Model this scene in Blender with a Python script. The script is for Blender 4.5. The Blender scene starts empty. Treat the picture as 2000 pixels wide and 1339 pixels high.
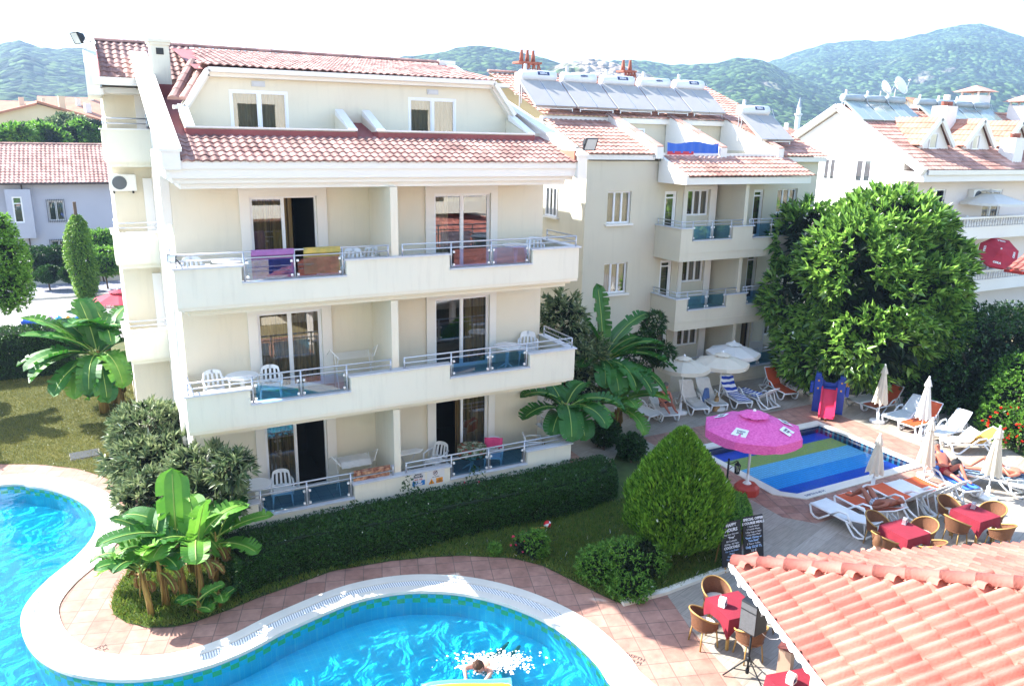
import bpy, bmesh, math, random
import numpy as np
from mathutils import Vector, Matrix, noise
from mathutils.geometry import tessellate_polygon
random.seed(11); rng = np.random.default_rng(11)
S = bpy.context.scene; COL = S.collection
R = math.radians; PI = math.pi
ZG = -0.70
# ------------------------------------------------------------ camera geometry (measured from the photograph's perspective)
CYAW, CPITCH, CROLL, CF = 0.488, -0.2605, 0.0197, 1506.0
CAM = Vector((0.0, -19.4, 9.09))
FW = Vector((math.sin(CYAW)*math.cos(CPITCH), math.cos(CYAW)*math.cos(CPITCH), math.sin(CPITCH)))
_rt = Vector((math.cos(CYAW), -math.sin(CYAW), 0)); _up = _rt.cross(FW)
RT = _rt*math.cos(CROLL)+_up*math.sin(CROLL); UP = -_rt*math.sin(CROLL)+_up*math.cos(CROLL)
def ray(u, v): return FW+RT*((u-1000)/CF)-UP*((v-669.5)/CF)
def gz(u, v, z=ZG):
    d = ray(u, v); return CAM+d*((z-CAM.z)/d.z)
def gy(u, v, y):
    d = ray(u, v); return CAM+d*((y-CAM.y)/d.y)
def gd(u, v, D): return CAM+ray(u, v)*D
def pl(pts, z=ZG): return [gz(u, v, z).to_2d() for u, v in pts]

# ------------------------------------------------------------ scene graph helpers
def tag(o, label=None, cat=None, group=None, kind=None):
    if label: o['label'] = label
    if cat: o['category'] = cat
    if group: o['group'] = group
    if kind: o['kind'] = kind
    return o
def thing(name, label, cat, loc=(0, 0, 0), rz=0, group=None):
    o = bpy.data.objects.new(name, None); COL.objects.link(o)
    o.location = loc; o.rotation_euler = (0, 0, rz); o.empty_display_size = .2
    return tag(o, label, cat, group)
def kids(o): return [c for c in COL.objects if c.parent == o]
CH = {}
def dup(root, loc, rz=None, label=None, group=None, sc=None, mats=None):
    def cp(o, par):
        c = o.copy(); COL.objects.link(c)
        if par is not None: c.parent = par; CH.setdefault(par.name, []).append(c)
        if mats and o.type == 'MESH':
            hit = [m for m in o.data.materials if m and m.name in mats]
            if hit:
                c.data = o.data.copy()
                for i, m in enumerate(c.data.materials):
                    if m and m.name in mats: c.data.materials[i] = mats[m.name]
        for ch in CH.get(o.name, []): cp(ch, c)
        return c
    r = cp(root, None); r.location = loc
    if rz is not None: r.rotation_euler = (0, 0, rz)
    if label: r['label'] = label
    if group: r['group'] = group
    if sc: r.scale = (sc, sc, sc)
    return r
def link(name, me, parent=None, world=True):
    o = bpy.data.objects.new(name, me); COL.objects.link(o)
    if parent is not None:
        o.parent = parent; CH.setdefault(parent.name, []).append(o)
        if world:
            top = parent; L = Matrix.Identity(4)
            m = Matrix.Translation(top.location) @ top.rotation_euler.to_matrix().to_4x4() if parent.type == 'EMPTY' else Matrix.Identity(4)
            o.matrix_parent_inverse = m.inverted()
    return o

class MB:
    def __init__(s): s.v = []; s.f = []; s.m = []; s.M = None
    def add(s, vs, fs, mi=0):
        n = len(s.v)
        if s.M is not None: vs = [s.M @ Vector(p) for p in vs]
        s.v += [tuple(p) for p in vs]
        s.f += [tuple(i+n for i in f) for f in fs]; s.m += [mi]*len(fs); return s
    def quad(s, a, b, c, d, mi=0): return s.add([a, b, c, d], [(0, 1, 2, 3)], mi)
    def box(s, x0, x1, y0, y1, z0, z1, mi=0):
        return s.add([(x0, y0, z0), (x1, y0, z0), (x1, y1, z0), (x0, y1, z0), (x0, y0, z1), (x1, y0, z1), (x1, y1, z1), (x0, y1, z1)],
                     [(0, 3, 2, 1), (4, 5, 6, 7), (0, 1, 5, 4), (1, 2, 6, 5), (2, 3, 7, 6), (3, 0, 4, 7)], mi)
    def bar(s, p, q, w, h, mi=0, up=(0, 0, 1)):
        p = Vector(p); q = Vector(q); d = (q-p).normalized(); u = Vector(up)
        if abs(d.dot(u)) > .98: u = Vector((1, 0, 0))
        a = d.cross(u).normalized()*w/2; b = a.cross(d).normalized()*h/2
        vs = [p-a-b, p+a-b, p+a+b, p-a+b, q-a-b, q+a-b, q+a+b, q-a+b]
        return s.add(vs, [(3, 2, 1, 0), (4, 5, 6, 7), (0, 1, 5, 4), (1, 2, 6, 5), (2, 3, 7, 6), (3, 0, 4, 7)], mi)
    def tube(s, pts, r, n=8, mi=0, cap=True):
        pts = [Vector(p) for p in pts]; rs = r if isinstance(r, (list, tuple)) else [r]*len(pts)
        vs = []; fs = []; a = None
        for i, p in enumerate(pts):
            d = (pts[min(i+1, len(pts)-1)]-pts[max(i-1, 0)]).normalized()
            if a is None:
                a = d.cross(Vector((0, 0, 1)) if abs(d.z) < .95 else Vector((1, 0, 0))).normalized()
            a = (a-d*a.dot(d)).normalized(); b = d.cross(a)
            for k in range(n):
                t = 2*PI*k/n; vs.append(p+(a*math.cos(t)+b*math.sin(t))*rs[i])
        for i in range(len(pts)-1):
            for k in range(n):
                k2 = (k+1) % n; fs.append((i*n+k, i*n+k2, (i+1)*n+k2, (i+1)*n+k))
        if cap: fs.append(tuple(range(n-1, -1, -1))); fs.append(tuple((len(pts)-1)*n+k for k in range(n)))
        return s.add(vs, fs, mi)
    def lathe(s, prof, c=(0, 0, 0), n=16, mi=0, cap=True):
        vs = []; fs = []
        for r, z in prof:
            for k in range(n):
                t = 2*PI*k/n; vs.append((c[0]+r*math.cos(t), c[1]+r*math.sin(t), c[2]+z))
        for i in range(len(prof)-1):
            for k in range(n):
                k2 = (k+1) % n; fs.append((i*n+k, i*n+k2, (i+1)*n+k2, (i+1)*n+k))
        if cap: fs.append(tuple(range(n-1, -1, -1))); fs.append(tuple((len(prof)-1)*n+k for k in range(n)))
        return s.add(vs, fs, mi)
    def prism(s, pts, z0, z1, mi=0, fn=None):
        """polygon pts (2-D) extruded; fn maps (a,b,h)->xyz"""
        fn = fn or (lambda a, b, h: (a, b, h)); n = len(pts)
        vs = [fn(p[0], p[1], z0) for p in pts]+[fn(p[0], p[1], z1) for p in pts]
        tr = tessellate_polygon([[Vector((p[0], p[1], 0)) for p in pts]])
        fs = [tuple(t) for t in tr]+[tuple(i+n for i in t) for t in tr]
        fs += [(i, (i+1) % n, (i+1) % n+n, i+n) for i in range(n)]
        return s.add(vs, fs, mi)
    def sheet(s, outer, holes, z, mi=0):
        polys = [[Vector((p[0], p[1], 0)) for p in L] for L in [outer]+list(holes)]
        flat = [p for L in polys for p in L]
        return s.add([(p.x, p.y, z) for p in flat], [tuple(t) for t in tessellate_polygon(polys)], mi)
    def grid(s, fn, nu, nv, mi=0, close=False):
        vs = [fn(i/nu, j/nv) for j in range(nv+1) for i in range(nu+1)]; w = nu+1
        return s.add(vs, [(j*w+i, j*w+i+1, (j+1)*w+i+1, (j+1)*w+i) for j in range(nv) for i in range(nu)], mi)
    def build(s, name, mats, parent=None, smooth=False, world=True, fix=True, bevel=0):
        me = bpy.data.meshes.new(name); me.from_pydata(s.v, [], s.f)
        for m in (mats if isinstance(mats, (list, tuple)) else [mats]): me.materials.append(m)
        if len(me.materials) > 1: me.polygons.foreach_set('material_index', s.m)
        if fix:
            bm = bmesh.new(); bm.from_mesh(me); bmesh.ops.recalc_face_normals(bm, faces=bm.faces)
            bm.to_mesh(me); bm.free()
        if smooth: me.polygons.foreach_set('use_smooth', [True]*len(me.polygons))
        me.update(); o = link(name, me, parent, world)
        if bevel:
            b = o.modifiers.new('b', 'BEVEL'); b.width = bevel; b.segments = 2; b.limit_method = 'ANGLE'
        return o
def up_sheet(o):
    for p in o.data.polygons:
        if p.normal.z < 0: p.flip()
    o.data.update(); return o
def raw(name, V, F, mats, parent=None, world=True, smooth=False, mi=None):
    me = bpy.data.meshes.new(name); V = np.asarray(V, np.float32); F = np.asarray(F, np.int32)
    me.vertices.add(len(V)); me.vertices.foreach_set('co', V.ravel())
    k = F.shape[1]; me.loops.add(F.size); me.loops.foreach_set('vertex_index', F.ravel())
    me.polygons.add(len(F)); me.polygons.foreach_set('loop_start', np.arange(0, F.size, k, dtype=np.int32))
    me.polygons.foreach_set('loop_total', np.full(len(F), k, np.int32))
    for m in (mats if isinstance(mats, (list, tuple)) else [mats]): me.materials.append(m)
    if mi is not None: me.polygons.foreach_set('material_index', np.asarray(mi, np.int32))
    if smooth: me.polygons.foreach_set('use_smooth', np.ones(len(F), bool))
    me.update(calc_edges=True); me.validate(); return link(name, me, parent, world)
def text(name, s, size, M, mat, parent, align='CENTER', bold=0.0, sx=1.0, lead=1.0, world=True, ext=0.002):
    c = bpy.data.curves.new(name, 'FONT'); c.body = s; c.size = size; c.align_x = align; c.align_y = 'CENTER'
    c.offset = bold; c.extrude = ext; c.space_line = lead; c.resolution_u = 2
    t = bpy.data.objects.new(name, c); COL.objects.link(t)
    dg = bpy.context.evaluated_depsgraph_get(); me = bpy.data.meshes.new_from_object(t.evaluated_get(dg))
    bpy.data.objects.remove(t); bpy.data.curves.remove(c)
    me.transform(M @ Matrix.Diagonal((sx, 1, 1, 1))); me.materials.clear(); me.materials.append(mat)
    return link(name, me, parent, world)
def frame(o, x, y, z):
    """matrix with columns x,y,z axes and origin o"""
    m = Matrix.Identity(4)
    for i, a in enumerate((x, y, z)):
        for j in range(3): m[j][i] = a[j]
    for j in range(3): m[j][3] = o[j]
    return m

# ------------------------------------------------------------ materials
MATS = {}
def lin(c):
    if isinstance(c, str):
        c = [int(c[i:i+2], 16)/255 for i in (0, 2, 4)]
        c = [x/12.92 if x <= .04045 else ((x+.055)/1.055)**2.4 for x in c]
    return (c[0], c[1], c[2], 1)
def newmat(name):
    m = bpy.data.materials.new(name); m.use_nodes = True; nt = m.node_tree
    return m, nt, nt.nodes['Principled BSDF'], (lambda t: nt.nodes.new('ShaderNode'+t)), nt.links.new
def M(name, col=(.5, .5, .5), rough=.6, var=.12, scale=3.0, bump=0.0, bscale=40, metal=0, col2=None, isl=0.0, spec=.5, detail=4, stretch=None, sheen=0, tl=0.0, streak=0.0):
    """procedural paint: noise-mottled colour, optional per-island variation and bump"""
    if name in MATS: return MATS[name]
    m, nt, b, N, L = newmat(name); c = lin(col)
    c2 = lin(col2) if col2 is not None else tuple(max(0, x*(1-var)) for x in c[:3])+(1,)
    tc = N('TexCoord'); src = tc.outputs['Object']
    if stretch:
        mp = N('Mapping'); mp.inputs['Scale'].default_value = stretch; L(src, mp.inputs['Vector']); src = mp.outputs[0]
    n = N('TexNoise'); n.inputs['Scale'].default_value = scale; n.inputs['Detail'].default_value = detail; L(src, n.inputs['Vector'])
    r = N('ValToRGB'); r.color_ramp.elements[0].position = .3; r.color_ramp.elements[1].position = .7
    r.color_ramp.elements[0].color = c2; r.color_ramp.elements[1].color = c; L(n.outputs['Fac'], r.inputs['Fac'])
    out = r.outputs[0]
    if isl:
        g = N('NewGeometry'); mr = N('MapRange'); mr.inputs['To Min'].default_value = 1-isl; mr.inputs['To Max'].default_value = 1+isl
        L(g.outputs['Random Per Island'], mr.inputs['Value']); h = N('HueSaturation'); L(mr.outputs[0], h.inputs['Value']); L(out, h.inputs['Color']); out = h.outputs[0]
    if streak:
        m3 = N('Mapping'); m3.inputs['Scale'].default_value = (2.2, 2.2, .22); L(tc.outputs['Object'], m3.inputs['Vector']); n3 = N('TexNoise'); n3.inputs['Scale'].default_value = 2.6; n3.inputs['Detail'].default_value = 7; n3.inputs['Roughness'].default_value = .7; L(m3.outputs[0], n3.inputs['Vector'])
        r3 = N('MapRange'); r3.inputs['From Min'].default_value = .52; r3.inputs['From Max'].default_value = .74; r3.inputs['To Min'].default_value = 1; r3.inputs['To Max'].default_value = 1-streak; L(n3.outputs['Fac'], r3.inputs['Value']); h3 = N('HueSaturation'); L(r3.outputs[0], h3.inputs['Value']); L(out, h3.inputs['Color']); out = h3.outputs[0]
    L(out, b.inputs['Base Color']); b.inputs['Roughness'].default_value = rough; b.inputs['Metallic'].default_value = metal
    b.inputs['Specular IOR Level'].default_value = spec
    if bump:
        n2 = N('TexNoise'); n2.inputs['Scale'].default_value = bscale; n2.inputs['Detail'].default_value = 3; L(src, n2.inputs['Vector'])
        bp = N('Bump'); bp.inputs['Strength'].default_value = bump; bp.inputs['Distance'].default_value = .02; L(n2.outputs['Fac'], bp.inputs['Height']); L(bp.outputs[0], b.inputs['Normal'])
    if tl:
        t = N('BsdfTranslucent'); mx = N('MixShader'); mx.inputs[0].default_value = tl; L(out, t.inputs['Color'])
        L(b.outputs[0], mx.inputs[1]); L(t.outputs[0], mx.inputs[2]); L(mx.outputs[0], nt.nodes['Material Output'].inputs['Surface'])
    MATS[name] = m; return m
def leafmat(name, cols, rough=.45, tl=.3, spec=.4):
    """leaf: colour picked per leaf from a ramp, thin and translucent"""
    if name in MATS: return MATS[name]
    m, nt, b, N, L = newmat(name)
    g = N('NewGeometry'); r = N('ValToRGB'); e = r.color_ramp.elements
    for i, c in enumerate(cols):
        p = i/(len(cols)-1)
        el = e[0] if i == 0 else (e[1] if i == len(cols)-1 else e.new(p)); el.position = p; el.color = lin(c)
    L(g.outputs['Random Per Island'], r.inputs['Fac']); L(r.outputs[0], b.inputs['Base Color'])
    b.inputs['Roughness'].default_value = rough; b.inputs['Specular IOR Level'].default_value = spec
    t = N('BsdfTranslucent'); h = N('HueSaturation'); h.inputs['Value'].default_value = 1.5; h.inputs['Hue'].default_value = .493; L(r.outputs[0], h.inputs['Color']); L(h.outputs[0], t.inputs['Color'])
    mx = N('MixShader'); mx.inputs[0].default_value = tl; L(b.outputs[0], mx.inputs[1]); L(t.outputs[0], mx.inputs[2])
    L(mx.outputs[0], nt.nodes['Material Output'].inputs['Surface']); MATS[name] = m; return m
def glassmat(name, tint=(.8, .9, .9), refl=.12, rough=0.0, see=1.0):
    if name in MATS: return MATS[name]
    m, nt, b, N, L = newmat(name); nt.nodes.remove(b)
    t = N('BsdfTransparent'); t.inputs['Color'].default_value = (tint[0], tint[1], tint[2], 1)
    g = N('BsdfGlossy'); g.inputs['Roughness'].default_value = rough; g.inputs['Color'].default_value = (.95, .97, 1, 1)
    f = N('Fresnel'); f.inputs['IOR'].default_value = 1.5; a = N('Math'); a.operation = 'MULTIPLY_ADD'; a.use_clamp = True
    a.inputs[1].default_value = 1.0; a.inputs[2].default_value = refl; L(f.outputs[0], a.inputs[0])
    mx = N('MixShader'); L(a.outputs[0], mx.inputs[0]); L(t.outputs[0], mx.inputs[1]); L(g.outputs[0], mx.inputs[2])
    L(mx.outputs[0], nt.nodes['Material Output'].inputs['Surface']); MATS[name] = m; return m
def brickmat(name, c1, c2, mortar, w, h, ms=.012, rough=.7, rot=0, off=.5, nscale=6, bump=.25, var=.5, stretch=None):
    """tiles laid on the ground in world metres"""
    if name in MATS: return MATS[name]
    m, nt, b, N, L = newmat(name); tc = N('TexCoord'); mp = N('Mapping'); mp.inputs['Rotation'].default_value = (0, 0, rot)
    L(tc.outputs['Object'], mp.inputs['Vector'])
    k = N('TexBrick'); k.offset = off; k.inputs['Scale'].default_value = 1; k.inputs['Brick Width'].default_value = w; k.inputs['Row Height'].default_value = h
    k.inputs['Mortar Size'].default_value = ms; k.inputs['Color1'].default_value = lin(c1); k.inputs['Color2'].default_value = lin(c2); k.inputs['Mortar'].default_value = lin(mortar); k.inputs['Bias'].default_value = 0
    L(mp.outputs[0], k.inputs['Vector'])
    n = N('TexNoise'); n.inputs['Scale'].default_value = nscale; n.inputs['Detail'].default_value = 6
    if stretch:
        m2 = N('Mapping'); m2.inputs['Scale'].default_value = stretch; L(mp.outputs[0], m2.inputs['Vector']); L(m2.outputs[0], n.inputs['Vector'])
    else: L(tc.outputs['Object'], n.inputs['Vector'])
    mr = N('MapRange'); mr.inputs['From Min'].default_value = .3; mr.inputs['From Max'].default_value = .7; mr.inputs['To Min'].default_value = 1-var*.5; mr.inputs['To Max'].default_value = 1+var*.35; L(n.outputs['Fac'], mr.inputs['Value'])
    hs = N('HueSaturation'); L(mr.outputs[0], hs.inputs['Value']); L(k.outputs['Color'], hs.inputs['Color']); L(hs.outputs[0], b.inputs['Base Color'])
    b.inputs['Roughness'].default_value = rough
    bp = N('Bump'); bp.inputs['Strength'].default_value = bump; bp.inputs['Distance'].default_value = .01; bp.invert = True; L(k.outputs['Fac'], bp.inputs['Height']); L(bp.outputs[0], b.inputs['Normal'])
    MATS[name] = m; return m
def stripemat(name, cols, pos, axis=1, rough=.8, width=1.0, off=0.0):
    """woven stripes across a cloth (object axis)"""
    if name in MATS: return MATS[name]
    m, nt, b, N, L = newmat(name); tc = N('TexCoord'); sp = N('SeparateXYZ'); L(tc.outputs['Object'], sp.inputs[0])
    a = N('Math'); a.operation = 'MULTIPLY_ADD'; a.inputs[1].default_value = 1/width; a.inputs[2].default_value = off; L(sp.outputs[axis], a.inputs[0])
    f = N('Math'); f.operation = 'FRACT'; L(a.outputs[0], f.inputs[0]); r = N('ValToRGB'); r.color_ramp.interpolation = 'CONSTANT'; e = r.color_ramp.elements
    for i, (c, p) in enumerate(zip(cols, pos)):
        el = e[0] if i == 0 else (e[1] if i == 1 else e.new(p)); el.position = p; el.color = lin(c)
    L(f.outputs[0], r.inputs['Fac']); L(r.outputs[0], b.inputs['Base Color']); b.inputs['Roughness'].default_value = rough; MATS[name] = m; return m

# ------------------------------------------------------------ foliage
def unit(a): return a/np.maximum(np.linalg.norm(a, axis=1, keepdims=True), 1e-9)
def leaves(name, P, D, Ln, W, mat, parent=None, fold=.25, bend=.15, mid=.45, world=True, roll=.6):
    """one folded four-corner leaf per row: P base, D direction"""
    n = len(P); P = np.asarray(P); D = unit(np.asarray(D)); Ln = np.broadcast_to(Ln, (n,))[:, None]; W = np.broadcast_to(W, (n,))[:, None]
    up = np.tile([0, 0, 1.0], (n, 1))+rng.normal(0, roll, (n, 3)); sd = unit(np.cross(D, up)); nm = np.cross(sd, D)
    V = np.empty((n, 4, 3)); V[:, 0] = P; c = P+D*Ln*mid+nm*fold*W*.5
    V[:, 1] = c-sd*W*.5; V[:, 2] = P+D*Ln-nm*bend*Ln; V[:, 3] = c+sd*W*.5
    k = np.arange(n)[:, None]*4; F = np.concatenate([k+[0, 3, 2], k+[0, 2, 1]], 1).reshape(-1, 3)
    return raw(name, V.reshape(-1, 3), F, mat, parent, world)
def shell(lobes, n, rmin=.75, rmax=1.05, inner=.72, zcut=-1e9):
    """points in the outer shell of a union of ellipsoids and outward directions"""
    P = []; O = []; vol = np.array([(l[1][0]*l[1][1]*l[1][2])**(2/3) for l in lobes]); pr = vol/vol.sum()
    C = np.array([l[0] for l in lobes], float); Rr = np.array([l[1] for l in lobes], float); tot = 0
    while tot < n:
        k = rng.choice(len(lobes), 4*n, p=pr); d = unit(rng.normal(0, 1, (4*n, 3))); r = rng.uniform(rmin**2, rmax**2, (4*n, 1))**.5
        p = C[k]+d*r*Rr[k]; ok = p[:, 2] > zcut
        for i in range(len(lobes)):
            q = np.linalg.norm((p-C[i])/Rr[i], axis=1); ok &= (q > inner) | (k == i)
        p = p[ok]; o = unit(d[ok]/Rr[k[ok]]); P.append(p); O.append(o); tot += len(p)
    P = np.concatenate(P)[:n]; O = np.concatenate(O)[:n]; return P, O
def rosettes(P, O, k, spread, ln, jl=.25, upb=.2, off=.0):
    """k leaves round each twig end"""
    n = len(P); Pk = np.repeat(P, k, 0); Ok = np.repeat(O, k, 0); D = Ok+rng.normal(0, spread, (n*k, 3)); D[:, 2] += upb
    L = ln*rng.uniform(1-jl, 1+jl, n*k); return Pk+unit(D)*off, D, L
def clump(P, O, thr=.0, sc=.9):
    """drop points where a low-frequency noise is small: gaps and clumps"""
    k = np.array([noise.noise(Vector(p)*sc) for p in P]) > thr; return P[k], O[k]
# ============================================================ camera, light, sky
cam = bpy.data.cameras.new('camera'); co = bpy.data.objects.new('camera', cam); COL.objects.link(co)
co.matrix_world = frame(CAM, RT, UP, -FW); cam.sensor_width = 36; cam.lens = 36*CF/2000; cam.clip_start = .1; cam.clip_end = 20000
S.camera = co
SUND = Vector((-.87, .79, 1.0)).normalized()      # towards the sun, read off the roof's shadow on the paving
EL = math.asin(SUND.z); AZ = math.atan2(SUND.x, SUND.y)
w = bpy.data.worlds.new('World'); S.world = w; w.use_nodes = True; nt = w.node_tree
sky = nt.nodes.new('ShaderNodeTexSky'); sky.sky_type = 'NISHITA'; sky.sun_disc = False; sky.sun_elevation = EL; sky.sun_rotation = AZ
sky.air_density = 1.0; sky.dust_density = .9; sky.ozone_density = 1.0
bg = nt.nodes['Background']; bg.inputs['Strength'].default_value = .125; nt.links.new(sky.outputs[0], bg.inputs['Color'])
sl = bpy.data.lights.new('sun', 'SUN'); sl.energy = 5.0; sl.angle = R(.5); sl.color = (1, .96, .90)
so = bpy.data.objects.new('sun', sl); COL.objects.link(so); so.rotation_euler = SUND.to_track_quat('Z', 'Y').to_euler(); so.location = (-20, 20, 40)
S.view_settings.view_transform = 'Standard'; S.view_settings.look = 'None'; S.view_settings.exposure = 2.15; S.view_settings.gamma = 1
S.cycles.use_denoising = True; S.cycles.max_bounces = 8; S.cycles.transparent_max_bounces = 24; S.cycles.caustics_reflective = False; S.cycles.caustics_refractive = False

# ============================================================ ground, lawn, paving, pools
m_ground = M('dry_ground', '9A8B6C', .95, .3, .05, .3, 2, col2='6E6B48')
GX0, GX1, GY0, GY1 = -16.0, 33.0, -18.5, 8.6
mb = MB(); mb.sheet([(-6000, -400), (6000, -400), (6000, 6000), (-6000, 6000)], [[(GX0+.2, GY0+.2), (GX1-.2, GY0+.2), (GX1-.2, GY1-.2), (GX0+.2, GY1-.2)]], ZG-.03)
tag(up_sheet(mb.build('ground', m_ground, fix=False)), kind='structure')
ZW = -.74
pool_px = [(0, 950), (60, 952), (110, 960), (150, 975), (178, 995), (190, 1020), (186, 1045), (170, 1070), (140, 1100), (100, 1132), (70, 1162), (50, 1190), (43, 1215), (48, 1245), (65, 1275), (95, 1300), (140, 1319), (200, 1329), (260, 1331), (330, 1323), (400, 1306), (450, 1288), (500, 1265), (550, 1238), (600, 1215), (650, 1193), (700, 1175), (750, 1164), (800, 1158), (850, 1158), (900, 1162), (950, 1172), (1000, 1187), (1050, 1208), (1090, 1230), (1120, 1252), (1150, 1280), (1175, 1308), (1195, 1339)]
pool = pl(pool_px, ZW)+[Vector(p) for p in ((7.55, -10.6), (7.3, -12), (6.4, -13.6), (4.6, -15), (2, -15.8), (-2, -16), (-6, -15), (-9, -12), (-11, -8), (-12, -3), (-11.5, 1), (-9.5, 3.8), (-6.6, 5.0))]
def smooth_loop(p, it=2):
    for _ in range(it):
        q = []
        for i in range(len(p)):
            a, b, c, d = p[i-1], p[i], p[(i+1) % len(p)], p[(i+2) % len(p)]
            q += [b, (-a+9*b+9*c-d)/16]
        p = q
    return p
def resample(p, step):
    L = [0]; n = len(p)
    for i in range(n): L.append(L[-1]+(p[(i+1) % n]-p[i]).length)
    k = int(L[-1]/step); k -= k % 2; out = []; j = 0
    for i in range(k):
        t = L[-1]*i/k
        while L[j+1] < t: j += 1
        f = (t-L[j])/max(L[j+1]-L[j], 1e-9); out.append(p[j].lerp(p[(j+1) % n], f))
    return out
def offset(p, d):
    n = len(p); area = sum(p[i].x*p[(i+1) % n].y-p[(i+1) % n].x*p[i].y for i in range(n)); sg = 1 if area < 0 else -1
    out = []
    for i in range(n):
        t = (p[(i+1) % n]-p[i-1]).normalized(); out.append(p[i]+Vector((-t.y, t.x))*d*sg)
    return out
POOL = resample(smooth_loop(pool, 2), .17); NP = len(POOL)
KX0, KX1, KY0, KY1 = 16.55, 22.1, -5.3, -1.5
KID = [Vector(p) for p in ((KX0, KY0+.35), (KX0+.35, KY0), (KX1, KY0), (KX1, KY1), (KX0, KY1))]
m_pink = brickmat('pink_paving', 'A67F70', '946C5E', '745E54', .42, .42, .010, .75, R(18), .0, 5, .2, .45)
mb = MB(); mb.sheet([(GX0, GY0), (GX1, GY0), (GX1, GY1), (GX0, GY1)], [offset(POOL, .04), KID], ZG)
tag(up_sheet(mb.build('pool_deck', m_pink, fix=False)), kind='structure')
# travertine terrace round the small pool and under the restaurant
m_trav = brickmat('travertine_paving', 'A0978C', '90877B', '766E64', 1.2, .42, .005, .55, R(-17), .5, 2.5, .12, .45, (1.2, 14, 1))
trav = pl([(1300, 1157), (1345, 1222), (1385, 1270), (1451, 1339)])+[Vector(p) for p in ((8.4, -12.5), (7.6, -18.4), (32.9, -18.4), (32.9, 8.5), (13.0, 8.5), (12.6, -1.9))]+pl([(1190, 900), (1400, 985), (1466, 1005), (1466, 1050), (1420, 1115)])
band = [Vector(p) for p in ((15.45, -6.1), (16.0, -6.75), (23.6, -6.75), (23.6, .2), (15.45, .2))]
mb = MB(); mb.sheet(trav, [band], ZG+.004); tag(up_sheet(mb.build('terrace', m_trav, fix=False)), kind='structure')
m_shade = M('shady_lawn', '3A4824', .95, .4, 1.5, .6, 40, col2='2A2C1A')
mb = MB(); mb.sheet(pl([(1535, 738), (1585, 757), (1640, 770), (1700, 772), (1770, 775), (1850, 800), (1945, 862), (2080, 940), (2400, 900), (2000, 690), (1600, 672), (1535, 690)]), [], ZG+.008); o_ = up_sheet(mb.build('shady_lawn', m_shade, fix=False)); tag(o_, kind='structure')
# coping ring with overflow grate
m_cop = M('white_coping', 'D9D4C8', .6, .10, 2.5, .15, 30); m_grate = stripemat('pool_grate', ['E6E6E2', '8E959C'], [0, .6], 0, .6, .05)
def ring(name, a, b, z0, z1, mat, n=None):
    mb = MB(); n = len(a)
    for i in range(n):
        j = (i+1) % n
        mb.quad((*a[i], z1), (*a[j], z1), (*b[j], z1), (*b[i], z1)); mb.quad((*b[i], z1), (*b[j], z1), (*b[j], z0), (*b[i], z0)); mb.quad((*a[i], z0), (*a[j], z0), (*a[j], z1), (*a[i], z1))
    return mb.build(name, mat)
cp = thing('pool_coping', 'white stone edge with overflow grate winding round the large pool', 'pool edge', (*POOL[0], ZG)); cp['kind'] = 'structure'
ring('edge_stone', offset(POOL, -.02), offset(POOL, .20), ZG-.06, ZG+.03, m_cop).parent = cp
ring('grate', offset(POOL, .21), offset(POOL, .40), ZG-.02, ZG+.018, m_grate).parent = cp
ring('outer_stone', offset(POOL, .41), offset(POOL, .66), ZG-.02, ZG+.028, m_cop).parent = cp
for o in COL.objects:
    if o.parent == cp: o.matrix_parent_inverse = Matrix.Translation(cp.location).inverted()
# basin
m_wall = brickmat('pool_tile', 'AEEAFA', 'A6E4F8', 'C4F0FA', .14, .14, .006, .35, 0, 0, 2, .1, .15); m_b1 = M('mosaic_cyan', '90F0FF', .3, .1, 20); m_b2 = M('mosaic_green', 'E0F490', .3, .1, 20); m_nav = M('mosaic_navy', '2B55A8', .3, .2, 20)
mb = MB(); W2 = POOL
for i in range(NP):
    a, b = W2[i], W2[(i+1) % NP]
    for z1, z0, mi in ((ZG, ZG-.05, 3), (ZG-.05, ZG-.16, 1+i % 2), (ZG-.16, ZG-.27, 2-i % 2), (ZG-.27, -1.28, 0)): mb.quad((*a, z0), (*b, z0), (*b, z1), (*a, z1), mi)
mb.sheet(POOL, [], -1.28)
tag(mb.build('pool_basin', [m_wall, m_b1, m_b2, m_nav]), 'large winding swimming pool basin of light blue tiles with a chequered rim', 'pool basin', kind='structure')
def watermat(name, tint, bumps, refl):
    m, nt, b, N, L = newmat(name); nt.nodes.remove(b); tc = N('TexCoord')
    t = N('BsdfTransparent'); t.inputs['Color'].default_value = (*tint, 1); g = N('BsdfGlossy'); g.inputs['Roughness'].default_value = .02; g.inputs['Color'].default_value = (.95, .98, 1, 1)
    n1 = N('TexNoise'); n1.inputs['Scale'].default_value = 1.6; n1.inputs['Detail'].default_value = 5; n1.inputs['Distortion'].default_value = 1.2; L(tc.outputs['Object'], n1.inputs['Vector'])
    bp = N('Bump'); bp.inputs['Strength'].default_value = bumps; bp.inputs['Distance'].default_value = .12; L(n1.outputs['Fac'], bp.inputs['Height']); L(bp.outputs[0], g.inputs['Normal'])
    f = N('Fresnel'); f.inputs['IOR'].default_value = 1.33; L(bp.outputs[0], f.inputs['Normal'])
    a = N('Math'); a.operation = 'MULTIPLY'; a.inputs[1].default_value = refl; a.use_clamp = True; L(f.outputs[0], a.inputs[0])
    mx = N('MixShader'); L(a.outputs[0], mx.inputs[0]); L(t.outputs[0], mx.inputs[1]); L(g.outputs[0], mx.inputs[2]); L(mx.outputs[0], nt.nodes['Material Output'].inputs['Surface']); return m
mb = MB(); mb.sheet(POOL, [], ZW); tag(up_sheet(mb.build('water', watermat('pool_water', (.24, .92, 1.0), .15, 1.0), fix=False)), kind='structure')
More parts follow.
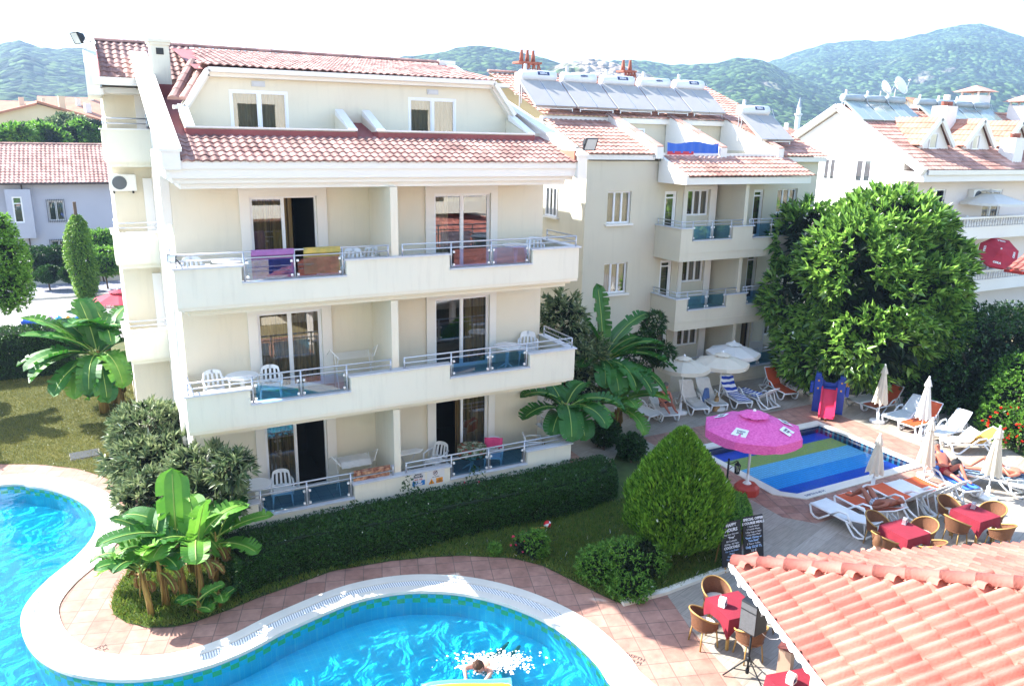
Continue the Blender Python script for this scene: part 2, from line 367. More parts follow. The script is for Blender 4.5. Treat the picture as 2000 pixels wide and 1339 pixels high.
# small striped pool
bands = [(KY1, -2.08, '2048C8'), (-2.08, -2.80, 'B4C048'), (-2.80, -3.57, '7CCCF4'), (-3.57, -4.33, '2CA0EC'), (-4.33, KY0, '1C44C0')]
mb = MB(); ZK = -1.0
for i, (y1, y0, c) in enumerate(bands):
    if i < 4: mb.quad((KX0, y0, ZK), (KX1, y0, ZK), (KX1, y1, ZK), (KX0, y1, ZK), i)
    else: mb.add([(KX0, KY0+.35, ZK), (KX0+.35, KY0, ZK), (KX1, KY0, ZK), (KX1, y1, ZK), (KX0, y1, ZK)], [(0, 1, 2, 3, 4)], i)
def tiled(name, c): return brickmat(name, c, c, '3C6C98', .12, .12, .006, .3, 0, 0, 8, .05, .2)
bm_ = [tiled('kid_tile_%d' % i, b[2]) for i, b in enumerate(bands)]
mk = brickmat('kid_mosaic', '2C8CA8', '1C3C78', '1C2C58', .1, .1, .006, .3, 0, .5, 8, .05, .3)
for i in range(5):
    a, b = KID[i], KID[(i+1) % 5]; mb.quad((*a, ZK), (*b, ZK), (*b, ZG-.14), (*a, ZG-.14), 5); mb.quad((*a, ZG-.14), (*b, ZG-.14), (*b, ZG), (*a, ZG), 5)
tag(mb.build('small_pool_basin', bm_+[mk]), 'small paddling pool with floor striped blue green and light blue', 'pool basin', kind='structure')
mb = MB(); mb.sheet(KID, [], ZG-.07); tag(up_sheet(mb.build('paddling_water', watermat('paddling_water', (.9, .97, 1), .10, .7), fix=False)), kind='structure')
kr = ring('paddling_pool_coping', offset(KID, -.03), offset(KID, .33), ZG-.04, ZG+.03, m_cop); tag(kr, kind='structure')
text('depth_marking', 'DEPTH 0.40 M', .13, Matrix.Translation((17.4, -5.48, ZG+.034)) @ Matrix.Rotation(0, 4, 'Z'), M('marking_blue', '33507C', .6), kr, world=False)
# lawn + planting bed
m_lawn = M('lawn', '5E5E30', .95, .35, 1.6, .9, 50, col2='3C4822', detail=8)
lawn = pl([(0, 906), (80, 907), (150, 915), (200, 930), (245, 955)])+[Vector(p) for p in ((1.25, 4.2), (1.25, 8.55), (-15.9, 8.55), (-15.9, 6.9))]
mb = MB(); mb.sheet(lawn, [], ZG+.006); mb.sheet([(-30, 8.55), (1.25, 8.55), (1.25, 21), (-30, 21)], [], ZG+.006)
tag(up_sheet(mb.build('lawn', m_lawn, fix=False)), kind='structure')
BED = pl([(262, 1090), (240, 1130), (222, 1160), (217, 1180), (222, 1200), (245, 1215), (290, 1226), (340, 1224), (380, 1215), (450, 1190), (510, 1165), (560, 1148), (650, 1115), (760, 1096), (840, 1088), (900, 1085), (1000, 1090), (1060, 1105), (1130, 1140), (1180, 1165), (1215, 1180), (1300, 1157), (1420, 1112), (1462, 1045), (1462, 1008), (1390, 975), (1290, 905), (1215, 862)])+[Vector(p) for p in ((12.6, -1.9), (1.2, -1.70), (.6, -1.7))]
m_bed = M('bed_soil_grass', '4A5E26', .95, .4, 2, .6, 40, col2='34401C')
mb = MB(); mb.sheet(BED, [], ZG+.012); bedo = tag(up_sheet(mb.build('planting_bed', m_bed, fix=False)), kind='structure')
mb = MB()
for a, b in ((gz(1215, 1180), gz(1300, 1157)), (gz(1300, 1157), gz(1420, 1112))): mb.bar(a+Vector((0, 0, .03)), b+Vector((0, 0, .03)), .16, .10)
tag(mb.build('kerb', m_cop), kind='structure')
# drains and depth marks let into the paving
m_mark = M('depth_mark_ink', '4A4440', .7)
for u, v, rz in ((755, 1133, .1), (1238, 1286, -1.0), (190, 1270, .3)):
    p = gz(u, v, ZG+.004); MM = Matrix.Translation(p) @ Matrix.Rotation(rz, 4, 'Z')
    o = text('depth_marking', 'DEPTH\n1.60 M', .13, MM, m_mark, None); o['kind'] = 'structure'
p = gz(165, 889); mb = MB(); mb.M = Matrix.Translation(p) @ Matrix.Rotation(.1, 4, 'Z'); mb.box(-.38, .38, -.3, .3, 0, .05); mb.box(-.40, .44, -.33, .33, -.01, .03, 1)
tag(mb.build('manhole_cover', [M('dark_iron', '2E3236', .6), M('worn_concrete', '8C887E', .9, .3)]), 'dark square manhole cover set in the lawn', 'manhole')
# blades of grass in the bed
def inside(P, poly):
    x, y = P[:, 0], P[:, 1]; r = np.zeros(len(P), bool); n = len(poly)
    for i in range(n):
        a, b = poly[i], poly[(i+1) % n]
        c = ((a[1] > y) != (b[1] > y)) & (x < (b[0]-a[0])*(y-a[1])/((b[1]-a[1]) or 1e-9)+a[0]); r ^= c
    return r
def scatter(poly, n):
    A = np.array([tuple(p) for p in poly]); lo, hi = A.min(0), A.max(0); P = rng.uniform(lo, hi, (n, 2)); return P[inside(P, poly)]
g = scatter(BED, 150000); g = g[~((g[:, 1] > -3.4) & (g[:, 0] > 1.8))]
D = rng.normal(0, .45, (len(g), 3)); D[:, 2] = 1
m_gr = leafmat('grass_blade', ['4C7424', '6C9434', '8CAC48', '7C8438'], .6, .3)
tag(leaves('grass', np.c_[g, np.full(len(g), ZG+.012)], D, rng.uniform(.05, .17, len(g)), .016, m_gr), 'short green grass growing in the planting bed', 'grass', kind='stuff')

gl = scatter([Vector(p) for p in lawn], 130000); gl = gl[(gl[:, 0] > -6.5)]; g2_ = rng.uniform((-6, 8.5), (1.2, 16), (60000, 2)); gl = np.r_[gl, g2_]
D = rng.normal(0, .5, (len(gl), 3)); D[:, 2] = 1
tag(leaves('lawn_grass', np.c_[gl, np.full(len(gl), ZG+.008)], D, rng.uniform(.03, .08, len(gl)), .016, leafmat('lawn_blade', ['5A6428', '6E7834', '80863C', '8E8848'], .7, .2)), 'short sun dried grass of the lawn beside the hotel', 'grass', kind='stuff')
# ============================================================ building kit
m_wallA = M('cream_render', 'E0D8C4', .85, .05, .8, .25, 60, streak=.07); m_trim = M('white_trim', 'E6E2DA', .7, .04, 1.2, .1, 40); m_white = M('white_paint', 'E8E6E2', .55, .04, 2)
m_par = M('parapet_render', 'E0DCCB', .85, .05, .7, .2, 60, detail=6, streak=.10); m_stone = M('coping_stone', 'C9CBD0', .5, .12, 6)
m_alu = M('aluminium', 'C4C6CC', .35, .06, 5, metal=.6); m_frame = M('white_window_frame', 'E9E9EA', .35, .02, 3)
m_glass = glassmat('window_glass', (.86, .90, .90), .16); m_bal = glassmat('balustrade_glass', (.24, .52, .78), .05)
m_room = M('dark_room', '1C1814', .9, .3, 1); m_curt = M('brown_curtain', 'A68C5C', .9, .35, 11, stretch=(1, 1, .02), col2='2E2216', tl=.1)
m_net = M('pale_curtain', 'B8AC90', .9, .25, 8, stretch=(16, 16, .3), tl=.2)
m_tile = M('roof_tile_red', 'A8847A', .75, .3, 1.3, .3, 30, isl=.26, col2='74504A'); m_tileD = M('roof_tile_orange', 'B8846E', .75, .3, 1.1, .3, 30, isl=.2, col2='A06C58')
m_flash = M('maroon_flashing', '8C4848', .7, .2, 2, .2, 20); m_dark = M('black_plastic', '1A1B1E', .45, .2, 5); m_floor = brickmat('balcony_tile', '9FA2A0', '94989A', '7C8084', .33, .33, .008, .4, 0, 0, 4, .1, .15)
m_terra = M('terracotta', '9C5A48', .8, .25, 4)

def tile_roof(mb, O, U, V, w, l, tw=.21, tl=.37, amp=.035, seg=6, lift=.035, clip=None, mi=0, wave='s', jit=.006):
    O = Vector(O); U = Vector(U).normalized(); V = Vector(V).normalized(); Nn = U.cross(V)
    if Nn.z < 0: Nn = -Nn
    nc = max(1, round(w/tw)); tw = w/nc; nr = max(1, round(l/tl)); tl = l/nr
    if wave == 's': hs = [amp*(.5-.5*math.cos(2*PI*(k/seg))) for k in range(seg+1)]
    else: hs = [amp*max(0, math.sin(PI*min(1, (k/seg)/.78)))**.65 if k/seg < .78 else 0 for k in range(seg+1)]
    for j in range(nr):
        for i in range(nc):
            if clip and not clip((i+.5)*tw, (j+.5)*tl): continue
            jz = random.uniform(-jit, jit); vs = []
            v0 = j*tl+random.uniform(-jit, jit); v1 = (j+1)*tl+.03
            for row in range(3):
                for k in range(seg+1):
                    h = hs[k]+(jz+lift if row < 2 else 0)-(lift+.012 if row == 0 else 0)
                    vs.append(O+U*(i*tw+tw*k/seg)+V*(v0 if row < 2 else v1)+Nn*h)
            n = seg+1; fs = []
            for row in range(2): fs += [(row*n+k, row*n+k+1, (row+1)*n+k+1, (row+1)*n+k) for k in range(seg)]
            mb.add(vs, fs, mi)
def ridge_caps(mb, a, b, r=.11, step=.38, mi=0, n=7):
    a = Vector(a); b = Vector(b); L = (b-a).length; d = (b-a)/L; k = max(1, round(L/step)); s = d.cross(Vector((0, 0, 1))).normalized(); u = s.cross(d)
    for i in range(k):
        p = a+d*(L*i/k-.02); q = a+d*(L*(i+1)/k+.03); vs = []
        for e, (c, rr) in enumerate(((p, r*1.07), (q, r*.96))):
            for t in range(n): th = PI*t/(n-1); vs.append(c+s*math.cos(th)*rr+u*math.sin(th)*rr*.8)
        mb.add(vs, [(t, t+1, n+t+1, n+t) for t in range(n-1)]+[tuple(range(n))], mi)
def curtain(name, x0, x1, y, z0, z1, mat, parent, folds=9, amp=.035):
    mb = MB(); n = folds*8
    mb.grid(lambda a, b: (x0+(x1-x0)*a, y+amp*math.sin(a*folds*2*PI+b*.6)*(.6+.4*b), z0+(z1-z0)*b), n, 3)
    return mb.build(name, mat, parent, smooth=True, fix=False)
def wall_with_holes(mb, x0, x1, z0, z1, y0, y1, holes, mi=0):
    """front wall slab in the xz plane with rectangular openings (hx0,hx1,hz0,hz1); stays one mesh"""
    xs = sorted({x0, x1}|{h[0] for h in holes}|{h[1] for h in holes}); zs = sorted({z0, z1}|{h[2] for h in holes}|{h[3] for h in holes})
    def hole(i, j):
        if i < 0 or j < 0 or i >= len(xs)-1 or j >= len(zs)-1: return True
        cx = (xs[i]+xs[i+1])/2; cz = (zs[j]+zs[j+1])/2
        return any(h[0] < cx < h[1] and h[2] < cz < h[3] for h in holes)
    for i in range(len(xs)-1):
        for j in range(len(zs)-1):
            if hole(i, j): continue
            a, b, c, d = xs[i], xs[i+1], zs[j], zs[j+1]
            mb.quad((a, y0, c), (b, y0, c), (b, y0, d), (a, y0, d), mi); mb.quad((b, y1, c), (a, y1, c), (a, y1, d), (b, y1, d), mi)
            if hole(i-1, j): mb.quad((a, y1, c), (a, y0, c), (a, y0, d), (a, y1, d), mi)
            if hole(i+1, j): mb.quad((b, y0, c), (b, y1, c), (b, y1, d), (b, y0, d), mi)
            if hole(i, j-1): mb.quad((a, y1, c), (b, y1, c), (b, y0, c), (a, y0, c), mi)
            if hole(i, j+1): mb.quad((a, y0, d), (b, y0, d), (b, y1, d), (a, y1, d), mi)
def xform(T):
    """all parts made after this are mapped by T (for openings in side walls)"""
    return T
def window(parent, x0, x1, z0, z1, y, name='window', sashes=2, opening=None, curt=(m_curt, 0, 1), depth=.10, fw=.06, room=True, T=None, rdepth=.6, transom=None, cf=7):
    fw = fw*.8
    """framed glazed opening facing -y at plane y: frame > pane(s), curtain, room lining"""
    mb = MB(); mb.M = T; w = x1-x0; yf = y+depth
    for a, b, c, d in ((x0, x1, z0, z0+fw), (x0, x1, z1-fw, z1), (x0, x0+fw, z0+fw, z1-fw), (x1-fw, x1, z0+fw, z1-fw)): mb.box(a, b, yf-.03, yf+.04, c, d)
    xs = [x0+fw+(w-2*fw)*k/sashes for k in range(sashes+1)]
    for k in range(1, sashes): mb.box(xs[k]-fw*.5, xs[k]+fw*.5, yf-.025, yf+.035, z0+fw, z1-fw)
    if transom: mb.box(x0+fw, x1-fw, yf-.024, yf+.034, transom-.03, transom+.03)
    op = opening or []
    for k in range(sashes):
        if k in op: continue
        a, b = xs[k]+fw*.5*(k > 0), xs[k+1]-fw*.5*(k < sashes-1); s = fw*.7
        for p in ((a, a+s, z0+fw, z1-fw), (b-s, b, z0+fw, z1-fw), (a+s, b-s, z0+fw, z0+fw+s), (a+s, b-s, z1-fw-s, z1-fw)): mb.box(p[0], p[1], yf-.01, yf+.03, p[2], p[3])
    o = mb.build(name, m_frame, parent)
    for k in range(sashes):
        if k in op: continue
        mb = MB(); mb.M = T; mb.quad((xs[k]+.03, yf+.01, z0+fw), (xs[k+1]-.03, yf+.01, z0+fw), (xs[k+1]-.03, yf+.01, z1-fw), (xs[k]+.03, yf+.01, z1-fw)); mb.build('pane', m_glass, o, fix=False)
    if curt:
        cm, a, b = curt; n = cf*8; mb = MB(); mb.M = T; c0 = x0+fw+(w-2*fw)*a; c1 = x0+fw+(w-2*fw)*b; ph = random.random()*6
        mb.grid(lambda s, t: (c0+(c1-c0)*s, yf+.16+.035*math.sin(s*cf*2*PI*(b-a)+ph+t*.5), z0+.02+(z1-z0-.04)*t), n, 2)
        mb.build('curtain', cm, o, smooth=True, fix=False)
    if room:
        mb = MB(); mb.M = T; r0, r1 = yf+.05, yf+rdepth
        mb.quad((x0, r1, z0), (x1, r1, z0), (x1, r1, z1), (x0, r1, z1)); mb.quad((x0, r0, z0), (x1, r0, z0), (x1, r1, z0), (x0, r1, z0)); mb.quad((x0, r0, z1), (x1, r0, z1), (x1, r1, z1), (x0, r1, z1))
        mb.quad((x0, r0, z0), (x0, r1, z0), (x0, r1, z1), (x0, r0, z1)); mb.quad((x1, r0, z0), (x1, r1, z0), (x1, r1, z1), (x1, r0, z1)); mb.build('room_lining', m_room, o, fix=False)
    return o
def railing(parent, pts, zt, zm, posts, glass=(), zb=None, r=.022, name='railing', T=None):
    """two-rail aluminium railing along pts (xy); posts = (x,y,zbase); glass = ((p,q,z0,z1),...)"""
    mb = MB(); mb.M = T
    for z in (zt, zm): mb.tube([(p[0], p[1], z) for p in pts], r if z == zt else r*.8, 6)
    for x, y, z in posts: mb.tube([(x, y, z), (x, y, zt)], r, 6)
    o = mb.build(name, m_alu, parent, smooth=True)
    for p, q, z0, z1 in glass:
        g = MB(); g.M = T; p = Vector((*p, 0)); q = Vector((*q, 0)); d = (q-p).normalized()*.05; p = p+d; q = q-d
        g.quad((p.x, p.y, z0), (q.x, q.y, z0), (q.x, q.y, z1), (p.x, p.y, z1)); go = g.build('glass_panel', m_bal, o, fix=False)
        for c in (p, q):
            for z in (z0+.06, z1-.06): k = MB(); k.M = T; k.box(c.x-.025, c.x+.025, c.y-.03, c.y+.03, z-.025, z+.025); k.build('clamp', m_white, go)
    return o

# ============================================================ main hotel building
B = thing('apartment_building', 'large cream hotel block with six balconies and red tiled dormer roof beside the pool', 'building', (1.4, 0, ZG))
H = 2.85; XL, XR, XW0, XW1, YB = 1.21, 11.36, 1.41, 11.22, -1.78
ST = [XL, 2.58, 4.93, 7.55, 9.92, XR]      # parapet steps
DO = ((2.89, 4.97, 3.12, 4.72), (7.60, 9.74, 7.85, 9.53))   # door surround / opening
mb = MB(); holes = []
for f in range(3):
    for d in DO: holes.append((d[2], d[3], f*H-.13, f*H+1.90))
wall_with_holes(mb, XW0, XW1, ZG, 8.1, 0, .22, holes)
mb.box(XW1-.22, XW1, .22, 14, ZG, 9.2); mb.box(XW0, XW1-.22, 13.8, 14, ZG, 9.2)       # right and rear walls
mb.build('wall', m_wallA, B)
mb = MB()      # sunlit left wall with pilasters and slit recess
mb.box(XW0-.003, XW0+.2, .223, 6.5, ZG, 9.1)
mb.box(XW0-.12, XW0-.004, 1.9, 2.25, ZG, 8.6); mb.box(XW0-.12, XW0-.004, 3.05, 3.5, ZG, 8.6); mb.box(XW0-.2, XW0-.004, .0, .5, 7.0, 8.1)
lw = mb.build('side_wall', m_trim, B)
for f in range(3):
    z = f*H+.6; T = frame((XW0-.09, 3.0, 0), (0, -1, 0), (1, 0, 0), (0, 0, 1))
    window(lw, .1, .75, z, z+1.1, -.02, 'side_window', 1, None, None, room=False, T=T, depth=.03)
for f in range(3):
    for k, d in enumerate(DO):
        mb = MB(); z0, z1 = f*H-.13, f*H+1.90; t = 2.13+f*H if f < 2 else f*H+2.16
        for a, b, c, e in ((d[0], d[2], z0, t), (d[3], d[1], z0, t), (d[2], d[3], z1, t)): mb.box(a, b, -.055, -.003, c, e)
        s = mb.build('door_surround', m_trim, B)
        op = {(2, 0): [1], (0, 0): [1], (0, 1): [0]}.get((f, k), []); cu = {(2, 0): (m_curt, 0, .66), (1, 0): (m_curt, 0, 1), (0, 0): (m_curt, 0, .5), (2, 1): (m_net, 0, .3), (1, 1): (m_curt, .5, 1), (0, 1): (m_curt, .42, 1)}[(f, k)]
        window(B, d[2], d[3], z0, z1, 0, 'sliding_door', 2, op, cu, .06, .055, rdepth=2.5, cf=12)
# slabs, parapets, copings, railings
for f in range(3):
    z = f*H
    if f:
        mb = MB(); mb.box(XL+.25, XR-.25, YB+.25, -.002, z-.55, z-.45); mb.box(XL+.15, XR-.15, YB+.15, -.002, z-.45, z-.38); mb.box(XL+.01, XR-.01, YB+.01, -.002, z-.38, z-.17)
        mb.build('balcony_slab', m_wallA, B)
    else:
        mb = MB(); mb.box(XL+.01, XR-.01, YB+.14, -.002, ZG, z-.17); mb.build('balcony_slab', m_wallA, B)
    mb = MB(); mb.quad((XL+.1, YB+.1, z-.15), (XR-.1, YB+.1, z-.15), (XR-.1, 0, z-.15), (XL+.1, 0, z-.15)); mb.build('balcony_floor', m_floor, B, fix=False)
    mb = MB(); zb = z-.30 if f else ZG
    prof = [(XL, zb), (XR, zb), (XR, z+.53), (ST[4], z+.53), (ST[4], z+.155), (ST[3], z+.155), (ST[3], z+.53), (ST[2], z+.53), (ST[2], z+.155), (ST[1], z+.155), (ST[1], z+.53), (XL, z+.53)]
    mb.prism(prof, YB, YB+.13, fn=lambda a, b, h: (a, h, b)); mb.box(XL, XL+.13, YB+.13, -.002, zb, z+.53); mb.box(XR-.13, XR, YB+.13, -.002, zb, z+.53)
    pp = mb.build('parapet', m_par, B)
    mb = MB()
    for i in range(5):
        hi = i in (0, 2, 4); zz = z+(.53 if hi else .155); a = ST[i]-(.045 if hi and i > 0 else 0); b = ST[i+1]+(.045 if hi and i < 4 else 0)
        if not hi: a += .002; b -= .002
        if i == 0: a = XL-.05
        if i == 4: b = XR+.05
        mb.box(a, b, YB-.045, YB+.21, zz+.001, zz+.036)
    mb.box(XL-.05, XL+.19, YB+.211, -.004, z+.531, z+.566); mb.box(XR-.19, XR+.05, YB+.211, -.004, z+.531, z+.566)
    mb.build('coping', m_stone, B)
    yr = YB+.08; zt, zm = z+.835, z+.70
    for xa, xb in ((XL+.12, 6.0), (6.32, XR-.10)):
        left = xa < 3; pts = [(XL+.06, -.12), (XL+.06, yr), (6.0, yr)] if left else [(6.32, yr), (XR-.06, yr), (XR-.06, -.12)]
        s0, s1 = (ST[1], ST[2]) if left else (ST[3], ST[4]); m = (s0+s1)/2
        hi = z+.56; lo = z+.19; posts = [(s0+.07, yr, lo), (m, yr, lo), (s1-.07, yr, lo)]
        posts += [(XL+.06, yr, hi), (XL+.06, -.14, hi), (5.98, yr, hi)] if left else [(6.34, yr, hi), (XR-.06, yr, hi), (XR-.06, -.14, hi)]
        railing(B, pts, zt, zm, posts, [((s0+.09, yr), (m-.02, yr), lo+.02, zm-.05), ((m+.02, yr), (s1-.09, yr), lo+.02, zm-.05)])
mb = MB(); mb.box(6.07, 6.25, YB+.215, -.003, -.15, 2.29); mb.box(6.07, 6.25, YB+.215, -.003, H-.15, 2*H-.56); mb.box(6.07, 6.25, YB+.1, -.003, 2*H-.15, 7.9); mb.build('divider_wall', m_wallA, B)
# eaves cornice
mb = MB(); mb.box(XL+.30, XR-.35, YB+.30, .3, 7.90, 8.02); mb.box(XL+.15, XR-.2, YB+.15, .3, 8.02, 8.13); mb.box(XL+.02, XR-.04, YB+.03, .3, 8.13, 8.33); mb.box(XL+.10, XR-.10, YB-.02, .3, 8.33, 8.49)
mb.build('cornice', m_trim, B)
SL = .32; zr = lambda y: 8.50+SL*(y-YB); YR_, ZR_ = 7.0, 11.50
mb = MB()      # roof boards below the tiles, and unseen rear blocks added to shade the neighbour
mb.quad((XW0, YB-.02, zr(YB)-.03), (XR, YB-.02, zr(YB)-.03), (XR, -.2, zr(-.2)-.03), (XW0, -.2, zr(-.2)-.03)); mb.quad((2.3, 1.3, 10.52), (10.5, 1.3, 10.52), (11.3, 7, ZR_-.03), (2.3, 7, ZR_-.03)); mb.box(.4, XR, 8.4, 10.5, 10.8, ZR_+.0); mb.box(.4, XR, 10.5, 16, 10.8, ZR_+.22); mb.quad((0.3, 7.05, ZR_-.06), (XR, 7.05, ZR_-.06), (XR, 8.4, ZR_-.1), (.3, 8.4, ZR_-.1))
mb.build('roof_deck', m_flash, B, fix=False)
Vv = (0, 1, SL); ln = math.sqrt(1+SL*SL)
mb = MB(); tile_roof(mb, (XW0+.16, YB-.06, zr(YB)-.02), (1, 0, 0), Vv, XR-.30-XW0, 1.62*ln, .19, .275, .036, 6, .024); mb.build('eave_tiles', m_tile, B, smooth=False, fix=False)
mb = MB()      # upper main slope, left of and behind the dormer
tile_roof(mb, (.33, 4.95, 10.43), (1, 0, 0), (0, 1, .535), 2.5, 2.05*1.135, .19, .275, .036, 6, .022); mb.build('ridge_tiles', m_tile, B, fix=False)
DS = (ZR_-10.62)/(7.0-1.0)   # dormer roof rises gently to the ridge
mb = MB(); tile_roof(mb, (2.35, .92, 10.60), (1, 0, 0), (0, 1, DS), 8.1, 6.05*math.sqrt(1+DS*DS), .19, .275, .035, 6, .014, clip=lambda a, b: a > .0+b*.10 and a < 8.1-.0*b); mb.build('dormer_roof', m_tile, B, fix=False)
mb = MB(); ridge_caps(mb, (.30, 7.02, ZR_+.03), (10.9, 7.02, ZR_+.03)); mb.build('ridge_caps', m_tile, B, fix=False)
mb = MB()      # cheek tiles running down the left edge of the dormer
for k in range(2): ridge_caps(mb, (1.98-.22*k, 1.05+.12*k, 9.80), (2.62-.19*k, 1.7+1.0*k, 10.66+.1*k), .13, .36)
mb.build('cheek_tiles', m_tile, B, fix=False)
# dormer front wall, trim, windows
mb = MB(); W = [(1.95, 9.0), (10.75, 9.0), (10.62, 9.72), (10.08, 10.56), (2.50, 10.56), (1.95, 9.72)]
dw = ((3.02, 4.42), (7.62, 9.02))
wall_with_holes(mb, 2.6, 10.0, 9.0, 10.50, 1.2, 1.4, [(a, b, 9.05, 10.08) for a, b in dw])
mb.prism([(1.9, 9.0), (2.6, 9.0), (2.6, 10.5), (2.5, 10.5), (1.9, 9.66)], 1.2, 1.4, fn=lambda a, b, h: (a, h, b)); mb.prism([(10.0, 9.0), (10.68, 9.0), (10.68, 9.75), (10.1, 10.5), (10.0, 10.5)], 1.2, 1.4, fn=lambda a, b, h: (a, h, b))
dm = mb.build('dormer_wall', m_wallA, B)
for a, b in dw: window(dm, a, b, 9.05, 10.08, 1.2, 'dormer_window', 2, None, (m_net, 0, 1), .02, .06, cf=10)
mb = MB(); pth = [(1.72, .98, 9.62), (1.98, .98, 9.64), (2.55, .98, 10.50), (10.06, .98, 10.54), (10.72, .98, 9.70), (10.75, .98, 9.45)]
for a, b in zip(pth[1:4], pth[2:5]): mb.bar(a, b, .26, .11, 0, (0, 0, 1) if a[2] == b[2] else (0, 0, 1)); mb.bar(Vector(a)+Vector((0, .12, -.10)), Vector(b)+Vector((0, .12, -.10)), .22, .10)
mb.bar(pth[0], pth[1], .26, .09); mb.box(9.98, 10.55, .9, 7, 10.44, 10.54); mb.build('dormer_trim', m_trim, B)
mb = MB()
for x in (3.72, 8.32): mb.box(x-.12, x+.12, 1.14, 1.198, 10.20, 10.27); mb.box(x-.16, x+.16, 1.16, 1.197, 10.17, 10.30)
mb.build('wall_light', m_stone, B)
# roof terraces in front of the dormer
mb = MB(); mc = MB(); mf = MB()
for x0, x1 in ((1.86, 5.72), (6.30, 10.72)):
    mb.box(x0, x1, -.20, -.06, 8.9, 9.16); [mb.prism([(-.06, 8.9), (1.19, 8.9), (1.19, 9.58), (-.06, 9.19)], xx, xx+.14, fn=lambda a, b, h: (h, a, b)) for xx in (x0, x1-.14)]; mb.quad((x0, -.1, 8.97), (x1, -.1, 8.97), (x1, 1.2, 8.97), (x0, 1.2, 8.97))
    mc.box(x0-.03, x1+.03, -.24, -.03, 9.161, 9.20)
    for xx in (x0-.04, x1-.17): mc.add([(xx, -.25, 9.205), (xx+.21, -.25, 9.205), (xx+.21, 1.0, 9.70), (xx, 1.0, 9.70), (xx, -.25, 9.165), (xx+.21, -.25, 9.165), (xx+.21, 1.0, 9.55), (xx, 1.0, 9.55)], [(0, 1, 2, 3), (0, 4, 5, 1), (1, 5, 6, 2), (3, 2, 6, 7), (0, 3, 7, 4), (4, 7, 6, 5)])
    mf.box(x0-.02, x1+.02, -.262, -.201, 8.92, 9.14); mf.box(x1+.001, x1+.03, -.2, 1.1, 8.9, 9.15); mf.box(x0-.03, x0-.001, -.2, 1.1, 8.9, 9.15)
[mf.quad((a, -.30, zr(-.30)+.015), (b, -.30, zr(-.30)+.015), (b, 1.25, zr(1.25)-.08), (a, 1.25, zr(1.25)-.08)) for a, b in ((XW0+.1, 1.86), (5.72, 6.30), (10.72, XR-.2))]; mf.quad((XW0+.1, 1.25, zr(1.25)-.08), (2.6, 1.25, zr(1.25)-.08), (2.6, 5.2, 10.35), (XW0+.1, 5.2, 10.35)); mf.quad((10.4, 1.25, zr(1.25)), (XR-.2, 1.25, zr(1.25)), (XR-.2, 7, zr(7)), (10.4, 7, zr(7)))
mb.build('terrace_parapet', m_wallA, B); mc.build('terrace_coping', m_white, B); mf.build('flashing', m_flash, B)
# rake parapets at both gable ends
def rake(x0, x1, y0, y1, h0, hb, name, mi=m_trim):
    mb = MB(); z = lambda y: zr(y)
    pts = [(y0, z(y0)-hb), (y0, z(y0)+h0), (y1, z(y1)+h0), (y1, z(y1)-hb)]
    mb.prism(pts, x0, x1, fn=lambda a, b, h: (h, a, b)); mb.prism([(y0-.03, z(y0)+h0), (y0-.03, z(y0)+h0+.06), (y1, z(y1)+h0+.06), (y1, z(y1)+h0)], x0-.04, x1+.04, fn=lambda a, b, h: (h, a, b)); return mb.build(name, mi, B)
rake(1.17, 1.53, YB-.08, 5.9, .20, .16, 'gable_parapet'); rake(11.16, 11.44, YB-.08, 7.0, .16, .42, 'gable_parapet')
mb = MB(); mb.box(11.09, 11.155, YB, -.3, 8.45, 8.78); mb.build('parapet_tiles', m_tileD, B)
# left wing: stacked side balconies under the end of the main roof
mb = MB(); mb.box(.36, XW0, 6.5, 6.7, ZG, 10.6); mb.box(.36, .5, 6.7, 13.9, ZG, 10.2); mb.box(.37, XW0, 13.9, 14.0, ZG, 9.2); mb.build('wing_wall', m_wallA, B)
mb = MB(); mb.box(.12, 1.45, 4.92, 5.10, 10.24, 10.44); mb.box(.22, 1.42, 5.38, 6.5, 10.05, 10.2); mb.box(.10, .36, 5.05, 8.6, 10.0, 10.15)
mb.build('wing_eave', m_trim, B)
mb = MB(); mb.prism([(5.0, 9.98), (5.0, zr(5.0)+.1), (7.0, ZR_+.12), (9.0, ZR_-.55), (9.0, 9.98)], -.02, .30, fn=lambda a, b, h: (h, a, b)); mb.build('wing_gable', m_trim, B)
for f in range(1, 4):
    z = f*H; mb = MB(); mb.box(.20, XW0-.004, 5.02, 5.14, z-.30, z+.53); mb.box(.20, .32, 5.14, 6.49, z-.30, z+.53); mb.box(.21, XW0-.006, 5.03, 6.49, z-.34, z-.17); mb.box(.30, XW0-.006, 5.13, 6.49, z-.47, z-.34)
    mb.build('wing_balcony', m_par, B)
    mb = MB(); mb.box(.15, XW0-.004, 4.98, 5.19, z+.531, z+.566); mb.box(.15, .37, 5.191, 6.49, z+.532, z+.567); mb.build('wing_coping', m_white, B)
    railing(B, [(.27, 6.4), (.27, 5.08), (1.38, 5.08)], z+.835, z+.70, [(.27, 5.08, z+.56), (.27, 6.4, z+.56), (1.36, 5.08, z+.56)], name='wing_railing')
    mb = MB(); mb.box(1.16, XW0-.005, 6.40, 6.499, z-.16, z+2.0); mb.build('wing_door', m_frame, B)
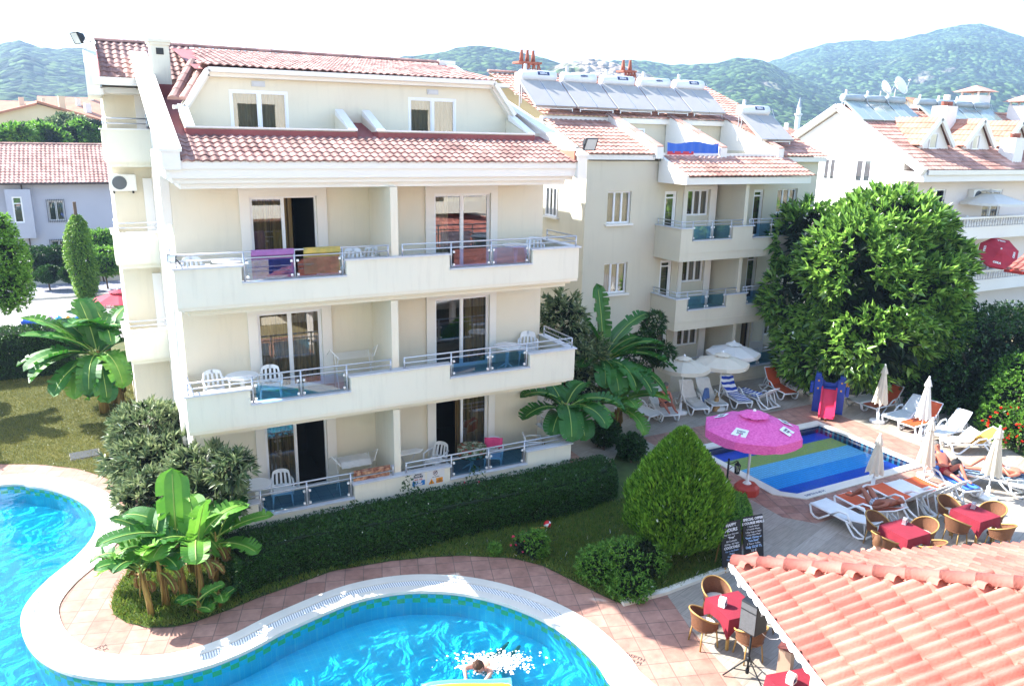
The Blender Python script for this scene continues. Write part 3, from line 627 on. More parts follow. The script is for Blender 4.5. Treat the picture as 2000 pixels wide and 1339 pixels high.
# chimneys
def chimney(parent, x0, x1, y0, y1, z0, z1, name='chimney', vent=True):
    mb = MB(); mb.box(x0, x1, y0, y1, z0, z1); mb.box(x0-.06, x1+.06, y0-.06, y1+.06, z1+.001, z1+.08); mb.box(x0-.03, x1+.03, y0-.03, y1+.03, z1-.07, z1-.001)
    o = mb.build(name, m_par, parent)
    if vent:
        mb = MB(); cx = (x0+x1)/2; mb.box(cx-.09, cx+.09, y0-.012, y0+.02, z1-.30, z1-.14); mb.build('vent', m_dark, o)
    return o
chimney(B, 1.52, 1.97, 3.6, 4.2, 9.9, 11.28); mb = MB(); mb.box(1.49, 2.0, 3.56, 4.23, 9.9, 10.25); mb.build('chimney_flashing', m_flash, B)
chimney(B, 11.05, 11.75, 8.0, 9.3, 10.2, 11.55)
mb = MB(); mb.prism([(6.9, 10.9), (6.9, ZR_+.12), (7.1, ZR_+.14), (9.0, ZR_-.5), (9, 10.3)], 10.9, 11.5, fn=lambda a, b, h: (h, a, b)); mb.build('gable_end', m_trim, B)
# ============================================================ middle apartment block
m_wallB = M('beige_render', 'CFC8B4', .85, .06, .7, .2, 60, streak=.08); m_tileL = M('roof_tile_pale', 'BC9486', .75, .3, .8, .3, 30, isl=.26, col2='946A5E')
m_heat = M('solar_glass', 'A4A09C', .5, .10, 1.5, spec=.3); m_tank = M('tank_white', 'DCDEE2', .3, .05, 4); m_badge = M('badge_navy', '2C3A66', .4); m_tankG = M('tank_grey', '9AA6AC', .35, .12, 5)
K = thing('apartment_building', 'middle beige apartment block with solar panel row along its roof', 'building', (16, 5, ZG))
Z2 = [.38, 3.12, 5.86]; BX0, BX1, BY = 19.4, 25.75, 3.6
mb = MB(); holes = []
lw_ = [(17.05, 18.15, z, z+1.22) for z in (.45, 3.2, 5.95)]
wall_with_holes(mb, 16.05, 22.44, ZG, 8.3, 5.2, 5.4, lw_+[(20.92, 22.06, z+.28, z+1.32) for z in Z2]+[(19.78, 20.38, z-.72, z+1.28) for z in Z2]); mb.prism([(5.4, ZG), (13.9, ZG), (13.9, 9.9), (8.5, 9.85), (5.4, 8.52)], 16.05, 16.25, fn=lambda a, b, c: (c, a, b))
bw = [(20.92, 22.06, z+.28, z+1.32) for z in Z2]
mb.box(22.24, 22.438, 5.4, 6.4, ZG, 8.2); mb.box(22.44, 23.8, 6.2, 6.4, ZG, 8.2)
rw = [(24.52, 25.08, z-.72, z+1.28) for z in Z2]+[(25.9, 27.08, z+.25, z+1.3) for z in Z2]
wall_with_holes(mb, 23.8, 28.2, ZG, 8.4, 5.2, 5.4, rw); mb.prism([(5.4, ZG), (13.9, ZG), (13.9, 9.9), (8.5, 9.85), (5.4, 8.45)], 28.0, 28.2, fn=lambda a, b, c: (c, a, b)); mb.box(25.36, 25.64, 5.41, 8.5, 7.9, 8.7); mb.box(16.05, 28.2, 13.9, 14.1, ZG, 9.6)
mb.box(22.62, 22.80, 3.74, 6.19, Z2[0]-.7, 7.7); mb.box(23.8, 24.0, 5.41, 6.2, ZG, 7.9)
mb.build('wall', m_wallB, K)
for k, h in enumerate(lw_):
    window(K, h[0], h[1], h[2], h[3], 5.2, 'window', 3, None, (m_curt if k != 2 else m_net, .1, 1), .12, .045); mb = MB(); mb.box(h[0]-.08, h[1]+.08, 5.08, 5.199, h[2]-.08, h[2]-.005); mb.build('sill', m_trim, K)
T = frame((16.05, 0, 0), (0, -1, 0), (1, 0, 0), (0, 0, 1))
for z in (.6, 3.35, 6.05):
    window(K, -8.1, -7.2, z, z+1.15, -.02, 'window', 3, None, (m_curt, 0, .5), .0, .045, T=T, rdepth=.0, room=False); mb = MB(); mb.box(15.93, 16.048, 7.1, 8.2, z-.08, z-.005); mb.build('sill', m_trim, K)
for k, h in enumerate(bw):
    window(K, h[0], h[1], h[2], h[3], 5.2, 'bay_window', 3, None, (m_curt, 0, 1), .10, .05, cf=9); mb = MB(); mb.box(20.70, 20.90, 5.14, 5.198, h[2]-.95, h[3]+.16); mb.box(22.08, 22.42, 5.14, 5.198, h[2]-.95, h[3]+.16); mb.box(20.90, 22.08, 5.14, 5.198, h[3]+.003, h[3]+.16); mb.build('window_surround', m_trim, K)
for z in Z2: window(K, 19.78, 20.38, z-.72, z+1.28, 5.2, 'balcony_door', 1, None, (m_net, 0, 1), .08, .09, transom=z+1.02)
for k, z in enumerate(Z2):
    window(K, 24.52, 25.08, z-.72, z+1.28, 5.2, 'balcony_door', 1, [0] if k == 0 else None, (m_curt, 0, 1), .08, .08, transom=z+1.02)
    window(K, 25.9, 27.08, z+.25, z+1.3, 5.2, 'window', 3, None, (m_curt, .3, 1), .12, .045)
mb = MB(); mb.M = Matrix.Translation((25.1, 5.16, 0)) @ Matrix.Rotation(-.45, 4, 'Z')
mb.box(0, .6, -.02, .02, Z2[0]-.70, Z2[0]+.1); mb.box(0, .07, -.02, .02, Z2[0]+.1, Z2[0]+1.2); mb.box(.53, .6, -.02, .02, Z2[0]+.1, Z2[0]+1.2); mb.box(.07, .53, -.02, .02, Z2[0]+1.12, Z2[0]+1.2); mb.build('open_door', m_frame, K)
for k, z in enumerate(Z2):
    z = z-.56; mb = MB()
    mb.box(BX0+.02, BX1-.02, BY+.02, 5.196, z-.42 if k else ZG, z-.15); mb.box(22.45, 23.79, 5.196, 6.19, z-.42 if k else ZG, z-.15)
    zb = z-.72 if k else ZG; s = [BX0, 19.95, 22.0, 23.06, 25.2, BX1]; h, l = z+.53, z+.05
    mb2 = MB(); mb2.prism([(s[0], zb), (s[5], zb), (s[5], h), (s[4], h), (s[4], l), (s[3], l), (s[3], h), (s[2], h), (s[2], l), (s[1], l), (s[1], h), (s[0], h)], BY, BY+.12, fn=lambda a, b, c: (a, c, b))
    mb2.box(BX0, BX0+.12, BY+.12, 5.198, zb, h); mb2.box(BX1-.12, BX1, BY+.12, 5.198, zb, h)
    mb2.box(BX0-.015, BX1+.015, BY-.015, BY-.001, z-.42, z-.38)
    mb2.build('parapet', m_wallB, K); mb.build('balcony_slab', m_wallB, K); mc = MB()
    for i in range(5):
        hi = i in (0, 2, 4); zz = h if hi else l; e = .04 if hi else -.042
        mc.box(s[i]-e, s[i+1]+e, BY-.04, BY+.17, zz+.001, zz+.036)
    mc.box(BX0-.04, BX0+.16, BY+.171, 5.19, h+.002, h+.037); mc.build('coping', m_stone, K)
    y = BY+.07
    railing(K, [(BX0+.06, 5.15), (BX0+.06, y), (22.56, y)], h+.27, h+.14, [(BX0+.06, y, h+.03), (BX0+.06, 5.1, h+.03), (20.0, y, l), (20.98, y, l), (21.95, y, l), (22.54, y, h+.03)], [((20.02, y), (20.96, y), l+.06, h+.08), ((21.0, y), (21.93, y), l+.06, h+.08)], r=.018)
    railing(K, [(22.88, y), (25.7, y)], h+.27, h+.14, [(22.9, y, h+.03), (23.1, y, l), (24.13, y, l), (25.15, y, l), (25.68, y, h+.03)], [((23.12, y), (24.11, y), l+.06, h+.08), ((24.15, y), (25.13, y), l+.06, h+.08)], r=.018)
# roofs of the middle block
mb = MB(); tile_roof(mb, (15.95, 4.95, 8.55), (1, 0, 0), (0, 1, .37), 3.05, 3.45*1.066, .24, .36, .04, 4); mb.build('lower_roof', m_tileL, K, fix=False)
mb = MB(); tile_roof(mb, (19.4, 3.35, 7.80), (1, 0, 0), (0, 1, .42), 6.6, 1.65*1.085, .24, .36, .04, 4); tile_roof(mb, (25.6, 4.9, 8.52), (1, 0, 0), (0, 1, .40), 2.8, 4.7*1.077, .24, .36, .04, 4); mb.build('balcony_roof', m_tileL, K, fix=False)
mb = MB(); tile_roof(mb, (15.9, 8.3, 9.98), (1, 0, 0), (0, 1, .37), 12.5, 5.0*1.066, .24, .36, .04, 4); mb.build('upper_roof', m_tileL, K, fix=False)
mb = MB(); ridge_caps(mb, (15.9, 13.3, 11.9), (27.4, 13.3, 11.9)); mb.build('ridge_caps', m_tileL, K, fix=False)
mb = MB(); mb.box(15.9, 19.2, 5.0, 5.2, 8.35, 8.53); mb.box(15.9, 27.4, 8.35, 8.55, 9.75, 9.95)
mb.prism([(3.42, 7.5), (3.42, 7.82), (5.1, 8.54), (5.1, 7.5)], 19.3, 19.42, fn=lambda a, b, c: (c, a, b)); mb.box(19.42, 25.85, 3.45, 3.6, 7.5, 7.76); mb.box(25.7, 28.35, 4.95, 5.19, 8.3, 8.5); mb.box(19.42, 25.6, 3.6, 5.19, 7.62, 7.74); mb.box(22.45, 23.79, 5.19, 6.19, 7.63, 7.75)
for x in (19.12, 22.33, 25.48):
    mb.prism([(5.0, 8.35), (5.0, 8.85), (8.5, 10.12), (8.5, 8.35)], x-.10, x+.10, fn=lambda a, b, c: (c, a, b)); mb.box(x-.17, x+.17, 4.86, 4.998, 8.4, 8.85)
mb.box(19.3, 25.4, 5.0, 5.12, 8.3, 8.62); mb.quad((15.9, 5.0, 8.5), (19.0, 5.0, 8.5), (19.0, 8.4, 9.75), (15.9, 8.4, 9.75)); mb.build('roof_trim', m_trim, K)
mb = MB(); mb.box(16.2, 27.2, 8.56, 8.76, 8.3, 9.98); mb.quad((19.2, 5.12, 8.36), (25.4, 5.12, 8.36), (25.4, 8.56, 8.36), (19.2, 8.56, 8.36)); mb.quad((16, 13.3, 11.8), (27.3, 13.3, 11.8), (27.3, 8.5, 10), (16, 8.5, 10)); mb.quad((16, 13.3, 11.8), (27.3, 13.3, 11.8), (27.3, 18, 10), (16, 18, 10)); mb.build('terrace_wall', m_wallB, K)
for x in (19.12, 22.33, 25.48):
    mb = MB(); d = Vector((0, 3.5, 1.27)).normalized()
    for i in range(10): p = Vector((x, 4.85, 8.86))+d*(.38*i); mb.bar(p, p+d*.40, .30, .04)
    mb.build('parapet_tiles', m_tileL, K, fix=False)
window(K, 20.6, 21.1, 8.95, 9.55, 8.56, 'terrace_window', 1, None, None, -.03, .05, room=False); window(K, 23.2, 24.2, 8.5, 9.6, 8.56, 'terrace_window', 2, None, None, -.03, .06, room=False)
mb = MB(); mb.box(19.3, 19.5, 8.3, 8.5, 7.4, 8.5)
# chimney pots
def pots(name, x, y, z, n, label, sc=1.0):
    o = thing(name, label, 'chimney', (x, y, z)); mb = MB()
    mb.box(x-.45*sc, x+.45*sc, y-.25, y+.25, z-.9, z); mb.build('chimney_stack', m_trim, o)
    mb = MB()
    for i in range(4): q = x-.36*sc+.24*sc*i; mb.bar((q, y-.25, z), (q+.08, y-.2, z+.34), .07, .05); mb.bar((q+.18, y-.25, z), (q+.10, y-.2, z+.34), .07, .05)
    mb.box(x-.55*sc, x+.55*sc, y-.3, y+.3, z+.34, z+.42); mb.build('tile_cowl', m_terra, o)
    for i in range(n):
        mb = MB(); q = x+(-.28+.56*i/max(1, n-1))*sc; mb.lathe([(.10, 0), (.085, .22), (.06, .42), (.07, .48), (.05, .48)], (q, y, z+.42), 8); mb.build('chimney_pot', m_terra, o, smooth=True)
    return o
p = gd(1068, 140, 33); pots('roof_chimney', 16.6, 11.0, 11.75, 3, 'red pots chimney behind the first tank of the solar panel row')
pots('roof_chimney', 22.6, 12.2, 11.8, 2, 'two red pots chimney behind the middle of the solar panel row', .7)
# solar water heaters: tank + two collectors
def heater(loc, label, word, badge, group, tank=m_tank, panel=m_heat, W=1.92):
    o = thing('solar_heater', label, 'solar heater', (0, 0, 0), 0, group); a = R(36); L = 1.75; c, s = math.cos(a), math.sin(a)
    for k in range(2):
        x0 = -W/2+k*W/2+.01; x1 = x0+W/2-.03; mb = MB(); mb.add([(x0, 0, 0), (x1, 0, 0), (x1, L*c, L*s), (x0, L*c, L*s), (x0, .05, -.07), (x1, .05, -.07), (x1, L*c+.05, L*s-.07), (x0, L*c+.05, L*s-.07)], [(0, 1, 2, 3), (0, 4, 5, 1), (1, 5, 6, 2), (2, 6, 7, 3), (3, 7, 4, 0), (4, 7, 6, 5)])
        pn = mb.build('collector', panel, o); mb = MB()
        for e in (x0, x1-.03): mb.add([(e, 0, .004), (e+.03, 0, .004), (e+.03, L*c, L*s+.004), (e, L*c, L*s+.004)], [(0, 1, 2, 3)])
        mb.quad((x0+.03, 0, .004), (x1-.03, 0, .004), (x1-.03, .03*c, .03*s+.004), (x0+.03, .03*c, .03*s+.004)); mb.build('collector_rim', m_alu, pn, fix=False)
    mb = MB(); ty, tz, r = L*c+.20, L*s+.17, .23; pts = [(-.86, .06), (-.84, .17), (-.80, r), (.80, r), (.84, .17), (.86, .06)]
    mb.tube([(x, ty, tz) for x, _ in pts], [q for _, q in pts], 14); tk = mb.build('tank', tank, o, smooth=True)
    mb = MB(); mb.box(-.62, -.52, ty-.05, ty+.05, tz+.2, tz+.45); mb.build('float_box', m_stone, tk)
    mb = MB()
    for x in (-.8, .8): mb.bar((x, L*c, L*s-.1), (x, L*c+.05, .1), .04, .04); mb.bar((x, .1, -.05), (x, .1, -.2), .04, .04); mb.bar((x, ty, tz-.2), (x, ty, -.1), .04, .04)
    mb.bar((-.8, ty, tz-.19), (.8, ty, tz-.19), .04, .04); mb.bar((-.8, .1, -.10), (.8, .1, -.10), .03, .03); mb.bar((-.8, .1, -.10), (-.8, L*c, L*s-.1), .03, .03); mb.bar((.8, .1, -.10), (.8, L*c, L*s-.1), .03, .03); mb.bar((-.8, L*c, L*s-.08), (-.8, ty, tz-.19), .03, .03); mb.bar((.8, L*c, L*s-.08), (.8, ty, tz-.19), .03, .03)
    mb.tube([(.9, ty-.2, tz+.1), (.92, ty-.4, tz-.3), (.9, ty-.5, tz-.5)], .012, 5); mb.build('stand', m_alu, o)
    if badge: mb = MB(); mb.grid(lambda u, v: (-.1+.55*u, ty-(r+.004)*math.cos(.15+.75*v), tz+(r+.004)*math.sin(.15+.75*v)), 2, 4); mb.build('badge', m_badge, tk, fix=False)
    n = Vector((0, -math.cos(.5), math.sin(.5))); u = Vector((0, math.sin(.5), math.cos(.5)))
    if word: text('lettering', word, .17, frame(Vector((.17, ty, tz))+n*(r+.012), (1, 0, 0), u, n), m_tank if badge else m_badge, tk, bold=.004)
    o.location = loc; return o
grp = 'solar heaters on the middle block roof'
hl = ['solar heater with dark badge at the left end of the panel row', 'solar heater with plain lettered tank, second along the panel row', 'solar heater with dark badge in the middle of the panel row', 'solar heater with plain lettered tank in front of the two red pots', 'solar heater with dark badge at the far right of the panel row']
h0 = heater((0, 0, 0), hl[0], 'ezinc', True, grp); h1 = heater((0, 0, 0), hl[1], 'ezinc', False, grp)
for i in range(5):
    src = h0 if i % 2 == 0 else h1; loc = (16.42+1.98*i, 8.15, 10.33); o = src if i < 2 else dup(src, loc, None, hl[i], grp); o.location = loc
dup(h0, (25.95, 5.55, 9.22), None, 'larger looking solar heater on the lower right roof of the middle block', grp)
def ac_unit(loc, label, rz=0, red=False):
    o = thing('air_conditioner', label, 'air conditioner', (0, 0, 0), 0, 'outdoor air conditioner units'); mb = MB(); mb.box(-.42, .42, -.14, .14, 0, .56); mb.build('casing', m_white, o, bevel=.015)
    mb = MB(); mb.lathe([(.20, 0), (.20, .012), (.17, .012)], (0, 0, 0), 18); c = MB(); c.M = frame((-.1, -.141, .28), (1, 0, 0), (0, 0, 1), (0, -1, 0)); c.lathe([(.23, 0), (.23, .015)], (0, 0, 0), 18); g = c.build('fan_grille', M('grille_grey', '5C6066', .6), o); mb = MB()
    for x in (-.3, .3): mb.box(x-.03, x+.03, -.16, .2, -.08, -.005)
    mb.build('bracket', m_dark, o)
    if red: mb = MB(); mb.M = Matrix.Rotation(.15, 4, 'Y'); mb.box(.2, .40, -.146, -.142, .2, .40); mb.build('sticker', M('sticker_red', 'C02838', .5), o)
    o.location = loc; o.rotation_euler = (0, 0, rz); return o
a0 = ac_unit((23.3, 6.0, Z2[2]+1.0), 'white air conditioner under the eave on the top floor of the middle block')
dup(a0, (23.3, 6.0, Z2[1]+1.0), 0, 'white air conditioner on the middle floor of the middle block'); dup(a0, (23.3, 6.0, Z2[0]+1.0), 0, 'white air conditioner on the ground floor of the middle block')
dup(a0, (.62, 6.32, 7.35), 0, 'air conditioner under the uppermost side balcony of the main hotel block', sc=.85)
mb = MB(); mb.grid(lambda a, b: (19.55+2.6*a, 4.96+.02*math.sin(a*40)+.03*b, 8.62+.40*b-.05*math.sin(a*9)*b), 40, 3); mb.grid(lambda a, b: (19.55+1.3*a, 4.95, 8.56+.12*b), 20, 1, 1); tag(mb.build('tarpaulin', [M('tarp_blue', '1F5CC0', .5), M('tarp_red', 'C0283C', .5)], fix=False), 'blue and red tarpaulin rolled along the roof terrace edge', 'tarpaulin')

# ============================================================ right-hand white building
G = thing('apartment_building', 'white gabled building at the right behind the large tree', 'building', (38, 8, ZG)); m_wh = M('bright_white_render', 'EAE6E2', .85, .04, .8, .15, 50); m_pinkw = M('pinkish_white_render', 'E2D8D4', .85, .05, .8, .15, 50)
GX, GY, GZ = 37.8, 8.0, 7.9
mb = MB(); mb.prism([(GY, ZG), (16.3, ZG), (16.3, 8.75), (12.6, 10.85), (GY, 8.2)], GX, GX+.25, fn=lambda a, b, c: (c, a, b)); mb.build('gable_wall', m_wh, G)
fl = (5.35, 2.3); hs = [(40.2, 41.7, 4.5, 6.75), (45.3, 47.0, 4.9, 6.7), (46.0, 48.0, 1.7, 3.6), (40.2, 41.7, 1.5, 3.7)]
mb = MB(); wall_with_holes(mb, GX+.25, 60, ZG, 8.2, GY, GY+.25, hs); mb.build('wall', m_pinkw, G)
for h in hs: window(G, *h, GY, 'window', 2, [1] if h[0] == 40.2 and h[2] > 4 else None, (m_net, 0, .6), .08, .08)
T3 = frame((GX, 0, 0), (0, -1, 0), (1, 0, 0), (0, 0, 1))
for a, b, c, d in ((-15.6, -14.8, 7.1, 8.3), (-13.2, -12.3, 7.0, 8.3), (-11.0, -9.9, 7.0, 8.3), (-10.8, -9.7, 3.9, 5.6), (-9.4, -8.6, 3.9, 5.6)): window(G, a, b, c, d, -.02, 'window', 2, None, None, 0, .08, room=False, T=T3)
V3 = (0, 1, .57); l3 = math.sqrt(1+.57**2)
mb = MB(); tile_roof(mb, (GX-.1, GY-1.2, 7.85), (1, 0, 0), V3, 22, 5.75*l3, .26, .38, .045, 3); mb.build('roof_tiles', m_tileL, G, fix=False)
mb = MB(); ridge_caps(mb, (GX-.1, 12.6, 11.16), (60, 12.6, 11.16), .13, .42); mb.build('ridge_caps', m_tileL, G, fix=False)
mb = MB(); mb.quad((GX-.1, 12.6, 11.05), (60, 12.6, 11.05), (60, 17, 8.5), (GX-.1, 17, 8.5)); mb.quad((GX-.1, GY-1.2, 7.78), (60, GY-1.2, 7.78), (60, 12.6, 11.0), (GX-.1, 12.6, 11.0)); mb.build('roof_deck', m_tileL, G, fix=False)
mb = MB()
for s in (1, -1): mb.bar((GX-.12, 12.6, 11.12), (GX-.12, 12.6-s*5.9, 11.12-5.9*.57 if s > 0 else 11.12-5.9*.57), .3, .34)
mb.box(GX, 60, GY-1.25, GY-.02, 7.25, 7.75); mb.build('eave_trim', m_wh, G)
mb = MB(); mb.box(GX+.2, 60, GY-1.35, GY-1.25, 7.6, 7.85); mb.build('gutter', m_alu, G)
for z in fl:
    mb = MB(); mb.box(GX+.5, 60, 6.6, 6.75, z-1.25, z-.62); mb.box(GX+.5, 60, 6.75, GY-.01, z-1.25, z-1.0); mb.box(GX+.5, 60, 6.55, 6.8, z-.12, z-.02); mb.box(GX+.5, 60, 6.58, 6.77, z-.619, z-.57); mb.box(GX+.5, GX+.65, 6.8, GY-.01, z-1.25, z-.02); mb.build('balcony', m_wh, G)
    mb = MB()
    for i in range(62): mb.lathe([(.045, 0), (.07, .12), (.03, .24), (.03, .3), (.05, .40), (.05, .449)], (38.6+.24*i, 6.68, z-.57), 6)
    mb.build('balustrade', m_wh, G, smooth=True)
for x in (40.9, 44.7, 48.4):
    mb = MB(); mb.prism([(-1.25, 8.8), (1.25, 8.8), (1.25, 9.0), (0, 10.5), (-1.25, 9.0)], 8.6, 8.8, fn=lambda a, b, c: (x+a, c, b)); d = mb.build('dormer', m_wh, G)
    mb = MB()
    for s in (-1, 1): tile_roof(mb, (x+s*1.45, 8.3, 9.08), (0, 1, 0), (-s, 0, 1.03), 3.6, 2.08, .26, .4, .04, 3)
    mb.build('dormer_tiles', m_tileD, d, fix=False); mb = MB()
    for s in (-1, 1): mb.bar((x, 8.37, 10.52), (x+s*1.4, 8.37, 9.05), .14, .24)
    mb.build('dormer_trim', m_white, d); window(d, x-.5, x+.2, 8.9, 9.75, 8.6, 'dormer_window', 1, None, None, -.03, .06, room=False)
g2 = 'solar heaters on the right-hand white building'
hr0 = heater((0, 0, 0), 'x', '', False, g2, m_tankG, M('solar_glass_green', '8C9A94', .12, .1, 2, spec=.8), 1.7)
xs_ = [38.8, 40.6, 42.4, 45.3, 47.1, 48.9, 50.7]
nm = ['grey tank solar heater nearest the gable on the white right building', 'grey tank solar heater below the two white dishes, left one', 'grey tank solar heater below the two white dishes, right one', 'grey tank solar heater just right of the white roof chimney', 'grey tank solar heater second right of the white roof chimney', 'grey tank solar heater third right of the white roof chimney', 'last grey tank solar heater at the right end of the white roof']
for i, x in enumerate(xs_):
    o = hr0 if i == 0 else dup(hr0, (0, 0, 0), None, nm[i], g2); o['label'] = nm[i]; o.location = (x, 11.0, 10.42)
def dish(loc, rz, label, r=.6):
    o = thing('satellite_dish', label, 'satellite dish', loc, rz, 'satellite dishes on the white roof'); mb = MB(); T = Matrix.Rotation(R(62), 4, 'X'); mb.M = T
    mb.lathe([(.02, 0), (r*.5, .05), (r*.8, .13), (r, .21), (r+.015, .21), (r*.8, .10), (r*.5, .02), (.02, -.03)], (0, 0, 0), 20, cap=False); mb.build('reflector', m_white, o, smooth=True, world=False)
    mb = MB(); mb.M = T; mb.tube([(0, -r, .2), (0, 0, .75)], .015, 5); mb.lathe([(.05, .7), (.05, .8)], (0, 0, 0), 8); mb.M = None; mb.tube([(0, .15, -.1), (0, .2, -1.0)], .03, 6); mb.build('arm', m_alu, o, world=False); return o
dish((41.6, 12.8, 12.25), .25, 'smaller white satellite dish on the left of the dish pair', .45); dish((42.6, 12.6, 12.4), .1, 'big round white satellite dish on the right of the dish pair', .55); dish((52.0, 9.6, 9.9), -.5, 'white satellite dish standing in front of the last chimney', .7)
def cap_chimney(x, y, z, w, label, roofed=True):
    o = thing('roof_chimney', label, 'chimney', (x, y, z-1.4)); mb = MB(); mb.box(x-w/2, x+w/2, y-w/2, y+w/2, z-1.5, z); mb.build('chimney_stack', m_wh, o); mb = MB()
    if roofed:
        q = w*.75; mb.add([(x-q, y-q, z+.22), (x+q, y-q, z+.22), (x+q, y+q, z+.22), (x-q, y+q, z+.22), (x, y, z+.65)], [(0, 1, 4), (1, 2, 4), (2, 3, 4), (3, 0, 4), (0, 3, 2, 1)]); mb.build('cap_roof', m_tileL, o); mb = MB()
        for a in (-1, 1):
            for b in (-1, 1): mb.box(x+a*w*.42-.05, x+a*w*.42+.05, y+b*w*.42-.05, y+b*w*.42+.05, z+.001, z+.21)
        mb.build('cap_posts', m_wh, o)
    else:
        for i in range(4): mb.lathe([(.11, 0), (.11, .25), (.08, .25)], (x-w*.36+w*.24*i, y-.1, z+.001), 8)
        mb.build('chimney_pots', m_terra, o)
    return o
cap_chimney(44.0, 10.4, 11.3, .95, 'white chimney splitting the heater row on the white roof', False); cap_chimney(46.9, 7.9, 9.6, .9, 'white chimney with red pots low on the right roof slope', False)
cap_chimney(51.5, 13.5, 12.3, 1.3, 'white chimney with little tiled cap behind the last heater'); cap_chimney(53.6, 11.6, 11.7, 1.1, 'white chimney with pointed tiled cap at the right picture edge')
dup(a0, (44.2, 7.8, 6.0), 0, 'air conditioner with red sticker on the balcony wall of the white right building', sc=1.3, mats=None)
# ============================================================ street side at the left
WH = thing('white_house', 'white two storey house with pinkish tiled roof across the street', 'house', (-4, 44, ZG)); m_bl = M('house_white', 'B4B6C4', .85, .06, .6, .2, 40)
hx0, hx1, hy = -7.2, 3.5, 44.0; hw = [(-5.35+.9, -3.4+.0, 2.4, 4.1), (-2.3, 0.1, -.2, 1.3)]
e0 = gy(3, 358, hy-.6); zE = e0.z; wz = lambda v: gy(100, v, hy).z
hw = [(gy(93, 400, hy).x, gy(124, 400, hy).x, wz(431), wz(392)), (gy(100, 480, hy).x, gy(132, 480, hy).x, wz(492), wz(470)), (gy(24, 400, hy-.6).x, gy(44, 400, hy-.6).x, wz(432), wz(382))]
mb = MB(); wall_with_holes(mb, hx0, hx1, ZG, zE, hy, hy+.2, hw[:2]); mb.box(hx1-.2, hx1, hy+.2, hy+9, ZG, zE); mb.build('wall', m_bl, WH)
for h in hw[:2]:
    o = window(WH, *h, hy, 'window', 2, None, (m_net, .4, 1), .08, .06); mb = MB()
    for i in range(11): x = h[0]-.06+(h[1]-h[0]+.12)*i/10; mb.box(x-.012, x+.012, hy-.10, hy-.08, h[2]-.12, h[3]+.12)
    mb.box(h[0]-.06, h[1]+.06, hy-.099, hy-.081, h[3]+.03, h[3]+.05); mb.box(h[0]-.06, h[1]+.06, hy-.099, hy-.081, h[2]-.05, h[2]-.03); mb.build('window_bars', m_dark, o)
bx = gy(8, 400, hy-.7).x; mb = MB(); wall_with_holes(mb, hw[2][0]-.35, hw[2][1]+.55, wz(462), wz(368), hy-.6, hy-.45, [hw[2]]); mb.box(hw[2][0]-.35, hw[2][1]+.55, hy-.449, hy-.01, wz(462), wz(455)); mb.box(hw[2][1]+.4, hw[2][1]+.55, hy-.449, hy-.01, wz(455), wz(368)); mb.build('bay', m_bl, WH)
window(WH, *hw[2], hy-.6, 'bay_window', 1, None, (m_net, 0, 1), .06, .07, transom=wz(395))
mb = MB(); sl_ = .5; tile_roof(mb, (hx0-.5, hy-.7, zE), (1, 0, 0), (0, 1, sl_), hx1-hx0+.3, 5.0*1.118, .27, .38, .045, 4); mb.build('roof_tiles', m_tileL, WH, fix=False)
mb = MB(); ridge_caps(mb, (hx0-.5, hy+4.3, zE+2.5), (hx1-.2, hy+4.3, zE+2.5), .14); mb.build('ridge_caps', m_tileL, WH, fix=False)
mb = MB(); mb.quad((hx0-.5, hy+4.3, zE+2.45), (hx1-.2, hy+4.3, zE+2.45), (hx1-.2, hy+10, zE-.3), (hx0-.5, hy+10, zE-.3)); mb.quad((hx0-.5, hy-.66, zE-.06), (hx1-.2, hy-.66, zE-.06), (hx1-.2, hy+4.3, zE+2.4), (hx0-.5, hy+4.3, zE+2.4)); mb.build('roof_deck', m_tileL, WH, fix=False)
mb = MB(); mb.tube([(hx0-.5, hy-.75, zE-.04), (hx1-.2, hy-.75, zE-.04)], .08, 6); mb.tube([(gy(47, 400, hy).x, hy-.08, zE), (gy(60, 480, hy).x, hy-.08, ZG)], .05, 6); mb.build('gutter', M('gutter_brown', '4A3C38', .6), WH)
# street
m_pave = brickmat('street_paving', '8E8A86', '827E7A', '6C6864', .5, .25, .01, .85, .1, .5, .6, .1, .35); m_walk = brickmat('sidewalk', '8C8C96', '80808A', '686870', .4, .4, .01, .85, 0, 0, 1, .1, .3)
mb = MB(); mb.quad((-60, 20.5, ZG-.012), (60, 20.5, ZG-.012), (60, 33.0, ZG-.012), (-60, 33.0, ZG-.012)); tag(up_sheet(mb.build('street', m_pave, fix=False)), kind='structure')
mb = MB(); mb.box(-60, 60, 33.0, 33.2, ZG-.03, ZG+.12); mb.box(-60, 60, 33.2, 37.5, ZG-.03, ZG+.11, 1); tag(mb.build('sidewalk', [m_cop, m_walk]), kind='structure')
gw = thing('garden_wall', 'low stone garden wall with pale coping across the street', 'wall', (-3, 37.6, ZG)); mb = MB(); mb.box(-4.6, 12, 37.6, 37.85, ZG, ZG+.42); mb.box(-4.6, 12, 37.55, 37.9, ZG+.421, ZG+.62, 1); mb.build('wall', [m_cop, M('pinkish_brick', 'B8A090', .85, .3, 8, .4, 20)], gw)
for u in (50, 187):
    x = gy(u, 540, 37.6).x; mb = MB(); mb.box(x-.28, x+.28, 37.45, 37.97, ZG, ZG+1.55); mb.box(x-.34, x+.34, 37.4, 38.02, ZG+1.551, ZG+1.63, 1); mb.lathe([(.12, 1.63), (.2, 1.75), (.24, 1.95), (.16, 1.98)], (x, 37.7, ZG), 12, 1); mb.build('gate_pillar', [brickmat('pillar_brick', 'D8C8B4', 'C8B49C', '9C8C7C', .22, .07, .008, .85, 0, .5, 5, .3, .2), m_white], gw)
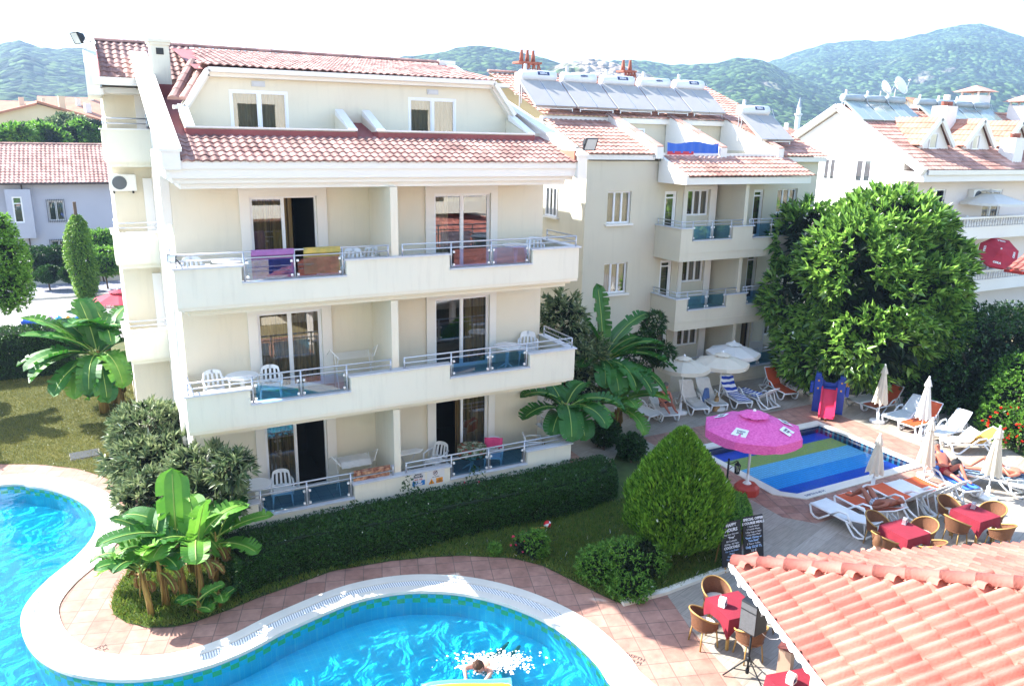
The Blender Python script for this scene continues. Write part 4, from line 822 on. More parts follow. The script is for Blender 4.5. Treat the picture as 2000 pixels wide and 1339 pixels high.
# far houses
m_fw = [M('far_wall_%d' % i, c, .9, .1, .5) for i, c in enumerate(('D8C8A8', 'E8DED0', 'D8B8A0', 'E4E2DE'))]; m_froof = M('far_roof', 'B87C60', .85, .3, .8, isl=.1)
def house(u, v, D, w, d, h, rh, label, wi=0, rz=0.0, along=True):
    p = gd(u, v, D); o = thing('house', label, 'house', (p.x, p.y, ZG), rz); T = Matrix.Translation((p.x, p.y, p.z)) @ Matrix.Rotation(rz, 4, 'Z')
    mb = MB(); mb.M = T; nb = p.z-ZG; mb.box(-w/2, w/2, 0, d, -nb, 0)
    if along: mb.prism([(0, .001), (d, .001), (d/2, rh)], -w/2, w/2, fn=lambda a, b, c: (c, a, b))
    else: mb.prism([(-w/2, .001), (w/2, .001), (0, rh)], 0, d, fn=lambda a, b, c: (a, c, b))
    mb.build('wall', m_fw[wi], o); mb = MB(); mb.M = T; e = .5
    if along:
        for s in (0, 1): mb.add([(-w/2-e, d/2, rh+.1), (w/2+e, d/2, rh+.1), (w/2+e, (-e if s == 0 else d+e), -.2), (-w/2-e, (-e if s == 0 else d+e), -.2)], [(0, 1, 2, 3)])
    else:
        for s in (-1, 1): mb.add([(0, -e, rh+.1), (0, d+e, rh+.1), (s*(w/2+e), d+e, -.2), (s*(w/2+e), -e, -.2)], [(0, 1, 2, 3)])
    r = mb.build('roof', m_froof, o, fix=False); md = r.modifiers.new('s', 'SOLIDIFY'); md.thickness = .25
    n = max(2, int(w/3.2))
    for i in range(n):
        for z in (-1.9, -4.7):
            if -z > nb: continue
            mb = MB(); mb.M = T; x = -w/2+w*(i+.5)/n; mb.box(x-.6, x+.6, -.06, .02, z, z+1.2, 1); mb.box(x-.7, x+.7, -.04, .02, z-.1, z+1.3); mb.build('window', [m_white, M('far_pane', '40506A', .2)], o)
    mb = MB(); mb.M = T; mb.box(w*.2, w*.2+.7, d*.35, d*.35+.7, 0, rh+1.1); mb.build('chimney', m_fw[wi], o); return o
house(75, 236, 90, 14, 11, 5, 1.9, 'beige gabled house with maroon window bays beyond the trees', 0, .15, False); house(12, 222, 118, 10, 9, 5, 1.5, 'pale tiled house at the left picture edge under the forest', 2, .1); house(128, 224, 135, 13, 10, 5, 1.8, 'wide red roofed house just left of the hotel gable', 1, .2)
house(160, 240, 98, 8, 9, 5, 1.4, 'small pale house with red roof beside the hotel gable', 3, .3); house(150, 212, 170, 14, 10, 5, 2.2, 'far villa with red hipped roof highest under the hill', 1, .0); house(60, 218, 160, 12, 10, 5, 1.8, 'far red roofed house behind the beige gabled house', 0, .1)
house(-22, 385, 60, 5, 8, 5, 2.0, 'peach coloured house at the left edge beside the white house', 2, 0); house(1560, 272, 150, 14, 10, 5, 2.0, 'far white house seen between the two apartment blocks', 3, .4); house(1880, 232, 110, 14, 10, 5, 2.4, 'far house with tiled roof behind the white building chimneys', 1, .2)
mn = gd(1556, 255, 420); o = thing('minaret', 'slender white minaret between the middle and right buildings', 'minaret', (mn.x, mn.y, ZG)); mb = MB(); mb.lathe([(1.4, 0), (1.4, 8+mn.z), (2.0, 8.6+mn.z), (2.0, 9.6+mn.z), (1.1, 9.6+mn.z), (1.1, 13+mn.z)], (mn.x, mn.y, ZG), 14); mb.build('shaft', m_wh, o, smooth=False); mb = MB(); mb.lathe([(1.2, 13+mn.z), (.1, 18+mn.z)], (mn.x, mn.y, ZG), 14); mb.build('spire', M('lead_grey', '8C929C', .5), o)
# ============================================================ restaurant roof
RR = thing('restaurant_pavilion', 'open restaurant pavilion with orange barrel tiled hip roof', 'pavilion', (9.1, -10.6, ZG))
c0 = gz(1430, 1104, 1.9); al = gz(1610, 1339, 1.9)-c0; al.z = 0; al.normalize(); ar = gz(2000, 1046, 1.9)-c0; ar.z = 0; ar.normalize(); ar = (ar-al*ar.dot(al)).normalized()
RS = .40; ru = Vector((0, 0, 1)); Wd = 16.0
m_tileR = M('barrel_tile', 'B06C5E', .7, .3, 1.2, .35, 25, isl=.24, col2='8E5046')
mb = MB(); l_ = math.sqrt(1+RS*RS)
tile_roof(mb, c0+ru*.03, al, ar+ru*RS, Wd, 7.6*l_, .2, .42, .10, 8, .035, lambda a, b: a > b/l_-.1, wave='b', jit=.012); mb.build('side_tiles', m_tileR, RR, smooth=True, fix=False)
mb = MB(); tile_roof(mb, c0+ru*.03, ar, al+ru*RS, Wd, 7.6*l_, .2, .42, .09, 7, .03, lambda a, b: a > b/l_-.1, wave='b'); mb.build('rear_tiles', m_tileR, RR, smooth=True, fix=False)
mb = MB(); hp = c0+(al+ar)*7.6+ru*(RS*7.6); ridge_caps(mb, c0+ru*.10+(al+ar)*.02, hp+ru*.12, .135, .46, 0, 9); mb.build('hip_caps', m_tileR, RR, smooth=True, fix=False)
mb = MB(); q = [c0, c0+al*Wd, c0+al*Wd+ar*7.6+ru*RS*7.6, hp]; mb.add(q, [(0, 1, 2, 3)]); q = [c0, c0+ar*Wd, c0+ar*Wd+al*7.6+ru*RS*7.6, hp]; mb.add(q, [(0, 1, 2, 3)]); mb.build('roof_deck', m_flash, RR, fix=False)
mb = MB()
for a in (al, ar):
    b = ar if a is al else al; mb.bar(c0-b*.03-a*.05+ru*.0, c0+a*Wd-b*.03, .04, .08); mb.bar(c0+b*.3-ru*.12, c0+b*.3+a*Wd-ru*.12, .08, .2)
mb.build('fascia', m_white, RR)
mb = MB()
mb.grid(lambda u, v: tuple(c0+al*(14*u)-ar*.055+ru*(.02-v*(.05+.05*abs(math.sin(u*PI*60))))), 480, 2)
mb.build('scalloped_trim', m_white, RR)
mb = MB()
for p in (c0+al*1.2+ar*1.2, c0+al*6+ar*1.2, c0+al*11+ar*1.2, c0+ar*6+al*1.2, c0+ar*11+al*1.2): mb.box(p.x-.12, p.x+.12, p.y-.12, p.y+.12, ZG, 2.2)
mb.build('post', m_trim, RR)

# ============================================================ block the picture was taken from (seen mirrored in the windows)
OB = thing('apartment_building', 'cream block behind the viewer, mirrored in the hotel doors', 'building', (0, -21.3, ZG)); hs = [(x, x+1.9, z, z+2.1) for x in (-10.5, -6.2, -1.9, 2.4, 6.7, 11.0, 15.3) for z in (-.3, 2.6, 5.5, 8.4)]
mb = MB(); wall_with_holes(mb, -14, 20, ZG, 12, -21.5, -21.3, hs); mb.build('wall', m_wallA, OB)
mb = MB()
for h in hs: mb.quad((h[0], -21.45, h[2]), (h[1], -21.45, h[2]), (h[1], -21.45, h[3]), (h[0], -21.45, h[3]))
mb.build('pane', M('mirrored_pane', '14181C', .08, .1), OB, fix=False)
mb = MB()
for z in (2.2, 5.1): mb.box(-13, 19, -21.3, -20.2, z-.15, z); mb.box(-13, 19, -20.3, -20.2, z, z+.5)
mb.build('balcony', m_par, OB)
mb = MB()
for z in (2.2, 5.1): mb.tube([(-13, -20.25, z+.95), (19, -20.25, z+.95)], .03, 6); mb.tube([(-13, -20.25, z+.75), (19, -20.25, z+.75)], .025, 6)
mb.build('railing', m_alu, OB)
# ============================================================ vegetation
m_bark = M('bark', '6A5848', .95, .4, 3, .6, 15, stretch=(6, 6, 1)); m_stemb = M('banana_stem', 'A89048', .8, .5, 2, .4, 18, stretch=(8, 8, 1.2), col2='7C5A34')
m_ban = M('banana_leaf', '3C7A24', .5, .4, 1.6, .25, 60, col2='22581C', tl=.28); m_banl = M('banana_leaf_light', '74A83A', .5, .35, 1.6, .25, 60, col2='40802A', tl=.35); m_dry = M('dry_banana_leaf', '8C6C3C', .9, .4, 3, .4, 30, col2='5C4426'); m_rib = M('banana_rib', '94AC50', .5, .1)
def tree(name, label, base, lobes, n, k, ln, wd, mat, spread=.6, up=.2, trunk=.16, group=None, thr=-.25, nsc=.8, limbs=True, rmin=.7, core=None, crown='crown', bend=.15, fold=.3, cat='tree', mid=.45, off=0):
    base = Vector(base); o = thing(name, label, cat, base, 0, group)
    P, O = shell(lobes, n, rmin, 1.08, .68); P, O = clump(P, O, thr, nsc); Pk, D, L = rosettes(P, O, k, spread, ln, .3, up, off)
    leaves(crown, Pk, D, L, wd*rng.uniform(.7, 1.25, len(L)), mat, o, fold, bend, mid)
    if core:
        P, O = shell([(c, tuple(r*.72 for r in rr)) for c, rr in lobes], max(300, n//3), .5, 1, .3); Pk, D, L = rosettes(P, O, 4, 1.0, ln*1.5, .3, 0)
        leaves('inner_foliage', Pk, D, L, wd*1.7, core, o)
    mb = MB(); c = Vector(np.mean([l[0] for l in lobes], 0)); f = base+(c-base)*.55
    pts = [base-Vector((0, 0, .05)), base.lerp(f, .5)+Vector((random.uniform(-.1, .1), random.uniform(-.1, .1), 0)), f]
    mb.tube(pts, [trunk, trunk*.8, trunk*.65], 8)
    if limbs:
        for cc, rr in lobes:
            t = Vector(cc); m = f.lerp(t, .5)+Vector((0, 0, -.15*rr[2])); mb.tube([f, m, t, t+Vector((random.uniform(-.3, .3)*rr[0], random.uniform(-.3, .3)*rr[1], rr[2]*.5))], [trunk*.55, trunk*.4, trunk*.25, trunk*.1], 6)
    mb.build('trunk', m_bark, o, smooth=True); return o
def flowers(o, lobes, n, size, mat, name='flower', zc=-1e9):
    P, O = shell(lobes, n, .98, 1.12, .9, zc); Pk, D, L = rosettes(P, O, 5, .5, size, .2, .2); leaves(name, Pk, D, L, size*.8, mat, o, .3, -.1)
def blob(c, r, n, s=.75, flat=.8):
    """a handful of lobes scattered round a centre"""
    return [(c, (r*.75, r*.75, r*.75*flat))]+[((c[0]+random.uniform(-s, s)*r*.8, c[1]+random.uniform(-s, s)*r*.8, c[2]+random.uniform(-s, s)*r*.6*flat), (r*random.uniform(.35, .55),)*2+(r*random.uniform(.3, .45)*flat,)) for _ in range(n)]
def banana_leaf(mb, base, az, el, L, W, droop, n=16, mi=0, petiole=.18):
    p = Vector(base); pts = [p.copy()]; dirs = []; h = Vector((math.cos(az), math.sin(az), 0)); sd = Vector((-math.sin(az), math.cos(az), 0))
    for i in range(n+1):
        t = i/n; a = el-droop*t**1.25; d = h*math.cos(a)+Vector((0, 0, math.sin(a))); dirs.append(d); p = p+d*(L/n); pts.append(p.copy())
    i0 = int(n*petiole); tw = random.uniform(-.5, .5); rp = random.random()
    for i in range(i0, n):
        t0, t1 = (i-i0)/(n-i0), (i+1-i0)/(n-i0); wf = lambda t: 1.32*W*min(1, (t*5+.12))**.6*(1 if t < .72 else math.sqrt(max(0, 1-((t-.72)/.28)**2)))
        nm = sd.cross(dirs[i]).normalized()
        for s in (-1, 1):
            torn = random.random() < .5*rp+.14; sag = .28+(random.uniform(.1, .9) if torn else 0)
            a, b = pts[i], pts[i+1]; fw = dirs[i]*(L/n); sv = (sd*s*math.cos(tw*.3)-nm*sag*.6+Vector((0, 0, -.22*sag))).normalized()
            c0 = a+sv*wf(t0)+fw*(.5 if not torn else .65); c1 = b+sv*wf(t1)+fw*(.5 if not torn else .35)
            m0 = a+sd*s*wf(t0)*.5+fw*.25+nm*.02; m1 = b+sd*s*wf(t1)*.5+fw*.25+nm*.02
            mb.add([a, b, m1, m0], [(0, 1, 2, 3)], mi); mb.add([m0, m1, c1, c0], [(0, 1, 2, 3)], mi)
    mb.tube(pts[:n], [.020*(1-.8*i/n)+.004 for i in range(n)], 5, 2, False)
def banana(name, label, base, h, specs, group=None, r=.11, lean=(0, 0), mi=None, fruit=False):
    base = Vector(base); o = thing(name, label, 'banana plant', base, 0, group); top = base+Vector((lean[0], lean[1], h)); mb = MB()
    mb.tube([base-Vector((0, 0, .03)), base.lerp(top, .35)+Vector((random.uniform(-.03, .03), 0, 0)), base.lerp(top, .7), top, top+Vector((0, 0, .25))], [r*1.25, r*1.05, r*.8, r*.5, r*.25], 9)
    for i in range(7):
        a = random.uniform(0, 6.3); z = random.uniform(.1, .8); q = base.lerp(top, z); mb.bar(q+Vector((math.cos(a)*r*.9, math.sin(a)*r*.9, .25)), q+Vector((math.cos(a)*r*1.5, math.sin(a)*r*1.5, -.25)), .07, .015)
    mb.build('stem', m_stemb, o, smooth=True); mb = MB()
    for az, el, L, W, dr in specs: banana_leaf(mb, top+Vector((0, 0, random.uniform(-.1, .2))), az, el, L, W, dr, 16, mi if mi is not None else (1 if random.random() < (.6 if h < 1.3 else .12) else 0))
    for i in range(4): banana_leaf(mb, top-Vector((0, 0, random.uniform(.05, .35)*h)), random.uniform(0, 6.3), random.uniform(-.3, .5), min(1.1, h*.55), .07, 1.7, 10, 3)
    mb.build('leaves', [m_ban, m_banl, m_rib, m_dry], o, smooth=True, fix=False); return o
def fan(n, L, W, el=(.3, 1.2), dr=(.9, 1.9), a0=0): return [(a0+2*PI*i/n+random.uniform(-.3, .3), random.uniform(*el), L*random.uniform(.75, 1.1), W*random.uniform(.8, 1.1), random.uniform(*dr)) for i in range(n)]
L_rub = leafmat('rubber_leaf', ['1A4214', '265A1C', '367226', '4C8E32', '6CA842', '94C056'], .25, .36, .6); L_dk = leafmat('dark_leaf', ['16330F', '1E4014', '2A4E1A', '345C20'], .4, .2)
L_loq = leafmat('loquat_leaf', ['3A5632', '4C6A3C', '66804E', '909C70'], .45, .2); L_thu = leafmat('thuja_spray', ['305A10', '42741A', '5C9024', '7CAA34'], .55, .35); L_hed = leafmat('hedge_leaf', ['183410', '20400F', '2C5218', '3C6622'], .4, .2)
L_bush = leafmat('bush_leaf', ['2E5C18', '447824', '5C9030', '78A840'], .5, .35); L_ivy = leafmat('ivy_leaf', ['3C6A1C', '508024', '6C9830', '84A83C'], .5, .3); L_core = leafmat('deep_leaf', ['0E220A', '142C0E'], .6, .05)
L_red = leafmat('petal_orange', ['D8401C', 'E05A28', 'C83018'], .6, .3); L_pk = leafmat('petal_pink', ['D84A6A', 'E06A80', 'C83A58'], .6, .3)
# --- large rubber tree by the small pool
cb = lambda u, v, D: tuple(gd(u, v, D))
rt_l = [(cb(1720, 570, 30), (2.7, 2.6, 2.5)), (cb(1730, 470, 30.5), (2.4, 2.2, 1.9)), (cb(1660, 520, 29.5), (1.9, 1.9, 1.8)), (cb(1795, 540, 30), (1.8, 1.8, 1.8)), (cb(1700, 660, 29.3), (2.2, 2.0, 1.7)), (cb(1800, 640, 30), (1.5, 1.5, 1.4)), (cb(1640, 600, 30), (1.6, 1.6, 1.6)), (cb(1580, 470, 31.5), (1.4, 1.4, 1.5)), (cb(1575, 590, 31), (1.6, 1.6, 1.8)), (cb(1600, 690, 30.5), (1.6, 1.5, 1.3)), (cb(1740, 425, 31), (1.3, 1.3, 1.0))]
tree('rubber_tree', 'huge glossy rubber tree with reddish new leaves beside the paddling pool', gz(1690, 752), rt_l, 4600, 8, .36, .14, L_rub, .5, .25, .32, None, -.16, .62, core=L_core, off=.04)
# --- dark trees and shrubs at the right edge
tree('dark_tree', 'dark shaded tree between the rubber tree and the right picture edge', gz(1880, 770), [(cb(1880, 690, 30), (2.6, 2.4, 2.0)), (cb(1960, 680, 31), (2.2, 2.2, 1.7)), (cb(1830, 740, 29.5), (1.6, 1.6, 1.2)), (cb(1995, 660, 33), (2.0, 2, 1.5))], 5000, 4, .15, .07, L_dk, .8, .1, .2, None, -.3, core=L_core)
tree('dark_bush', 'deep green bush behind the orange loungers by the paddling pool', gz(1880, 800), [(cb(1865, 775, 30.5), (1.2, 1.2, .9)), (cb(1930, 770, 29.5), (1.2, 1.2, 1.1)), (cb(1800, 755, 31.5), (.9, .9, .7))], 2600, 4, .11, .055, L_dk, .8, .2, .06, None, -.4, core=L_core)
fb = [(cb(1985, 790, 27), (1.0, 1.0, 1.2)), (cb(1960, 825, 26.8), (.8, .8, .75)), (cb(2010, 850, 26), (.9, .9, .8)), (cb(1995, 735, 27.5), (.8, .8, .8))]
o = tree('flowering_bush', 'sunlit trumpet vine bush with orange red flowers at the right edge', gz(1990, 880), fb, 2300, 5, .11, .05, L_bush, .7, .2, .05, None, -.5, core=L_core); flowers(o, [(cb(1962, 822, 26.2), (.75, .5, .45)), (cb(1992, 850, 25.4), (.5, .4, .35))], 60, .09, L_red)
# --- thuja cone
tb = gz(1316, 1080); TH = zat_ = None
tb = Vector((tb.x, tb.y, ZG)); th = tree('thuja', 'bright green cone shaped thuja beside the chalkboards', tb, [(tuple(tb+Vector((0, 0, 1.25))), (.3, .3, .3))], 30, 2, .1, .05, L_thu, limbs=False)
for c in CH[th.name][:]:
    if c.name.startswith('crown'): bpy.data.objects.remove(c); CH[th.name].remove(c)
n = 30000; zz = rng.uniform(0, 1, n); prof = np.interp(zz, [0, .06, .18, .33, .5, .68, .84, .94, 1], [.32, .66, .92, 1.0, .93, .70, .40, .17, .03])*1.2
aa = rng.uniform(0, 2*PI, n); lump = 1+.07*np.sin(aa*5+zz*9)+.06*np.sin(aa*9-zz*14); rr = prof*lump*rng.uniform(.82, 1.03, n); Hh = gd(1318, 812, (tb-CAM).dot(FW)).z-tb.z-.3
P = np.c_[tb.x+rr*np.cos(aa), tb.y+rr*np.sin(aa), tb.z+.22+zz*Hh]; D = np.c_[np.cos(aa)*.55, np.sin(aa)*.55, np.full(n, 1.0)]+rng.normal(0, .22, (n, 3))
leaves('crown', P, D, rng.uniform(.09, .2, n), .05, L_thu, th, .2, -.05); q = (rng.uniform(0, 1, 5000)**.5)
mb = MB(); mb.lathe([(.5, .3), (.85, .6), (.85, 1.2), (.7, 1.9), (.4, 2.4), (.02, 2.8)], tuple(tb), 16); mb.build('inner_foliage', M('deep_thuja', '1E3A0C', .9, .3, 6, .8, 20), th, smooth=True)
# --- clipped hedges: solid core + leaf skin
def hedge(name, label, poly, H_, n, ln, mat, rnd=.35, lump=.06, core='hedge_core'):
    A = np.array([tuple(p) for p in poly]); c = A.mean(0); o = thing(name, label, 'hedge', (c[0], c[1], ZG))
    def edge(P):
        d = np.full(len(P), 1e9)
        for i in range(len(A)):
            a, b = A[i], A[(i+1) % len(A)]; ab = b-a; t = np.clip(((P-a)@ab)/(ab@ab), 0, 1); d = np.minimum(d, np.linalg.norm(P-(a+t[:, None]*ab), axis=1))
        return d
    def height(P):
        d = edge(P); k = np.clip(d/rnd, 0, 1); b = np.array([noise.noise(Vector((p[0]*1.4, p[1]*1.4, 3)))+.6*noise.noise(Vector((p[0]*4, p[1]*4, 7))) for p in P]); return H_*(1-.45*(1-k)**2.2)+b*lump
    per = sum(np.linalg.norm(A[i]-A[i-1]) for i in range(len(A))); area = abs(sum(A[i-1][0]*A[i][1]-A[i][0]*A[i-1][1] for i in range(len(A))))/2; ft = area/(area+per*H_*.6)
    T_ = scatter(poly, int(n*ft*2.2))[:int(n*ft)]; zt = height(T_); V1 = np.c_[T_, ZG+zt-.03]; d1 = rng.normal(0, .6, V1.shape); d1[:, 2] += .7
    ns = n-len(T_); Q = []; Dn = []
    w_ = np.array([np.linalg.norm(A[i]-A[i-1]) for i in range(len(A))]); e = rng.choice(len(A), ns, p=w_/w_.sum()); t = rng.uniform(0, 1, ns)[:, None]; a = A[e-1]; b = A[e]; p2 = a+(b-a)*t; nn = np.c_[(b-a)[:, 1], -(b-a)[:, 0]]; nn /= np.linalg.norm(nn, axis=1, keepdims=True)
    sg = np.where(inside(p2+nn*.05, poly), -1, 1)[:, None]; nn = nn*sg; zs = rng.uniform(0, 1, ns); bul = np.array([noise.noise(Vector((p[0]*1.6, p[1]*1.6, z*1.5))) for p, z in zip(p2, zs)])[:, None]*lump*1.2
    p2 = p2+nn*(bul-.25*np.clip(zs-.55, 0, 1)[:, None]**1.5*rnd/.35); V2 = np.c_[p2, ZG+zs*H_*.95]; d2 = np.c_[nn, np.full(ns, .35)]+rng.normal(0, .6, (ns, 3))
    Pp = np.r_[V1, V2]; Dd = np.r_[d1, d2]; leaves('foliage', Pp, Dd, ln*rng.uniform(.6, 1.4, len(Pp)), ln*.55, mat, o, .3, .1)
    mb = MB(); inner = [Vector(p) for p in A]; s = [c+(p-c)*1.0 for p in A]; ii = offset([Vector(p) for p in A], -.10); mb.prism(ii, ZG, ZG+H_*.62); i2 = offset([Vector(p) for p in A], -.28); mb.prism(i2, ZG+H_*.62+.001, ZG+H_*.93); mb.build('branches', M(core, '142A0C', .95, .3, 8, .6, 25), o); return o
hp_ = [Vector(p) for p in ((1.75, -3.7), (2.5, -3.5), (3.3, -3.35), (5.4, -3.5), (7.2, -3.42), (9.8, -3.55), (11.0, -3.55), (12.0, -3.2), (12.45, -2.5), (12.3, -1.92), (1.7, -1.92))]
hedge('hedge', 'wide dark clipped hedge in front of the ground floor balconies', hp_, .88, 80000, .06, L_hed, .5, .07)
hedge('hedge', 'tall dark hedge between the lawn and the street', [Vector(p) for p in ((-16, 16.2), (-2.5, 15.9), (-1.6, 16.2), (-1.6, 17.4), (-16, 17.7))], 1.95, 30000, .10, L_hed, .3, .08)
hedge('hedge', 'small clipped hedge behind the cone shaped thuja', pl([(1395, 1015), (1440, 1060), (1466, 1048), (1455, 1000), (1400, 985)]), .62, 6000, .06, L_bush, .2, .05)
# --- shrubs in the bed
tree('shrub', 'light green feathery shrub left of the thuja', gz(1200, 1160), [(tuple(gz(1170, 1130)+Vector((0, 0, .35))), (.55, .5, .42)), (tuple(gz(1215, 1130)+Vector((0, 0, .45))), (.6, .6, .5)), (tuple(gz(1260, 1120)+Vector((0, 0, .4))), (.55, .5, .5)), (tuple(gz(1230, 1160)+Vector((0, 0, .2))), (.5, .45, .3))], 2600, 5, .075, .032, L_bush, .9, .1, .03, 'shrubs in the bed', -.5, core=L_core, cat='shrub')
o = tree('rose_bush', 'small bush with red roses at the edge of the pink path', gz(1045, 1100), [(tuple(gz(1045, 1090)+Vector((0, 0, .35))), (.33, .3, .38)), (tuple(gz(1020, 1085)+Vector((0, 0, .3))), (.2, .2, .3))], 650, 5, .07, .035, L_bush, .9, .1, .02, None, -.6, core=L_core, cat='shrub'); flowers(o, [(tuple(gz(1018, 1085)+Vector((0, 0, .38))), (.24, .22, .22))], 9, .06, L_pk)
tree('small_shrub', 'little round green shrub left of the red rose bush', gz(966, 1085), [(tuple(gz(966, 1082)+Vector((0, 0, .14))), (.16, .16, .16))], 160, 5, .06, .03, L_bush, .9, .1, .015, None, -.7, cat='shrub')
for u, y, zc, lab in ((800, -2.15, .2, 'leggy rose climbing in front of the pool hours sign'), (930, -2.1, .1, 'thin rose stems rising from the hedge below the flowered table'), (690, -2.2, -.1, 'small rose sprig on the hedge left of the cat patterned cloth')):
    p = gy(u, 950, y); c = (p.x, y, zc); o = tree('rose_bush', lab, (p.x, y, ZG), [(c, (.26, .2, .45)), ((c[0]+.15, y-.05, zc-.3), (.25, .2, .3))], 130, 4, .06, .035, L_hed, .9, .1, .015, None, -.9, cat='shrub'); flowers(o, [(c, (.3, .25, .3))], 3, .05, L_pk)
tree('round_bush', 'dark round bush right of the hedge under the banana leaves', gz(1180, 880), [(tuple(gz(1180, 868)+Vector((0, 0, .45))), (.5, .5, .45))], 1100, 4, .08, .045, L_dk, .8, .2, .03, None, -.8, core=L_core, cat='shrub')
tree('round_bush', 'dark round bush between the hedge and the thuja tip', gz(1232, 905), [(tuple(gz(1232, 895)+Vector((0, 0, .4))), (.45, .45, .42))], 1000, 4, .08, .045, L_dk, .8, .2, .03, None, -.8, core=L_core, cat='shrub')
# --- loquat at the hotel corner
lq = [(cb(290, 830, 21.5), (.95, .9, .55)), (cb(330, 900, 21), (1.25, 1.0, .75)), (cb(265, 905, 21), (.75, .7, .8)), (cb(395, 925, 18.2), (.75, .6, .6)), (cb(452, 915, 17.4), (.4, .35, .38)), (cb(310, 970, 19.8), (1.0, .8, .6)), (cb(410, 975, 17.6), (.7, .5, .5))]
tree('loquat_tree', 'grey green loquat tree at the left corner of the hotel block', gz(330, 1075), lq, 1150, 10, .24, .065, L_loq, .75, .35, .09, None, -.4, .9, core=L_core, off=.03)
tree('loquat_tree', 'grey green loquat tree behind the right corner of the hotel block', (13.3, 2.0, ZG), [((13.1, 1.8, 3.3), (.7, .9, .9)), ((13.3, 2.0, 2.2), (1.2, 1.1, 1.0)), ((14.2, 2.2, 2.1), (.9, .9, .7)), ((13.6, 1.7, 1.0), (1.0, 1.0, .9))], 620, 9, .24, .065, L_loq, .75, .35, .08, None, -.4, .9, core=L_core)
tree('umbrella_plant', 'young umbrella leaf tree against the middle block corner', gz(1283, 770), [(cb(1278, 632, 27.5), (.35, .35, .38)), (cb(1258, 668, 27.5), (.45, .4, .4)), (cb(1290, 690, 27.5), (.42, .4, .35)), (cb(1250, 700, 27.5), (.5, .5, .4))], 260, 8, .20, .07, L_dk, .9, .1, .04, None, -.6, off=.05)
# --- bananas
r_ = random.uniform
clump_b = [((297, 1204), 1.0, (-.12, .1), fan(7, 1.0, .16, (.5, 1.4))), ((328, 1184), 1.18, (-.1, .05), fan(7, 1.05, .16, (.5, 1.4), a0=.5)), ((362, 1166), 1.25, (-.05, .1), [(1.4, 1.45, 1.45, .26, .35), (2.6, .9, 1.3, .24, 1.2), (4.2, .8, 1.2, .24, 1.4), (.2, .8, 1.3, .24, 1.3), (3.4, .6, 1.6, .22, .9)]), ((393, 1168), 1.18, (.02, 0), [(5.3, 1.4, 1.3, .2, .3), (.3, .9, 1.35, .22, 1.2), (1.6, 1.1, 1.2, .24, .9), (3.3, .7, 1.2, .22, 1.5), (4.6, .7, 1.1, .22, 1.6)]), ((420, 1140), 1.0, (.1, .05), [(6.1, .55, 1.3, .18, .6), (5.5, .35, 1.1, .2, .9), (.7, 1.0, 1.2, .24, .8), (2.2, .9, 1.1, .2, 1.2)])]
bl = ['leftmost stem of the banana clump nearest the pool coping', 'second stem of the front banana clump, among drooping leaves', 'tallest stem of the front banana clump with the big upright leaf', 'stem of the front banana clump with a rolled young leaf', 'short rightmost banana stem beside the clipped hedge']
for ((u, v), h, ln_, sp), lab in zip(clump_b, bl): banana('banana_plant', lab, gz(u, v), h, sp, 'banana plants in the front clump', .058, ln_)
for (u, v), h, lab in (((318, 1140), .95, 'banana plant at the back left of the front clump under the loquat'), ((375, 1120), .9, 'banana plant at the back of the front clump beside the hedge'), ((280, 1150), .7, 'short leafy banana plant at the left flank of the front clump')): banana('banana_plant', lab, gz(u, v), h, fan(7, 1.1, .17, (.4, 1.4), (.8, 1.6)), 'banana plants in the front clump', .055)
banana('banana_plant', 'low banana plant in front of the tall one by the sun loungers', gz(1205, 850), 1.0, fan(10, 1.7, .26, (.1, 1.2), (.9, 1.7)), 'banana plants between the buildings', .1)
b2 = gz(240, 800); banana('banana_plant', 'low banana plant against the side balcony base on the lawn', b2, 1.2, fan(9, 1.7, .27, (.1, 1.2), (.9, 1.8)), 'banana plants on the lawn', .11)
for u, v, lab in ((390, 1200, 'low banana sucker at the foot of the front clump'), (430, 1185, 'low banana sucker beside the clipped hedge foot')): banana('banana_sucker', lab, gz(u, v), .18, fan(5, .55, .12, (.3, 1.0), (.6, 1.4)), None, .03)
b0 = gz(205, 805); banana('banana_plant', 'big banana plant on the lawn beside the side balconies', b0, 2.05, [(2.6, .75, 2.9, .30, .75), (3.0, .4, 2.6, .3, 1.1), (3.4, .25, 2.4, .32, 1.3), (3.9, .1, 2.2, .3, 1.2), (4.5, .3, 2.2, .3, 1.9), (5.1, .4, 2.3, .32, 2.0), (5.7, .35, 2.0, .28, 1.7), (1.9, 1.25, 2.3, .3, .7), (1.2, 1.1, 1.8, .28, .9), (2.9, .75, 2.6, .3, .9), (4.8, .2, 2.4, .3, 1.9), (3.6, .5, 2.5, .3, 1.2), (.4, .8, 1.3, .26, 1.2), (2.3, 1.0, 2.2, .28, 1.0), (4.2, -.1, 2.1, .28, 1.2), (3.2, .9, 1.9, .3, .9)], 'banana plants on the lawn', .14)
banana('banana_plant', 'shorter banana plant behind the big one on the lawn', b0+Vector((.35, .9, 0)), 2.5, fan(11, 1.8, .28, (.4, 1.35), (.7, 1.5)), 'banana plants on the lawn', .12)
